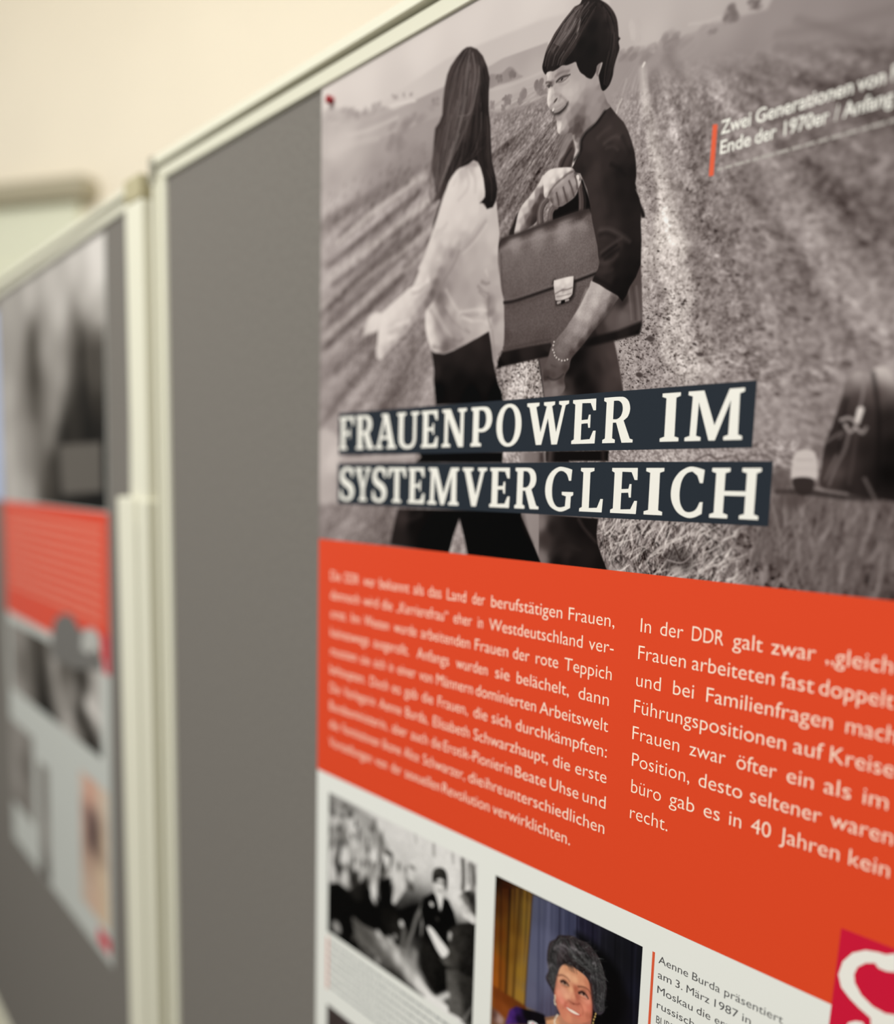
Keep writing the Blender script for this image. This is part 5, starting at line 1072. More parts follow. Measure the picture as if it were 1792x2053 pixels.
('shade',[(161.4,636.5),(172.3,632.4),(189.5,631.3),(191,663.9),(165.4,667.6)],[(165.9,645.7,90),(173.3,657.4,96),(182.1,642.9,52),(186.7,655.7,44),(169,654.4,100)],1.13,0,2,1,1.6),
('shade',[(172.1,579.3),(174.6,574.4),(179.1,570.7),(185.5,568.2),(188.2,571),(189,590.1),(181.2,590.5),(175.2,589)],[(174.9,581.2,200),(178.3,584.8,190),(184.5,575.4,50),(187.3,581.1,70),(181.8,572.6,56),(179.4,577.5,110),(185,587.9,206),(179.9,589.1,206)],.72,1,1,1,1.6),
('poly',[(140.5,614.2),(144.8,611.9),(155,616.8),(163.6,622.2),(158.3,629.2),(152.6,627.2),(146.6,621.5)],212,.95,1,1),
('stroke',[(164.5,608.6),(163.9,611.9)],3.39,2.71,200,.9,1.29,0),
('stroke',[(153.9,664),(163.5,655.1)],5.96,4.56,206,.9,1.34,0),
('stroke',[(177.9,670.4),(187.9,653.1)],2.39,1.71,150,.6,1.3,0),
('stroke',[(174.9,549.8),(176.1,562.1),(175.8,571)],3.46,3.46,84,.9,1.25,1),
('stroke',[(183.4,550.6),(185.1,558.7),(185.5,568.2)],4.18,4.18,110,.8,1.24,1),
('stroke',[(171.5,548.1),(171.5,563.8),(170.1,580.1)],1.54,1.54,196,.7,1.25,1),
('stroke',[(164.8,548.5),(165.7,555.1)],2.33,2.33,150,.7,1.26,1),
('stroke',[(145.4,548.8),(145.7,556.3)],1.99,1.99,120,.8,1.29,1),
('stroke',[(125,548.1),(126.3,552.8)],2.04,2.04,150,.7,1.33,1),
('stroke',[(186,550.6),(187.1,561.8)],1.52,1.52,60,.7,1.23,1),
('stroke',[(180.2,550.8),(181.4,563.9)],.76,.76,50,.7,1.24,1),
('grain',[(16.8,548.2),(189.2,549.4),(190.3,664.2),(22,752.5)],16,1.2,1.6,0,95,2,1,None)]
ART_PORTRAIT = [
('ground',[(205.7,550.7,20,8,2),(216.1,554.6,46,18,4),(210.9,568.6,70,36,8),(211.8,588.1,100,52,10),(211.1,608.7,140,74,16),(210.8,622.3,150,80,20),(221.4,577.4,92,58,14),(226.1,588.5,120,84,26),(229.5,606.7,140,104,34),(231.9,622.1,150,112,40),(218.3,598.7,110,70,16),(232.8,559.7,96,70,24),(235,571.7,96,74,28),(234.8,552.5,70,46,14),(234.3,604.5,130,98,36),(242.1,555.9,78,80,100),(249.5,578.2,84,86,108),(244.4,599.7,88,90,112),(242.2,617,90,90,110),(255.9,556.6,66,68,88),(270.6,556.6,52,54,74),(253.4,621.2,70,64,82),(266.8,552.1,60,62,80),(277.6,553.6,26,24,40),(284.8,556.6,30,28,44),(295.1,558,20,20,26),(305.1,559.4,16,16,20),(314.5,555.2,18,18,24),(317.9,559.4,16,16,22),(299.8,579.6,6,6,8),(307,587.9,10,8,10),(316,577.6,20,20,30),(313.8,593.3,14,12,18),(320.2,593,24,22,30)],2.5),
('stroke',[(212,556.9),(212.7,594.5),(213.5,633.3)],1.32,1.32,(46,20,4),.7,.67,1),
('stroke',[(219.4,554),(219.2,591.6),(219,630.6)],1.74,1.74,(30,14,4),.8,.67,1),
('stroke',[(221.4,553.2),(221.2,590.7),(221,629.5)],1.52,1.52,(130,92,30),.5,.66,1),
('stroke',[(227.9,550.7),(226.7,588.3),(225.6,627.3)],1.29,1.29,(60,34,8),.7,.66,1),
('stroke',[(216.5,555.1),(216.5,592.8),(216.5,631.8)],1.53,1.53,(96,50,10),.5,.67,1),
('stroke',[(225.1,551.8),(224.5,589.2),(223.9,628.1)],1.73,1.73,(140,100,34),.5,.66,1),
('stroke',[(231.8,549.2),(231.7,586),(231.6,624.3)],2.13,2.13,(150,112,40),.5,.65,1),
('stroke',[(224.3,552.1),(224.6,589.2),(224.9,627.6)],.86,.86,(70,40,10),.7,.66,1),
('stroke',[(213.7,556.2),(214.2,593.8),(214.8,632.6)],1.54,1.54,(110,56,12),.4,.67,1),
('stroke',[(235.3,547.8),(235.7,584.3),(236,622.1)],1.7,1.7,(140,104,40),.5,.65,1),
('shade',[(238.4,549.8),(237.4,577.1),(236.3,603.6),(235.7,628.2),(253.5,623.7),(261,619.9),(259.4,592.6),(275.5,566.7),(274.5,548.9)],[(242.1,555.9,78,80,100),(249.5,578.2,88,90,114),(244.4,599.7,90,92,114),(242.2,617,92,92,114),(255.9,556.6,68,70,92),(267.1,558.1,56,58,80),(253.4,621.2,72,66,86),(270.4,553,56,58,80)],1.31,0,2.5,1,1.6),
('stroke',[(243.8,551),(244.7,586.7),(245.9,627.6)],1.47,1.47,(62,64,86),.5,.64,1),
('stroke',[(251.1,550.8),(251.3,583.7),(252,624.5)],2.29,2.29,(100,102,128),.4,.64,1),
('stroke',[(260.1,550.5),(261.1,579.3),(262.8,618.9)],.82,.82,(40,40,58),.9,.63,1),
('stroke',[(263,550.4),(264.2,577.9),(266.1,617.2)],1.64,1.64,(78,80,104),.5,.63,1),
('stroke',[(267.4,550.3),(268.5,576),(270.4,615)],1.02,1.02,(48,50,70),.6,.62,1),
('stroke',[(248,550.9),(248.3,585.1),(249,626)],1.25,1.25,(68,70,92),.4,.64,1),
('stroke',[(255.6,550.7),(256.9,581.2),(258.7,621)],1.45,1.45,(84,86,110),.4,.63,1),
('stroke',[(237.9,550.6),(236.9,577.3),(235.9,603.7),(235.5,627.6)],.85,.85,(40,22,8),.8,.49,1),
('stroke',[(237.2,550.9),(235.9,577.7),(234.7,604.3),(234.3,628.2)],.85,.85,(158,120,50),.5,.49,1),
('stroke',[(243.7,549.8),(245.8,592.6),(247.8,634.1)],1.47,1.47,(62,64,86),.5,.64,1),
('stroke',[(251.7,549.6),(253.5,589.1),(255.4,630.1)],2.28,2.28,(96,98,122),.4,.64,1),
('stroke',[(260,549.3),(261.4,585.4),(263.2,626)],.82,.82,(44,44,62),.8,.63,1),
('stroke',[(262.9,549.2),(264.6,584),(266.5,624.3)],1.64,1.64,(74,76,98),.5,.63,1),
('stroke',[(267.3,549.1),(268.9,582),(270.8,622.1)],1.02,1.02,(48,50,70),.6,.62,1),
('stroke',[(272.4,549),(273.8,579.7),(275.8,619.5)],1.21,1.21,(66,68,92),.6,.62,1),
('stroke',[(273.4,548.9),(274.9,579.2),(276.8,618.9)],1.01,1.01,(16,14,28),.8,.62,1),
('stroke',[(247.9,549.7),(249.8,590.8),(251.6,632.1)],1.25,1.25,(70,72,94),.4,.64,1),
('stroke',[(279.4,548.7),(280.7,576.5),(282.7,615.8)],1.6,1.6,(44,42,62),.5,.61,1),
('stroke',[(285,548.6),(286.2,574),(288.2,612.9)],1.39,1.39,(12,12,22),.6,.61,1),
('stroke',[(289.8,548.4),(290.9,571.8),(292.9,610.5)],1.77,1.77,(40,40,54),.5,.6,1),
('stroke',[(294.5,548.3),(295.5,569.7),(297.6,608)],1.37,1.37,(30,30,38),.5,.6,1),
('stroke',[(301.1,548.1),(302,566.7),(304.1,604.6)],.97,.97,(10,10,12),.6,.59,1),
('stroke',[(305.7,547.9),(306.4,564.7),(308.5,602.3)],1.73,1.73,(26,26,32),.4,.59,1),
('stroke',[(312.7,547.7),(313,561.6),(314.8,599)],1.14,1.14,(8,8,16),.6,.58,1),
('stroke',[(315.3,547.7),(315.2,560.6),(316.7,598)],1.32,1.32,(30,30,44),.5,.58,1),
('shade',[(273.8,561.3),(286.5,561.8),(297.6,565.8),(306,573.6),(309.5,586.7),(307.9,602.6),(288.2,612.9),(286.2,580)],[(292.5,571.1,5,5,6),(303.4,583.8,6,5,6),(297.6,598.6,5,4,5),(290.7,596.1,8,6,8)],4.39,1,2.5,1,1.6),
('shade',[(207.1,626.8),(215.4,626.9),(226.4,626.9),(236.3,627.2),(238,630.3),(222.7,636.8),(220.5,644.7),(208.5,646.8)],[(210.3,629.4,110,52,16),(219.8,630.1,106,50,14),(230.7,630.1,100,50,16),(211.7,639.7,124,60,20),(218.5,638.9,130,66,24)],1.06,0,1.5,1,1.6),
('shade',[(206.6,642.9),(212.7,643.3),(218,645.3),(217.4,650.1),(207.1,655.5)],[(209.4,647,90,60,50),(213.8,648.2,170,140,130),(208.8,653.5,110,76,64)],1.42,0,1.5,1,1.6),
('shade',[(222.7,636.8),(228.3,631.3),(236.4,629.2),(245.8,626.3),(252,625.1),(253.5,631.1),(219,649.2),(220.9,643.2)],[(225.2,636.9,70,36,110),(228.4,633.9,46,24,80),(222.2,643.8,78,40,120),(231.1,639.2,20,10,30),(238.1,632.2,8,6,10),(247.6,630.6,10,8,12),(227.2,643.9,60,30,96)],.69,0,1,1,1.6),
('poly',[(239,636.4),(242.3,634.4),(246.2,634),(247.1,634.8),(239.3,638.9)],(224,222,220),.34,0,1),
('blob',243,636.3,.77,.9,0,(206,40,70),.9,.4),
('shade',[(252.9,626.6),(262.5,620.3),(265.4,617.6),(287.9,608.5),(287.6,613.6),(253.9,631.2)],[(255.3,627.3,206,150,110),(259.8,626.8,212,158,116),(267.1,621.8,186,128,100),(277.8,617.4,190,120,96),(285.4,613.5,170,104,84)],.66,0,1,1,1.6),
('poly',[(252.1,626.7),(261.8,621.2),(262.2,622.4),(253.2,628.5)],(120,84,60),.33,0,.8),
('blob',261.6,621.3,.68,.62,0,(238,226,206),.95,.5),
('blob',262,621.5,.37,.31,0,(150,110,84),.6,.6),
('blob',261,622.8,.68,.62,0,(238,226,206),.95,.5),
('blob',261.3,622.9,.37,.31,0,(150,110,84),.6,.6),
('blob',260.4,624.2,.69,.62,0,(238,226,206),.95,.5),
('blob',260.8,624.4,.37,.31,0,(150,110,84),.6,.6),
('blob',260.2,625.5,.69,.62,0,(238,226,206),.95,.5),
('blob',260.5,625.7,.37,.31,0,(150,110,84),.6,.6),
('blob',260.4,626.5,.69,.62,0,(238,226,206),.95,.5),
('blob',260.7,626.7,.37,.31,0,(150,110,84),.6,.6),
('blob',260.9,627.3,.69,.62,0,(238,226,206),.95,.5),
('blob',261.2,627.5,.37,.31,0,(150,110,84),.6,.6),
('blob',262.3,620.1,.68,.62,0,(238,226,206),.95,.5),
('blob',262.6,620.3,.37,.31,0,(150,110,84),.6,.6),
('shade',[(258.2,570.9),(260.3,567.8),(266.1,565.4),(271.1,563.6),(276.8,563.8),(281.7,563.3),(287.4,566.2),(291.1,569.3),(293.3,573.1),(295.7,578.5),(297.2,584.4),(297.1,589.9),(296.1,595.2),(296.7,599.1),(294.5,602.9),(291.2,604.4),(287.5,601.3),(286.4,595.1),(285.3,588.4),(282.2,583.7),(276.6,584),(270.8,583.6),(265,585),(262.3,589.4),(260.4,596),(260.1,601.2),(260,608.2),(258,607.3),(255.6,604.7),(252.7,602.2),(251.6,599.5),(253.4,594.2),(252,588.5),(251.9,582.8),(253.2,575.9),(256.1,572.8)],[(261.2,569.9,40,32,34),(267.7,567.7,44,36,38),(257.1,578.6,56,46,48),(261.5,575.4,84,76,80),(264.3,572.9,60,52,56),(271.6,572.1,96,88,92),(268.3,578.5,44,36,38),(263.3,580.8,58,48,50),(275.5,566.7,40,32,34),(278.7,571.4,52,44,46),(276.2,577.4,30,24,24),(284.3,571.2,48,40,42),(285.9,574.2,66,58,60),(289.4,576.1,60,52,54),(284.9,580.7,30,22,24),(279.2,579.7,26,20,20),(254.5,586.1,50,42,44),(254.9,592.3,84,78,84),(258,593.3,70,64,68),(254.5,599.4,54,46,50),(257,602.7,44,36,40),(290.5,582.8,40,32,36),(287.7,582.3,86,80,84),(293.5,587.4,46,38,42),(290.5,593.1,46,38,42),(295.3,593.8,56,48,56),(293,601,60,52,60),(289.4,587.6,34,26,30),(272.1,581.7,36,28,28),(266.3,581.9,30,24,24)],.39,1,1,1,1.6),
('strands',[(259.6,569.3),(256.1,574),(253.5,581.5),(253.1,588),(254.5,593),(253.7,599.2),(257,603.9)],[(266.1,565.9),(262,572.6),(260.1,578.5),(259,585.3),(260.1,590.5),(259.6,595.7),(259.7,603.9)],110,.55,(20,150),.55,.24,84,.05),
('strands',[(261.1,568.7),(264.2,571.7),(266.6,575.5),(269.7,578.5),(274.9,579.2),(279.9,580),(284.2,581)],[(271.1,564),(275.5,566.7),(278.5,569),(282.8,570.1),(286.5,572.7),(290,574.6),(292.2,577.2)],160,.55,(16,136),.55,.24,85,.05),
('strands',[(281.4,570.1),(284.5,574.8),(285.7,582.7),(286.9,590.7),(288,597.4),(291.1,603.2)],[(287.5,567.4),(291.9,571.4),(295.3,578.1),(296.8,585.8),(296.6,593.1),(296.1,600.6)],120,.47,(18,110),.5,.24,86,.05),
('straw',[(258.2,570.9),(260.3,567.8),(266.1,565.4),(271.1,563.6),(276.8,563.8),(281.7,563.3),(287.4,566.2),(291.1,569.3),(293.3,573.1),(295.7,578.5),(297.2,584.4),(297.1,589.9),(296.1,595.2),(296.7,599.1),(294.5,602.9),(291.2,604.4),(287.5,601.3),(286.4,595.1),(285.3,588.4),(282.2,583.7),(276.6,584),(270.8,583.6),(265,585),(262.3,589.4),(260.4,596),(260.1,601.2),(260,608.2),(258,607.3),(255.6,604.7),(252.7,602.2),(251.6,599.5),(253.4,594.2),(252,588.5),(251.9,582.8),(253.2,575.9),(256.1,572.8)],520,3.91,.55,-.6,1.6,(26,96),.55,91),
('straw',[(258.2,570.9),(260.3,567.8),(266.1,565.4),(271.1,563.6),(276.8,563.8),(281.7,563.3),(287.4,566.2),(291.1,569.3),(293.3,573.1),(295.7,578.5),(297.2,584.4),(297.1,589.9),(296.1,595.2),(296.7,599.1),(294.5,602.9),(291.2,604.4),(287.5,601.3),(286.4,595.1),(285.3,588.4),(282.2,583.7),(276.6,584),(270.8,583.6),(265,585),(262.3,589.4),(260.4,596),(260.1,601.2),(260,608.2),(258,607.3),(255.6,604.7),(252.7,602.2),(251.6,599.5),(253.4,594.2),(252,588.5),(251.9,582.8),(253.2,575.9),(256.1,572.8)],160,3.3,.49,.5,1.4,(90,160),.5,92),
('straw',[(258.2,570.9),(260.3,567.8),(266.1,565.4),(271.1,563.6),(276.8,563.8),(281.7,563.3),(287.4,566.2),(291.1,569.3),(293.3,573.1),(295.7,578.5),(297.2,584.4),(297.1,589.9),(296.1,595.2),(296.7,599.1),(294.5,602.9),(291.2,604.4),(287.5,601.3),(286.4,595.1),(285.3,588.4),(282.2,583.7),(276.6,584),(270.8,583.6),(265,585),(262.3,589.4),(260.4,596),(260.1,601.2),(260,608.2),(258,607.3),(255.6,604.7),(252.7,602.2),(251.6,599.5),(253.4,594.2),(252,588.5),(251.9,582.8),(253.2,575.9),(256.1,572.8)],260,3.67,.55,.3,1.6,(14,34),.6,93),
('stroke',[(257.1,578),(260,575.4),(263.7,575),(266,576.5)],1.25,.52,(110,104,108),.6,.8,1),
('stroke',[(262.1,573.2),(265.8,572.8),(268.7,573.4)],1.24,.52,(150,144,148),.6,.79,1),
('stroke',[(270.1,571.5),(273.7,571.2),(275.9,572)],1.23,.51,(140,134,138),.6,.78,1),
('stroke',[(253.3,592.3),(256.2,589.1),(258.5,589.9)],1.27,.53,(120,114,118),.6,.81,1),
('stroke',[(277.2,571.4),(279.4,571),(280.1,571.9)],1.21,.51,(130,124,128),.6,.77,1),
('stroke',[(286.6,574.4),(287.9,573.2),(288.6,574.7)],1.2,.5,(150,144,148),.6,.76,1),
('stroke',[(261.7,579),(264.7,580.2),(267,581.6)],1.24,.52,(100,94,98),.6,.79,1),
('shade',[(262.2,589.1),(265,585),(268.6,583.7),(272.2,583.2),(276.5,583.7),(281.6,584.7),(284.9,587.9),(286.6,595.1),(287.8,601.2),(287.8,608.5),(285.4,612.3),(281.3,615.3),(274.3,619.6),(268.5,621),(265.5,619.5),(262.7,616.4),(261,613.5),(259.2,608),(259.6,601.4),(260.7,595.2)],[(263.7,589.4,216,160,124),(268,586.1,206,146,110),(272.3,585.3,200,138,104),(278.1,586.3,206,142,108),(283.2,588.2,196,126,96),(262.6,594.9,216,156,124),(269,590.6,224,168,132),(274.1,590.7,226,168,130),(279.8,591,214,146,112),(261.4,600.6,206,138,112),(267.1,596.5,176,116,88),(266,602.1,222,156,128),(263.1,604.8,226,150,124),(268.3,604.1,230,166,134),(271.6,598.1,222,160,122),(275.1,596.4,176,100,76),(273.3,601.7,218,148,116),(276.8,600.5,176,100,80),(280.3,598.2,216,140,112),(283.9,599.5,222,142,118),(284.3,594.4,190,116,92),(281.5,594.5,168,104,80),(272.1,606.6,190,116,92),(277.1,604.7,190,112,90),(264.9,609,226,140,118),(268.6,609.6,206,120,98),(262,611.1,206,120,98),(286.2,603.2,206,120,98),(282.1,605.3,222,138,112),(281,610.8,206,124,98),(285.1,608.7,186,108,84),(266.7,615.6,206,128,100),(271.3,617.1,214,140,108),(275.6,617.3,196,124,96),(265.1,613.9,200,122,96)],.48,1,.7,1,1.6),
('stroke',[(261.4,593.9),(264.6,592.2),(268.3,592.2),(270.2,593.5)],.94,.52,(104,64,48),.8,.48,1),
('stroke',[(276.8,593.8),(280.6,592.2),(284.2,592.3),(286,594.1)],1.02,.51,(104,60,44),.8,.47,1),
('stroke',[(263.8,596.9),(265.6,595.5),(267.8,595.6),(269.7,596.7)],1.67,.83,(40,24,22),.95,.48,1),
('stroke',[(264.9,597.3),(266.8,597.3),(269,596.9)],.94,.62,(150,140,130),.7,.4,1),
('blob',266.5,596.6,.79,.85,0,(30,20,20),.95,.5),
('stroke',[(264.3,598.8),(267.2,598.5),(269.7,597.5)],.63,.42,(150,92,72),.6,.48,1),
('stroke',[(277.7,597.6),(280.1,595.7),(282.6,596.1),(284.5,597.8)],1.63,.82,(38,22,20),.95,.47,1),
('stroke',[(279.2,597.6),(281.3,597.4),(283.4,597.7)],.92,.61,(150,140,130),.7,.39,1),
('blob',281,596.7,.78,.84,0,(28,18,18),.95,.5),
('stroke',[(278.2,599.5),(281,599.3),(283.9,598.9)],.61,.41,(150,88,68),.6,.47,1),
('stroke',[(275.4,595),(274.9,597.8),(275.7,600.4),(277,602.9)],1.43,1.23,(168,92,68),.55,1.1,1),
('stroke',[(270.6,605.8),(272.1,606.6),(274.6,606.3),(277.1,605.3),(278.5,604)],.93,.73,(140,72,56),.8,.63,1),
('blob',273.9,606.6,.73,.42,.3,(110,50,40),.8,.6),
('stroke',[(271.7,599.3),(271,602.2),(270.7,605.4)],1.44,1.03,(236,178,146),.5,1.1,1),
('stroke',[(269.9,606.5),(267.2,610.7),(266.6,613.2)],.83,.62,(170,92,72),.6,.79,1),
('stroke',[(279.6,604.4),(281.2,607),(281,610.2)],.82,.61,(166,88,68),.6,.78,1),
('poly',[(267.6,610.8),(270.2,611),(273.1,610.5),(276.7,610.5),(279.7,611),(279.1,612),(276.5,613),(272.9,613.4),(269.9,612.7)],(182,70,60),.39,1,1),
('poly',[(268.6,611.3),(270.9,611.2),(273.5,610.9),(276.7,611),(279,611.3),(276.8,612.3),(273.6,612.8),(270.6,612.5)],(240,226,208),.26,1,1),
('stroke',[(272.6,614.8),(276.2,614.4),(279,613.1)],.83,.62,(196,104,82),.6,.63,1),
('stroke',[(260.3,594.8),(260.1,601.2),(259.7,607.7),(260.9,612.8)],1.05,.84,(120,66,50),.45,.96,1),
('stroke',[(285.7,588.2),(287,594.9),(288,602.3),(287.6,608.6)],1.61,1.41,(110,52,40),.5,1.23,1),
('strands',[(264.3,585.4),(267.9,584.3),(269.5,586.7)],[(272.1,582.3),(275.1,583.4),(276,586.4)],24,.3,(30,70),.6,.18,87,.05),
('blob',259.6,608.4,.56,.74,0,(226,206,176),.95,.5),
('blob',259.8,609.9,.56,.74,0,(226,206,176),.95,.5),
('blob',259.4,611.7,.56,.74,0,(226,206,176),.95,.5),
('blob',259.7,613.2,.56,.74,0,(226,206,176),.95,.5),
('blob',260.3,613.8,.56,.74,0,(226,206,176),.95,.5),
('blob',290.5,604.7,.41,.83,.3,(216,180,110),.95,.5),
('blob',290.1,606.7,.41,.83,.3,(216,180,110),.95,.5),
('blob',289.4,608.9,.42,.83,.3,(216,180,110),.95,.5),
('blob',289,611.3,.42,.83,.3,(216,180,110),.95,.5)]
ART_LEFT_PHOTO = [
('ground',[(-426.9,25.4,176),(-321.9,21.5,176),(-208.1,15.6,184),(-129,18.5,200),(-111.6,44.7,200),(-130.5,53.1,194),(-277.7,67.8,180),(-170.1,70.7,172),(-113.4,90.8,166),(-488.7,60.6,152),(-523.4,94.5,150),(-420.1,98.2,84),(-411.2,149.9,70),(-420.9,193.4,90),(-341.8,113.7,152),(-283.7,153.3,152),(-311.1,199.3,142),(-339.3,240.4,128),(-192.2,104.5,104),(-183.3,130.5,60),(-176.3,193.9,44),(-157.9,232.7,30),(-124.5,136.7,82),(-126,172.7,90),(-118,209.7,60),(-110,246.7,40),(-220.2,223.9,55),(-503.9,196.7,132),(-522.1,219.6,156),(-446.6,222.3,132),(-479.3,252.2,142),(-423.8,283.5,120),(-549.4,316.3,178),(-456.2,318.6,162),(-343.9,298.1,80),(-346.2,327.4,70),(-266.4,242.4,40),(-111.6,289.9,24),(-109,321,22),(-204.4,330.3,36),(-272.3,332.4,44),(-297.1,343.9,40),(-122.8,334.1,24),(-547.5,30,160),(-564.7,169.6,170),(-574.7,250.4,176),(-316.9,276.4,60),(-104.9,259,30)],9),
('stroke',[(-192.2,104.5),(-183.2,168.1),(-178.2,232)],9.9,11.13,44,.7,5.57,1),
('stroke',[(-417.4,98.5),(-412.5,164.4),(-422.3,208.2)],7.15,7.15,62,.7,5.72,1),
('stroke',[(-124.5,136.7),(-117.5,197.5),(-110.9,321.1)],8.34,10.72,40,.6,4.77,1),
('poly',[(-290.5,250.1),(-112,250.3),(-110.6,312.3),(-281,320)],104,2.77,0,.95)]
ART_LEFT_CROWD = [
('ground',[(-621.2,628.1,150),(-550.3,615.2,112),(-484.6,603.2,104),(-422,575.4,70),(-411.1,614.4,60),(-339.4,576.8,150),(-285.8,536.9,80),(-260.1,510.7,78),(-216.4,554.4,66),(-192.6,521.7,150),(-149.8,508,168),(-151,535.6,172),(-195.5,579.1,56),(-242.5,610.9,140),(-317.1,627,144),(-402.3,678.6,18),(-374.7,684.3,14),(-414,648,56),(-490.8,664.6,124),(-557.4,679,160),(-220.4,628.2,56),(-177,647,56),(-156.4,663.2,46),(-143.8,610.5,192),(-175,603.4,186),(-269.5,662.5,176),(-223.2,681,156),(-598.3,734.1,176),(-497,727.3,160),(-322.8,707.5,160),(-132.1,573.2,170),(-123.9,619.7,170),(-301,577.4,96),(-545.4,570.4,140),(-111.2,541.9,176)],6),
('stroke',[(-427.9,576.4),(-409.6,630.5),(-380,681.5)],8.34,13.35,30,.8,5.01,1),
('stroke',[(-238.2,536.4),(-218.4,591.1),(-198,630.3),(-156.4,663.2)],10.29,13.23,52,.75,4.41,1),
('stroke',[(-183.7,605.3),(-133.9,618.7)],13.05,10.15,200,.85,3.63,1),
('stroke',[(-343,554),(-335.9,599.6),(-293,645),(-246.5,679.6)],11.04,9.46,160,.7,4.73,1)]
ART_LEFT_PEACH = [
('ground',[(-214.4,731.3,194,180,168),(-181.1,736.1,200,156,138),(-138.2,729.9,200,180,164),(-108,734.5,196,184,166),(-217.7,793.5,190,164,150),(-172.1,777.8,110,92,90),(-166.4,798.3,84,70,72),(-141.1,804,150,130,116),(-116.1,794.8,194,178,158),(-174.8,839.2,180,156,140),(-132.2,845.1,202,184,160),(-166,889.2,196,170,152),(-113.2,889.2,198,180,156),(-199.4,887.7,188,172,158),(-108.2,924.4,196,180,158)],8),
('blob',-168.4,793,7.61,33.49,0,(84,72,72),.9,.7)]
ART_LEFT_GREY = [
('ground',[(-641.4,792.4,150),(-565.8,753.8,140),(-537.1,801.1,110),(-592.4,835.8,150),(-509.1,847.5,128),(-461.9,850.4,150),(-580.8,889.3,120),(-449.4,881.9,140),(-653.9,893.4,140)],6)]
ART_LEFT_DARK = [
('ground',[(-398.4,803.9,130),(-371.5,820.8,120),(-390.2,878.6,140),(-363.9,903.4,150),(-395.9,950.8,100),(-334.6,875.4,160)],6)]
TEXT_LEFT_COLUMN = [('Die',16.9,30.2,371.25),('DDR',36,53.3,371.25),('war',59.9,73.6,371.25),('bekannt',79,112.6,371.25),('als',117.6,128.1,371.25),('das',133.3,146.2,371.25),('Land',152.3,170.3,371.25),('der',176.5,187.6,371.25),('berufstätigen',193.7,251.7,371.25),('Frauen,',256.6,289,371.25),('dennoch',17.2,54.7,386.43),('wird',60.2,77.6,386.43),('die',82.5,94,386.43),('„Karrierefrau“',99.2,153.6,386.43),('eher',159.3,176.5,386.43),('in',182.2,186.7,386.43),('Westdeutschland',192.5,267.6,386.43),('ver-',272.2,289.4,386.43),('ortet.',17.4,38.6,401.61),('Im',45,55.4,401.61),('Westen',61.2,90.5,401.61),('wurde',96.7,121.5,401.61),('arbeitenden',126.5,175.3,401.61),('Frauen',180.3,209.6,401.61),('der',214.1,227.6,401.61),('rote',232.9,250.3,401.61),('Teppich',255.1,289,401.61),('keineswegs',17.6,67,416.79),('ausgerollt.',73,113.7,416.79),('Anfangs',122.8,155.6,416.79),('wurden',163,192.3,416.79),('sie',199.4,211.7,416.79),('belächelt,',218,259.2,416.79),('dann',266.6,288,416.79),('mussten',17.8,52.4,431.97),('sie',57.6,68.4,431.97),('sich',73.8,86.9,431.97),('in',92.1,96.8,431.97),('einer',101.9,121.6,431.97),('von',126,139.4,431.97),('Männern',144,179.3,431.97),('dominierten',182.4,234.5,431.97),('Arbeitswelt',237.6,288.5,431.97),('behaupten.',17.1,63.5,447.15),('Doch',69.6,90.9,447.15),('es',96.1,105.1,447.15),('gab',110.1,124,447.15),('die',129.3,140.6,447.15),('Frauen,',145.9,175.1,447.15),('die',181,193.5,447.15),('sich',197.7,214.1,447.15),('durchkämpften:',218.8,288.5,447.15),('Die',17.3,30.6,462.33),('Verlegerin',35.9,75.8,462.33),('Aenne',81.4,106.5,462.33),('Burda,',111.7,135.8,462.33),('Elisabeth',141.5,177.4,462.33),('Schwarzhaupt,',181.7,245.6,462.33),('die',249.9,262.8,462.33),('erste',266.8,289.2,462.33),('Bundesministerin,',17.1,91.2,477.51),('aber',96.6,113.7,477.51),('auch',118.3,136,477.51),('die',140.3,150.2,477.51),('Erotik-Pionierin',153,216.7,477.51),('Beate',219.6,245,477.51),('Uhse',248,269.9,477.51),('und',273.1,289.5,477.51),('die',17.3,29.5,492.69),('Feministinnen',35,81.4,492.69),('Ikone',86.3,106.8,492.69),('Alice',111.1,127,492.69),('Schwarzer,',131.8,174.3,492.69),('die',178.1,191.9,492.69),('ihre',193.5,209.1,492.69),('unterschiedlichen',211.1,289.6,492.69),('Vorstellungen',17,72.3,507.87),('von',77.4,91,507.87),('der',96.8,107.9,507.87),('sexuellen',112.5,150,507.87),('Revolution',152.9,198.2,507.87),('verwirklichten.',201.3,265.4,507.87)]
TEXT_RIGHT_COLUMN = [('In',306.2,312.7,371.25),('der',318.5,332.2,371.25),('DDR',337.4,354.9,371.25),('galt',360,375.5,371.25),('zwar',379.9,401,371.25),('„gleich',405.8,434.2,371.25),('Frauen',305.7,334.8,386.43),('arbeiteten',338.5,382.4,386.43),('fast',385.8,401.6,386.43),('doppelt',404,436.2,386.43),('und',305.4,320.8,401.61),('bei',328.4,340.5,401.61),('Familienfragen',347.8,411.1,401.61),('mach',417.3,438.5,401.61),('Führungspositionen',305,390.6,416.79),('auf',394.4,408.4,416.79),('Kreise',411.6,438.9,416.79),('Frauen',304.9,334.2,431.97),('zwar',340.3,360.6,431.97),('öfter',366.7,387.2,431.97),('ein',392.4,405,431.97),('als',410,422,431.97),('im',427.4,437.7,431.97),('Position,',305.6,341.3,447.15),('desto',346.7,370.7,447.15),('seltener',375,409.9,447.15),('waren',414.2,441,447.15),('büro',306.1,325.1,462.33),('gab',330.3,345.2,462.33),('es',350.7,359.7,462.33),('in',365,371.4,462.33),('40',376.7,386.7,462.33),('Jahren',391.3,419.4,462.33),('kein',423.8,441,462.33),('recht.',306.3,330.3,477.51)]
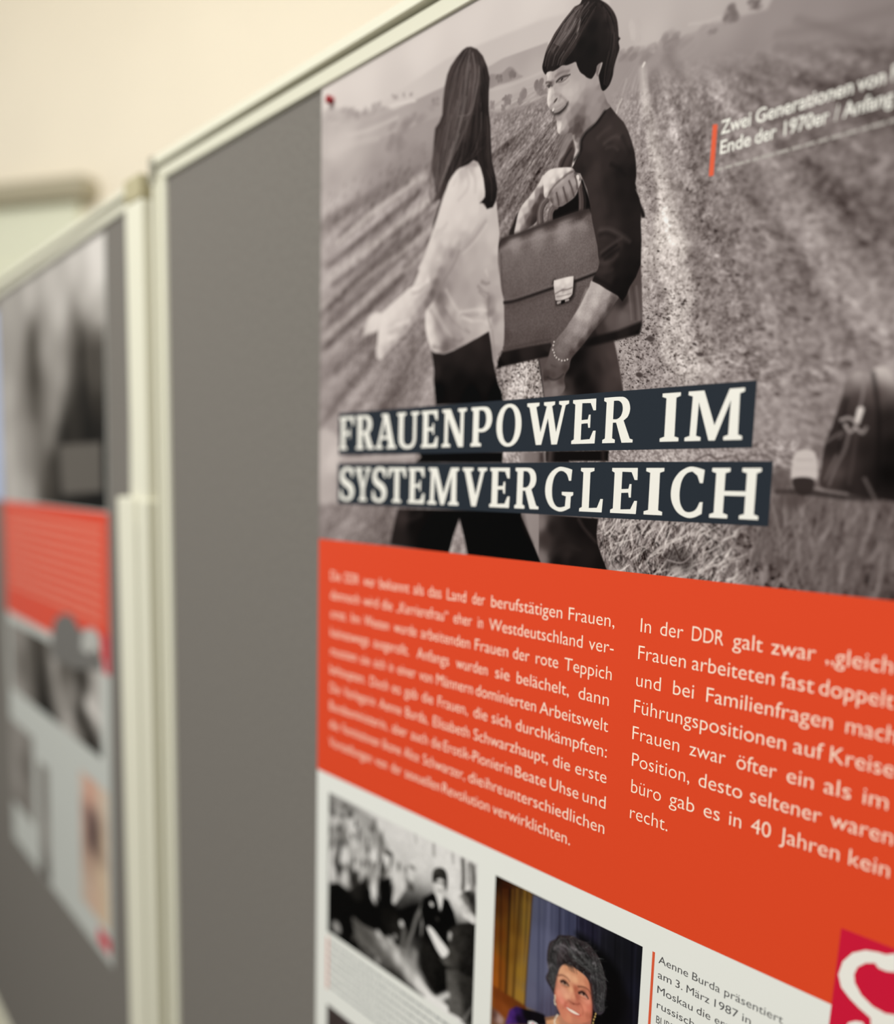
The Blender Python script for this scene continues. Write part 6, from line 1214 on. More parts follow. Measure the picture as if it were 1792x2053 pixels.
TEXT_PORTRAIT = [('Aenne',330,348.2,553.8),('Burda',350.7,366.8,553.8),('präsentiert',369.3,400.4,553.8),('am',330.2,338.7,562.6),('3.',341.2,345.5,562.6),('März',347.9,361.4,562.6),('1987',364.3,377.5,562.6),('in',379.8,384.4,562.6),('Moskau',330.4,352.2,571.4),('die',354.6,362.6,571.4),('erst',365.1,375.7,571.4),('russische',330.7,357.5,580.3),('BURDA',330.9,346.5,589.1)]
TEXT_FIELD = [('Zwei',335,350.1,123.6),('Generationen',352.6,396.2,123.6),('von',398.1,409.2,123.6),('F',411.7,414,123.6),('Ende',335.3,350.8,132.7),('der',353,363.1,132.7),('1970er',366.8,386.9,132.7),('/',389.5,391,132.7),('Anfang',392.9,413.2,132.7)]
EMBLEM = [(447.1,495.3),(442.9,497.7),(439.9,497.9),(434.5,499.3),(429.2,503),(425.3,509.1),(423.9,516.2),(425.7,521.7),(429.9,525.3),(434.6,528),(439.4,530.1),(440.2,535.3),(448.3,531),(450.1,528.3),(449.7,523.4),(445.3,524.9),(439.8,524.2),(434.6,521.2),(431.4,516.8),(430.7,512.9),(431.9,508.8),(435.1,505.3),(438.9,503.5),(440.6,505.2),(443.9,505.2),(447.9,503.8)]
EMBLEM_FOOT = [(428.7,541.3),(430.3,537.1),(433.3,534.7),(436.3,533.8),(438.3,536.3)]
LEFT_CUTOUT = [(-354.8,570.1),(-352,533.6),(-334.4,510.2),(-302.8,496),(-258.7,488.6),(-231.2,494.9),(-213.8,505.2),(-187.3,501.3),(-149.3,495.6),(-123.4,500.4),(-119.2,546.8),(-239.9,566)]
LEFT_CUTOUT_PALE = [(-206.3,531.1),(-200.7,508.9),(-178.5,497.2),(-145.2,495),(-129.4,502),(-124.4,527.5),(-150.4,521.7),(-176,534.4)]

# ---------------------------------------------------------------- helpers
def s2l(c):
    c = np.asarray(c, float) / 255.0
    return np.where(c <= 0.04045, c / 12.92, ((c + 0.055) / 1.055) ** 2.4)

def material(name, rgb, rough=0.6, spec=0.25, grain=0.0, scale=400.0, bump=0.0, metal=0.0):
    m = bpy.data.materials.new(name); m.use_nodes = True
    nt = m.node_tree; b = nt.nodes['Principled BSDF']
    lin = [float(v) for v in s2l(rgb)]
    b.inputs['Base Color'].default_value = (*lin, 1)
    b.inputs['Roughness'].default_value = rough
    b.inputs['Specular IOR Level'].default_value = spec
    b.inputs['Metallic'].default_value = metal
    if grain or bump:
        tc = nt.nodes.new('ShaderNodeTexCoord'); n = nt.nodes.new('ShaderNodeTexNoise')
        n.inputs['Scale'].default_value = scale; n.inputs['Detail'].default_value = 4
        nt.links.new(tc.outputs['Object'], n.inputs['Vector'])
        if grain:
            r = nt.nodes.new('ShaderNodeValToRGB')
            r.color_ramp.elements[0].position = 0.3; r.color_ramp.elements[1].position = 0.7
            r.color_ramp.elements[0].color = (*[v * (1 - grain) for v in lin], 1)
            r.color_ramp.elements[1].color = (*[min(v * (1 + grain), 1) for v in lin], 1)
            nt.links.new(n.outputs['Fac'], r.inputs['Fac'])
            nt.links.new(r.outputs['Color'], b.inputs['Base Color'])
        if bump:
            bp = nt.nodes.new('ShaderNodeBump'); bp.inputs['Strength'].default_value = bump; bp.inputs['Distance'].default_value = 0.0005
            nt.links.new(n.outputs['Fac'], bp.inputs['Height']); nt.links.new(bp.outputs['Normal'], b.inputs['Normal'])
    return m

def print_material(name, rough=0.55):
    m = bpy.data.materials.new(name); m.use_nodes = True
    nt = m.node_tree; b = nt.nodes['Principled BSDF']
    a = nt.nodes.new('ShaderNodeAttribute'); a.attribute_name = 'ink'
    nt.links.new(a.outputs['Color'], b.inputs['Base Color'])
    b.inputs['Roughness'].default_value = rough; b.inputs['Specular IOR Level'].default_value = 0.04
    return m

M_FABRIC = material('grey_felt', (118, 114, 108), 0.95, 0.05, 0.10, 260, 0.5)
M_FRAME = material('cream_enamel', (222, 220, 200), 0.45, 0.35)
M_GROOVE = material('groove_shadow_gap', (120, 114, 100), 0.8, 0.1)
M_CAP = material('olive_plastic', (176, 168, 134), 0.5, 0.3)
M_CORNER = material('grey_corner_plastic', (150, 147, 132), 0.5, 0.3)
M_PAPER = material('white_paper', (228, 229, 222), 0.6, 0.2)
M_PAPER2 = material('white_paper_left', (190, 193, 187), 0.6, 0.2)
M_ORANGE = material('orange_ink', (218, 68, 30), 0.5, 0.2)
M_NAVY = material('dark_slate_ink', (36, 43, 51), 0.6, 0.08)
M_LETTER = material('white_ink', (232, 230, 221), 0.6, 0.15)
M_TEXT = material('pale_ink', (250, 228, 206), 0.6, 0.15)
M_GREYTEXT = material('grey_ink', (74, 73, 74), 0.6, 0.15)
M_FINE = material('light_grey_ink', (166, 160, 154), 0.6, 0.15)
M_BAR = material('terracotta_ink', (214, 88, 54), 0.6, 0.15)
M_MAGENTA = material('magenta_ink', (200, 14, 52), 0.5, 0.2)
M_PIN = material('red_plastic', (150, 10, 26), 0.25, 0.5)
M_STEEL = material('steel', (170, 170, 168), 0.3, 0.5, metal=1.0)
M_WALL = material('cream_plaster', (250, 240, 219), 0.9, 0.1, 0.015, 3.0)
M_CEIL = material('white_ceiling', (246, 241, 230), 0.9, 0.1, 0.01, 3.0)
M_FLOOR = material('grey_linoleum', (128, 122, 114), 0.5, 0.3, 0.08, 30.0)
M_LINTEL = material('beige_lintel', (176, 168, 144), 0.7, 0.2)
M_DOOR = material('pale_green_white_paint', (236, 237, 212), 0.6, 0.2)
M_BLUE = material('pale_blue_paper', (176, 190, 222), 0.7, 0.1)
M_PRINT = print_material('photographic_print')
M_TEXT2 = material('faded_pale_ink', (224, 140, 118), 0.6, 0.15)
M_ORANGE2 = material('orange_ink_left', (214, 64, 32), 0.5, 0.2)

def link(name, me, m, parent=None):
    o = bpy.data.objects.new(name, me); COL.objects.link(o)
    if m is not None:
        me.materials.append(m)
    if parent is not None:
        o.parent = parent
    return o

def thing(name, label, cat, loc=(0, 0, 0), rotz=0.0, group=None):
    o = bpy.data.objects.new(name, None); COL.objects.link(o)
    o.empty_display_size = 0.05
    o.location = loc; o.rotation_euler = (0, 0, rotz)
    o['label'] = label; o['category'] = cat
    if group:
        o['group'] = group
    return o

def tag(o, label, cat):
    o['label'] = label; o['category'] = cat
    return o

def box(bm, lo, hi, bev=0.0):
    r = bmesh.ops.create_cube(bm, size=1.0)
    vs = r['verts']
    for v in vs:
        v.co = Vector([lo[i] + (v.co[i] + .5) * (hi[i] - lo[i]) for i in range(3)])
    if bev:
        es = list({e for v in vs for e in v.link_edges})
        bmesh.ops.bevel(bm, geom=es, offset=bev, segments=2, affect='EDGES', profile=0.6)

def boxes(name, m, parent, *bs):
    bm = bmesh.new()
    for b in bs:
        box(bm, *b)
    me = bpy.data.meshes.new(name); bm.to_mesh(me); bm.free()
    return link(name, me, m, parent)

def structure(name, m, *bs):
    o = boxes(name, m, None, *bs); o['kind'] = 'structure'
    return o

def profile(name, m, parent, prof, p0, p1, inward):
    """extrude a (depth, inward) rail profile from p0 to p1; depth is towards -y"""
    bm = bmesh.new()
    p0 = Vector(p0); p1 = Vector(p1); inw = Vector(inward)
    rings = []
    for p in (p0, p1):
        rings.append([bm.verts.new(p + Vector((0, -d, 0)) + inw * w) for d, w in prof])
    n = len(prof)
    for k in range(n):
        bm.faces.new((rings[0][k], rings[0][(k + 1) % n], rings[1][(k + 1) % n], rings[1][k]))
    bm.faces.new(rings[0][::-1]); bm.faces.new(rings[1])
    bmesh.ops.recalc_face_normals(bm, faces=bm.faces)
    me = bpy.data.meshes.new(name); bm.to_mesh(me); bm.free()
    return link(name, me, m, parent)

# flat pieces printed on a sheet: u to the right, v downwards in mm, lift above the paper in mm
class Sheet:
    def __init__(self, parent, shear=0.0):
        self.parent = parent; self.shear = shear
    def co(self, u, v, lift=0.0):
        return ((u - self.shear * v) / 1000.0, -lift / 1000.0, -v / 1000.0)
    def flat(self, name, pts, m, lift, parent=None, thick=0.04):
        bm = bmesh.new()
        f = [bm.verts.new(self.co(u, v, lift)) for u, v in pts]
        g = [bm.verts.new(self.co(u, v, lift - thick)) for u, v in pts]
        fa = bm.faces.new(f); bm.faces.new(g[::-1])
        n = len(f)
        for k in range(n):
            bm.faces.new((f[k], g[k], g[(k + 1) % n], f[(k + 1) % n]))
        bmesh.ops.recalc_face_normals(bm, faces=bm.faces)
        me = bpy.data.meshes.new(name); bm.to_mesh(me); bm.free()
        return link(name, me, m, parent or self.parent)
    def rect(self, name, u0, v0, u1, v1, m, lift, parent=None, thick=0.04):
        return self.flat(name, [(u0, v0), (u1, v0), (u1, v1), (u0, v1)], m, lift, parent, thick)
    def picture(self, name, us, vs, art, lift, tint, gain=1.0, contrast=1.0):
        pr = Print(us, vs, tint); pr.play(art)
        pr.a[:] = (pr.a - 140) * contrast + 140
        U, V = np.meshgrid(us, vs)
        nv, nu = U.shape
        co = np.empty((nv * nu, 3), np.float32)
        co[:, 0] = (U.ravel() - self.shear * V.ravel()) / 1000; co[:, 1] = -lift / 1000; co[:, 2] = -V.ravel() / 1000
        j, i = np.meshgrid(np.arange(nv - 1), np.arange(nu - 1), indexing='ij')
        a = (j * nu + i).ravel()
        q = np.stack([a, a + nu, a + nu + 1, a + 1], 1).astype(np.int32)
        me = bpy.data.meshes.new(name)
        me.vertices.add(len(co)); me.vertices.foreach_set('co', co.ravel())
        me.loops.add(q.size); me.loops.foreach_set('vertex_index', q.ravel())
        me.polygons.add(len(q)); me.polygons.foreach_set('loop_start', np.arange(0, q.size, 4, dtype=np.int32))
        me.update()
        at = me.color_attributes.new('ink', 'FLOAT_COLOR', 'POINT')
        c = np.ones((nv * nu, 4), np.float32)
        g = np.interp(V.ravel(), (vs[0], vs[-1]), gain)[:, None] if isinstance(gain, tuple) else gain   # ink darkened towards the top to cancel the brighter lamplight there
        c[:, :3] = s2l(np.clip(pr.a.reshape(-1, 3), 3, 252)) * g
        at.data.foreach_set('color', c.ravel())
        return link(name, me, M_PRINT, self.parent)

# ---- writing in the built-in typeface, set word by word
_wcache = {}
def word_mesh(w, thin):
    k = (w, thin)
    if k not in _wcache:
        cu = bpy.data.curves.new('w', 'FONT'); cu.body = w; cu.size = 1.0; cu.resolution_u = 4; cu.fill_mode = 'FRONT'; cu.offset = thin
        o = bpy.data.objects.new('w', cu)
        me = bpy.data.meshes.new_from_object(o)
        xs = np.empty(len(me.vertices) * 3); me.vertices.foreach_get('co', xs); xs = xs.reshape(-1, 3)
        fs = [tuple(p.vertices) for p in me.polygons]
        _wcache[k] = (xs, fs)
        bpy.data.objects.remove(o); bpy.data.curves.remove(cu); bpy.data.meshes.remove(me)
    return _wcache[k]

CAP_H = word_mesh('H', 0.0)[0][:, 1].max()

def lettering(sheet, name, words, cap, m, lift, parent, thin=-0.008, slant=0.0):
    """words: (text, u0, u1, v baseline); each is fitted to its span"""
    V = []; F = []
    for w, u0, u1, v in words:
        xs, fs = word_mesh(w, thin)
        if len(xs) == 0:
            continue
        x0, x1 = xs[:, 0].min(), xs[:, 0].max()
        sx = (u1 - u0) / max(x1 - x0, 1e-6); sy = cap / CAP_H
        b = len(V)
        for x, y, z in xs:
            V.append(sheet.co(u0 + (x - x0) * sx + y * sy * slant, v - y * sy, lift))
        F += [tuple(b + i for i in f) for f in fs]
    me = bpy.data.meshes.new(name); me.from_pydata(V, [], F); me.update()
    return link(name, me, m, parent)

# ---- slab-serif capitals for the title, outlines in mm for a 25.3 mm cap height
H = 25.3
def stems(s):
    return [tuple(H - float(a[1:] or 0) if a.startswith('H') else float(a) for a in p.split(',')) for p in s.split()]
ell = lambda cx, cy, rx, ry, n=40: [(cx + rx * math.copysign(abs(math.cos(t)) ** .94, math.cos(t)), cy + ry * math.copysign(abs(math.sin(t)) ** .94, math.sin(t))) for t in [2 * math.pi * k / n for k in range(n)]]
GLYPH = {
 'I': (12.3, ['0,0 12.3,0 12.3,2.2 9.7,3 9.5,H3 12.1,H2.2 12.1,H 0.2,H 0.2,H2.2 2.8,H3 2.8,3 0,2.2']),
 'F': (19.6, ['0,0 10.2,0 10.2,2.2 7.6,3 7.6,11 12.2,11.2 12.8,8.4 14.6,8.4 14.6,16.6 12.8,16.6 12.2,13.9 7.6,13.7 7.6,22.7 14.8,22.5 17,18 19.4,18 19.2,H 0,H 0,H2.2 1.8,H3 1.8,3 0,2.2']),
 'E': (18.2, ['0,0 17.8,0 18.2,7.6 15.9,7.6 13.6,3 7.5,2.7 7.5,11.2 11.6,11.4 12.2,8.8 14,8.8 14,16.6 12.2,16.6 11.6,14 7.5,13.8 7.5,22.7 13.2,22.5 15.4,18.3 17.7,18.3 17.5,H 0,H 0,H2.2 1.8,H3 1.8,3 0,2.2']),
 'L': (17.5, ['0,0 17,0 17.5,8 15.2,8 13,3 7.6,2.7 7.6,H3 10.4,H2.2 10.4,H 0,H 0,H2.2 1.9,H3 1.9,3 0,2.2']),
 'T': (21.2, ['5.3,0 15.9,0 15.9,2.2 13.4,3 13.4,22.6 16.6,22.4 18.8,17.8 21.2,17.8 20.8,H 0.4,H 0,17.8 2.4,17.8 4.6,22.4 7.8,22.6 7.8,3 5.3,2.2']),
 'H': (27, ['0,0 10.6,0 10.6,2.2 8,3 8,11.2 19,11.2 19,3 16.4,2.2 16.4,0 27,0 27,2.2 24.6,3 24.6,H3 27,H2.2 27,H 16.4,H 16.4,H2.2 19,H3 19,14 8,14 8,H3 10.6,H2.2 10.6,H 0,H 0,H2.2 2.4,H3 2.4,3 0,2.2']),
 'N': (24, ['0,0 8.8,0 8.8,2.2 6.3,3 6.3,18 16.2,0 21.4,0 21.4,H3 24,H2.2 24,H 15.3,H 15.3,H2.2 17.8,H3 17.8,8.8 8.4,H 0,H 0,H2.2 2.5,H3 2.5,3 0,2.2']),
 'M': (32, ['0,0 9.6,0 9.6,2.2 7,3 7.4,18 13.7,0 17.5,0 24.3,18 24.1,3 21.6,2.2 21.6,0 32,0 32,2.2 29.8,3 29.4,H3 31.8,H2.2 31.8,H 23.4,H 16.6,8.4 10,H 0.8,H 0.8,H2.2 3.3,H3 2.8,3 0,2.2']),
 'W': (33, ['0,H 10.2,H 10.2,H2.2 7.9,H3 11.7,8.6 15.6,H3 13.4,H2.2 13.4,H 22.4,H 22.4,H2.2 20.3,H3 23.8,8.4 27.3,H3 25,H2.2 25,H 33,H 33,H2.2 30.5,H3 25.1,0 20.4,0 17.1,14.6 12.8,0 8.2,0 2,H3 0,H2.2']),
 'V': (23.2, ['0,H 10.6,H 10.6,H2.2 8.1,H3 13,8.4 16.9,H3 14.5,H2.2 14.5,H 23.2,H 23.2,H2.2 20.7,H3 13.8,0 9.2,0 2.1,H3 0,H2.2']),
 'Y': (21, ['5.4,0 15.6,0 15.6,2.2 13.2,3 13.2,10 18.9,H3 21,H2.2 21,H 13,H 13,H2.2 15.1,H3 11.4,13.8 8,H3 10.2,H2.2 10.2,H 0,H 0,H2.2 2,H3 7.6,10 7.6,3 5.4,2.2']),
 'A': (24.3, ['0,0 8.8,0 8.8,2.2 6.1,3 7.2,6.9 14.3,6.9 15.6,3 13.4,2.2 13.4,0 24.3,0 24.3,2.2 22.1,3 14.8,H 6.8,H 6.8,H2 9,H2.8 2.3,3 0,2.2', '8.1,9.4 13.5,9.4 10.9,18.6']),
 'U': (25, ['0,H 10.2,H 10.2,H2.2 7.6,H3 7.6,8 8.1,5 9.8,3 12.9,2.5 16,3.2 17.7,5.4 18.1,8.2 18.1,H3 15.6,H2.2 15.6,H 24.8,H 24.8,H2.2 21.8,H3 21.8,8 20.9,3.6 18.2,.6 12.8,-.5 7,.3 3.2,3 2,7.6 2,H3 0,H2.2']),
 'P': (19.6, ['0,0 10.2,0 10.2,2.2 7.6,3 7.6,9.2 10,8.9 14,9.5 17.6,11.8 19.3,15 19.5,18 18.4,21.8 15.6,24.5 11,H 0,H 0,H2.2 1.9,H3 1.9,3 0,2.2', '7.6,11.7 10,11.5 12.4,12.6 13.7,15 13.9,18 13,21 10.8,22.6 7.6,22.7']),
 'R': (21.5, ['0,0 9.4,0 9.4,2.2 7.4,3 7.4,11 9.2,11 13.6,0 21.5,0 21.5,2 19.4,2.6 14.8,12.1 17.5,14.2 18.7,18 17.7,22 14.8,24.6 10.5,H 0,H 0,H2.2 1.8,H3 1.8,3 0,2.2', '7.4,13.4 9.8,13.4 12.1,14.8 13.2,17.8 12.6,20.9 10.5,22.6 7.4,22.8']),
 'O': (21.8, None),
 'C': (20, ['19.8,24.2 19.2,17.2 17,17.2 15.3,21 12.4,23 9.2,22 6.7,18.4 5.8,12.6 6.6,7 9.2,3.4 12.4,2.8 15.6,4.2 17.6,8 19.8,8.2 19.6,1.8 15,-.3 10.4,-.5 4.8,2 1.1,7 0,12.4 1.1,18.4 4.8,23.2 10.2,25.8 15,25.5']),
 'G': (22.1, ['20.6,24.2 20.1,17.4 18,17.4 16.2,21.2 12.6,23 9.2,22 6.7,18.4 5.8,12.6 6.6,6.8 9.2,3.1 12.4,2.3 15.8,3 16.2,8.4 13,9.2 13,11.4 22.1,11.4 22.1,9.2 20.4,8.4 20.2,1.8 15.4,-.2 11,-.5 4.8,2 1.1,7 0,12.4 1.1,18.4 4.8,23.2 10.4,25.8 15.6,25.4']),
 'S': (19, ['18.2,24.2 17.6,17.6 15.4,17.6 13.8,21.2 10.4,22.9 7.3,22 6.2,19.6 7.2,17.3 11,15.4 15.6,13.2 18.3,10.2 19,6.6 17.4,2.6 13.6,.1 8.8,-.5 4,.3 .5,1.8 .9,8.6 3.2,8.6 4.8,4.4 8,2.4 11.4,2.8 13.1,5 12.5,7.6 9.6,9.7 4.6,12 1.6,15 .9,18.8 2.4,22.8 6,25.3 10.6,25.8 14.6,25.3']),
}
def round_outline(p):
    """smooth only the gently turning stretches, keep real corners"""
    n = len(p); P = [Vector((a, b, 0)) for a, b in p]
    corner = []
    for k in range(n):
        a = P[k] - P[k - 1]; b = P[(k + 1) % n] - P[k]
        corner.append(a.angle(b) > math.radians(47))
    if not any(corner):
        return [tuple(q) for q in catmull(p, True, 5)]
    s = corner.index(True); out = []; run = [p[s]]
    for k in range(1, n + 1):
        i = (s + k) % n; run.append(p[i])
        if corner[i]:
            if len(run) > 3:
                out += [tuple(q) for q in catmull(run, False, 5)[:-1]]
            else:
                out += run[:-1]
            run = [p[i]]
    return out

def title(sheet, name, letters, vbase, m, lift, parent):
    cu = bpy.data.curves.new(name, 'CURVE'); cu.dimensions = '2D'; cu.fill_mode = 'FRONT'; cu.offset = -0.27
    for ch, u0, u1 in letters:
        w, outs = GLYPH[ch]
        if ch == 'O':
            outs = [ell(10.9, H / 2, 10.9, H / 2 + .6), ell(10.9, H / 2, 5.4, H / 2 - 2)]
        else:
            outs = [round_outline(stems(o)) for o in outs]
        for o in outs:
            sp = cu.splines.new('POLY'); sp.points.add(len(o) - 1); sp.use_cyclic_u = True
            for k, (x, y) in enumerate(o):
                sp.points[k].co = (u0 + .35 + x * (u1 - u0 - .7) / w, y - vbase, 0, 1)
    tmp = bpy.data.objects.new(name, cu); me = bpy.data.meshes.new_from_object(tmp)
    bpy.data.objects.remove(tmp)
    me.transform(Matrix(((.001, 0, 0, 0), (0, 0, 0, -lift / 1000), (0, .001, 0, 0), (0, 0, 0, 1))))
    me.name = name; me.materials.clear()
    return link(name, me, m, parent)

# ================================================================ the room
# back wall behind the boards, running off at an angle
WD = Vector((0.879, 0.477, 0)); WP = Vector((-2.64, 0.52, 0)); WANG = math.atan2(WD.y, WD.x)
def on_wall(o):
    o.location = WP; o.rotation_euler = (0, 0, WANG); return o
CEIL = 3.5
on_wall(structure('wall_back', M_WALL, ((-2.4, 0, 0), (5.4, 0.15, CEIL))))
structure('floor', M_FLOOR, ((-5.2, -3.2, -0.1), (3.2, 4.4, 0)))
structure('ceiling', M_CEIL, ((-5.2, -0.3, CEIL), (3.2, 4.4, CEIL + 0.1)))
S1 = 0.405                                  # right end of the lintel along the wall
on_wall(structure('trim_1', M_LINTEL, ((S1 - 1.25, -0.07, 2.44), (S1, -0.001, 2.50))))
d = on_wall(structure('door_1', M_DOOR, ((S1 - 1.16, -0.030, 0.002), (S1 - 0.06, -0.001, 2.438))))
boxes('door_panel', M_DOOR, d, ((S1 - 1.02, -0.038, 0.25), (S1 - 0.20, -0.030, 1.05)), ((S1 - 1.02, -0.038, 1.25), (S1 - 0.20, -0.030, 2.25)))

# ================================================================ boards
Z0 = POSTER_TOP
def frame_profile(w):
    # outer strip, groove, inner lip
    return [(-0.022, 0), (0.006, 0), (0.0075, 0.0015), (0.0075, w * .38), (0.006, w * .40), (-0.001, w * .41), (-0.001, w * .50), (0.003, w * .51), (0.0042, w * .56), (0.0030, w * .97), (0.0, w), (-0.022, w)]

def board(name, label, loc, rotz, x0, x1, shear, post_legs):
    """fabric panel framed by a cream rail; x0..x1 along the board, top at Z0 + 22 mm"""
    t = thing(name, label, 'exhibition board', loc, rotz)
    zt = Z0 + 0.0222; zb = 0.42
    boxes('fabric_panel', M_FABRIC, t, ((x0 + .012, 0.0, zb + .01), (x1 - .012, 0.018, zt - .01)))
    pr = frame_profile(0.0219)
    profile('top_rail', M_FRAME, t, pr, (x0, 0, zt), (x1, 0, zt), (0, 0, -1))
    profile('bottom_rail', M_FRAME, t, pr, (x0, 0, zb), (x1, 0, zb), (0, 0, 1))
    ps = frame_profile(0.0185)
    profile('side_rail', M_FRAME, t, ps, (x0, 0, zb + .022), (x0, 0, zt - .022), (1, 0, 0))
    profile('side_rail', M_FRAME, t, ps, (x1, 0, zb + .022), (x1, 0, zt - .022), (-1, 0, 0))
    for x in (x0, x1):
        boxes('corner_cap', M_CORNER, t, ((min(x, x - .003 if x == x0 else x), -0.009, zt - .026), (max(x, x + .003 if x == x1 else x) + (.006 if x == x0 else 0), 0.021, zt - .001)))
    for x in post_legs:
        leg = boxes('leg', M_FRAME, t, ((x - .021, -0.006, 0.03), (x + .021, 0.036, zt - .012), .003))
        boxes('foot_bar', M_FRAME, leg, ((x - .025, -0.28, 0.0), (x + .025, 0.31, 0.035), .004))
        boxes('end_cap', M_CAP, leg, ((x - .021, -0.006, zt - .012), (x + .021, 0.036, zt - .004), .002))
    if shear:
        for c in t.children:
            for v in c.data.vertices:
                v.co.x -= shear * (Z0 - v.co.z)
    return t

main = board('exhibition_board', 'grey felt board in a cream metal frame behind the large orange poster', (0, 0, 0), 0, -0.2855, 0.885, 0, (0.915,))
LROT = math.atan2(LEFT_DIR[1], LEFT_DIR[0])
left = board('exhibition_board', 'grey felt board at the far left carrying the strongly blurred poster', (LEFT_ORIGIN[0], LEFT_ORIGIN[1], 0), LROT, -0.90, 0.016, 0.045, (-0.93,))

# post between the boards
post = thing('support_post', 'cream metal post with a thicker lower sleeve between the two boards', 'post', (-0.331, 0.012, 0))
boxes('upper_tube', M_FRAME, post, ((-.0205, -.020, 1.50), (.0215, .020, Z0 - .010), .003))
boxes('lower_sleeve', M_FRAME, post, ((-.047, -.0255, 0.03), (-.001, .0255, Z0 - .315), .003), ((.0035, -.024, 0.03), (.027, .0255, Z0 - .317), .003))
boxes('end_cap', M_CAP, post, ((-.0205, -.021, Z0 - .010), (.0205, .019, Z0 + .0145), .003))
boxes('foot_bar', M_FRAME, post, ((-.028, -.30, 0.0), (.028, .30, 0.032), .004))

# ================================================================ the large poster
poster = thing('poster', 'large poster with two walking women, orange text panel and white serif title', 'poster', (0, -0.0010, Z0))
S = Sheet(poster)
PW, PH = 594.0, 868.0
S.rect('paper_sheet', 0, 0, PW, PH, M_PAPER, 0.0, thick=0.25)
us = np.concatenate([np.arange(0.0, 120, .5), np.arange(120.0, 340, .34), np.arange(340.0, 445, .5), np.linspace(445, PW, 90)])
vs = np.concatenate([np.arange(0, 339.0, .42), [339.3]])
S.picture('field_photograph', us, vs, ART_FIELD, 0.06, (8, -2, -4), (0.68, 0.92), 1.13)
S.rect('orange_panel', 0, 339.3, PW, 532.3, M_ORANGE, 0.06)
row1 = [('F', 26.9, 46.0), ('R', 47.6, 70.6), ('A', 71.2, 95.6), ('U', 95.6, 120.2), ('E', 121.6, 139.5), ('N', 142.4, 166.7), ('P', 169.8, 189.6), ('O', 192.4, 214.4), ('W', 217.4, 250.4), ('E', 252.1, 270.2), ('R', 273.8, 295.0), ('I', 310.6, 322.9), ('M', 325.2, 357.7)]
row2 = [('S', 26.9, 46.8), ('Y', 46.8, 67.4), ('S', 67.4, 85.8), ('T', 86.2, 107.4), ('E', 108.9, 127.3), ('M', 129.4, 161.2), ('V', 163.4, 186.6), ('E', 188.4, 206.9), ('R', 209.9, 230.6), ('G', 234.1, 256.4), ('L', 260.0, 277.5), ('E', 281.5, 300.0), ('I', 303.3, 315.9), ('C', 319.2, 339.2), ('H', 341.9, 368.9)]
b1 = S.rect('title_banner', 25.9, 241.3, 362.6, 273.0, M_NAVY, 0.12)
title(S, 'title_lettering', row1, 269.35, M_LETTER, 0.16, b1)
b2 = S.rect('title_banner', 25.2, 279.5, 373.6, 310.3, M_NAVY, 0.12)
title(S, 'title_lettering', row2, 307.7, M_LETTER, 0.16, b2)
lettering(S, 'left_text_column', TEXT_LEFT_COLUMN, 7.6, M_TEXT, 0.12, poster)
lettering(S, 'right_text_column', TEXT_RIGHT_COLUMN, 7.7, M_TEXT, 0.12, poster)
S.flat('caption_bar', [(330.5, 117.9), (333.0, 118.4), (332.6, 141.8), (330.1, 141.5)], M_BAR, 0.12)
lettering(S, 'photograph_caption', TEXT_FIELD, 6.0, M_LETTER, 0.12, poster, thin=0.012)
# a line of print too small and blurred to read
def fine_line(bm_pts, u0, u1, v, h, seed):
    rs = random.Random(seed); u = u0
    while u < u1:
        w = rs.uniform(2.0, 6.5); bm_pts.append((u, v - h * .5, min(u + w, u1), v + h * .5)); u += w + rs.uniform(.8, 1.4)
def fine_print(sheet, name, rects, m, lift, parent):
    V = []; F = []
    for u0, v0, u1, v1 in rects:
        b = len(V); V += [sheet.co(*p, lift) for p in ((u0, v0), (u1, v0), (u1, v1), (u0, v1))]; F.append((b + 3, b + 2, b + 1, b))
    me = bpy.data.meshes.new(name); me.from_pydata(V, [], F); me.update()
    return link(name, me, m, parent)
rc = []; fine_line(rc, 334.4, 452, 139.6, 1.3, 3)
fine_print(S, 'fine_print', rc, M_FINE, 0.12, poster)
S.picture('ceremony_photograph', np.arange(16.6, 189.3, .5), np.arange(547.4, 670.2, .45), ART_CEREMONY, 0.06, (2, 0, -3), 1.0, 1.22)
S.picture('portrait_photograph', np.arange(206.0, 319.7, .25), np.concatenate([np.arange(549.0, 640.0, .25), np.arange(640.0, 671.0, 1.0)]), ART_PORTRAIT, 0.06, (0, 0, 0))
S.rect('caption_bar', 16.0, 675, 17.6, 722, M_BAR, 0.06)
rc = []
for k in range(7):
    fine_line(rc, 19.5, 182 - (k == 6) * 80, 678 + k * 6.6, 2.3, 20 + k)
fine_print(S, 'fine_print', rc, material('mid_grey_ink', (150, 153, 151)), 0.06, poster)
S.rect('caption_bar', 325.9, 548.8, 327.5, 604, M_BAR, 0.06)
lettering(S, 'portrait_caption', TEXT_PORTRAIT, 4.4, M_GREYTEXT, 0.06, poster, thin=-0.002)
S.rect('lower_photograph', 16.6, 736, 186, 852, material('dark_photo_ink', (62, 52, 50), 0.6, 0.1, 0.35, 30.0), 0.06)
logo = S.flat('logo_square', [(423.3, 493.4), (508, 493.4), (508, 578), (420.8, 578)], M_MAGENTA, 0.14)
S.flat('emblem', EMBLEM, M_LETTER, 0.18, logo)
S.flat('emblem', EMBLEM_FOOT, M_LETTER, 0.18, logo)

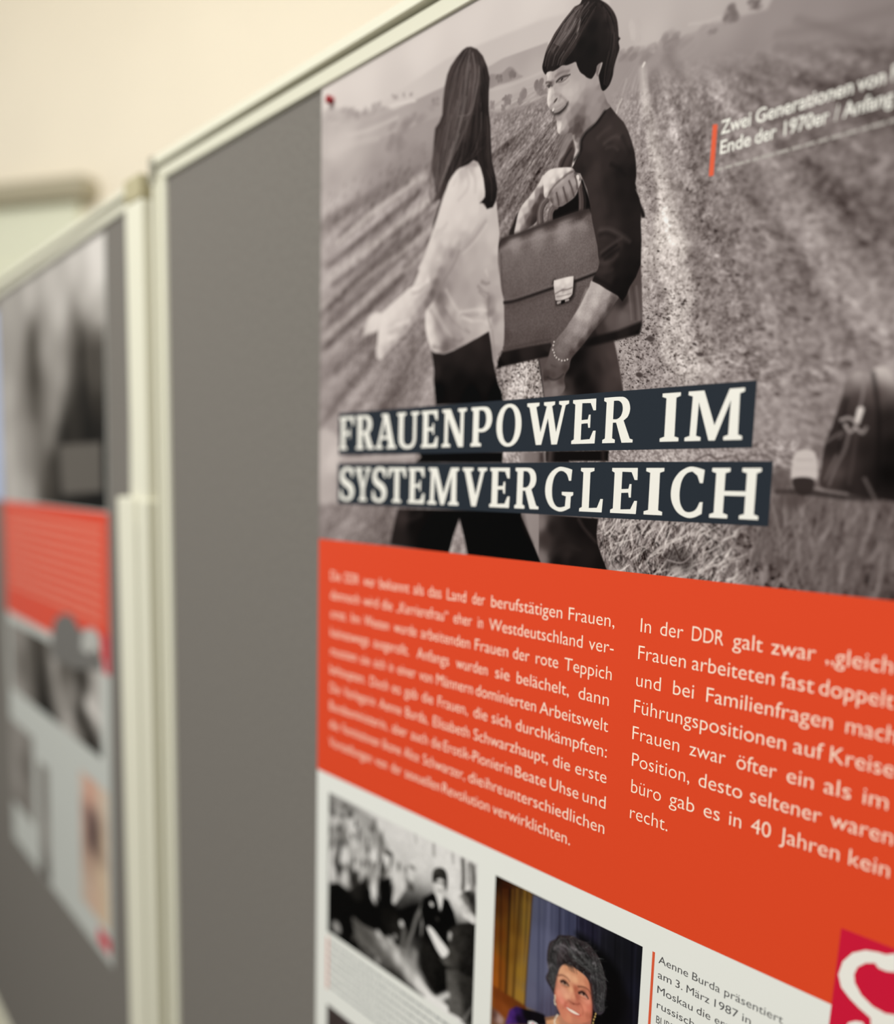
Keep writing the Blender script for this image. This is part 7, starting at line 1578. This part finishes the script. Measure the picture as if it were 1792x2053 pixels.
# red pin in the poster's corner
pin = thing('push_pin', 'small dark red pin in the top left corner of the large poster', 'pin', (0.0134, -0.0006, Z0 - 0.0124))
bm = bmesh.new()
prof = [(0.0, -.0052), (.0022, -.0051), (.0030, -.0043), (.0029, -.0034), (.0018, -.0027), (.0018, -.0016), (.0031, -.0010), (.0031, -.0004), (0.0, -.0003)]
N = 20
rg = [[bm.verts.new((r * math.cos(2 * math.pi * k / N), y, r * math.sin(2 * math.pi * k / N))) for k in range(N)] for r, y in prof]
for a, b in zip(rg, rg[1:]):
    for k in range(N):
        bm.faces.new((a[k], a[(k + 1) % N], b[(k + 1) % N], b[k]))
bmesh.ops.remove_doubles(bm, verts=bm.verts, dist=1e-6); bmesh.ops.recalc_face_normals(bm, faces=bm.faces)
me = bpy.data.meshes.new('head'); bm.to_mesh(me); bm.free(); link('head', me, M_PIN, pin)
boxes('needle', M_STEEL, pin, ((-.0004, -.0005, -.0004), (.0004, .006, .0004)))

# ================================================================ the poster on the left board
poster2 = thing('poster', 'strongly blurred poster at far left, dark photograph above orange panel and small pictures', 'poster', (LEFT_ORIGIN[0], LEFT_ORIGIN[1] - 0.0006, Z0), LROT)
L = Sheet(poster2, 0.045)
UR, UL, LB = -90.0, -630.0, 962.0
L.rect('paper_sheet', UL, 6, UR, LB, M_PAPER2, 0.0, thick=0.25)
def shifted(ops):           # art was measured on the upright board, the sheet leans with it
    return ops
def left_picture(name, u0, v0, u1, v1, art, st):
    uu = np.arange(u0, u1, st); vv = np.arange(v0, v1, st)
    return L.picture(name, uu, vv, art, 0.06, (4, 0, -5), 0.92, 1.25)
left_picture('street_photograph', UL, 6, UR, 338, ART_LEFT_PHOTO, 2.0)
L.rect('orange_panel', UL, 338, UR, 532, M_ORANGE2, 0.06)
rc = []
for k in range(10):
    fine_line(rc, UL + 25, UR - 25, 360 + k * 13.4, 5.2, 50 + k)
fine_print(L, 'body_text', rc, M_TEXT2, 0.12, poster2)
left_picture('crowd_photograph', -612, 548, -122, 672, ART_LEFT_CROWD, 2.0)
left_picture('peach_picture', -224, 712, -100, 915, ART_LEFT_PEACH, 2.0)
left_picture('grey_photograph', UL, 730, -475, 890, ART_LEFT_GREY, 2.0)
left_picture('dark_picture', -445, 760, -385, 962, ART_LEFT_DARK, 2.0)
L.flat('cut_out_figure', LEFT_CUTOUT, material('grey_photo_ink', (104, 102, 98)), 0.14)
L.flat('cut_out_figure', LEFT_CUTOUT_PALE, material('pale_photo_ink', (176, 176, 170)), 0.16)
L.rect('logo_square', -112, 496, UR, 548, M_MAGENTA, 0.14)
L.rect('logo_square', -150, 925, -100, 948, M_MAGENTA, 0.14)

# pale blue sheet beyond the left poster
bs = thing('paper_sheet', 'pale blue sheet of paper pinned left of the blurred poster, at the picture edge', 'paper', (LEFT_ORIGIN[0], LEFT_ORIGIN[1] - 0.0006, Z0), LROT)
Lb = Sheet(bs, 0.045)
Lb.rect('page', UL - 226, 20, UL - 4, 338, M_BLUE, 0.0, thick=0.2)
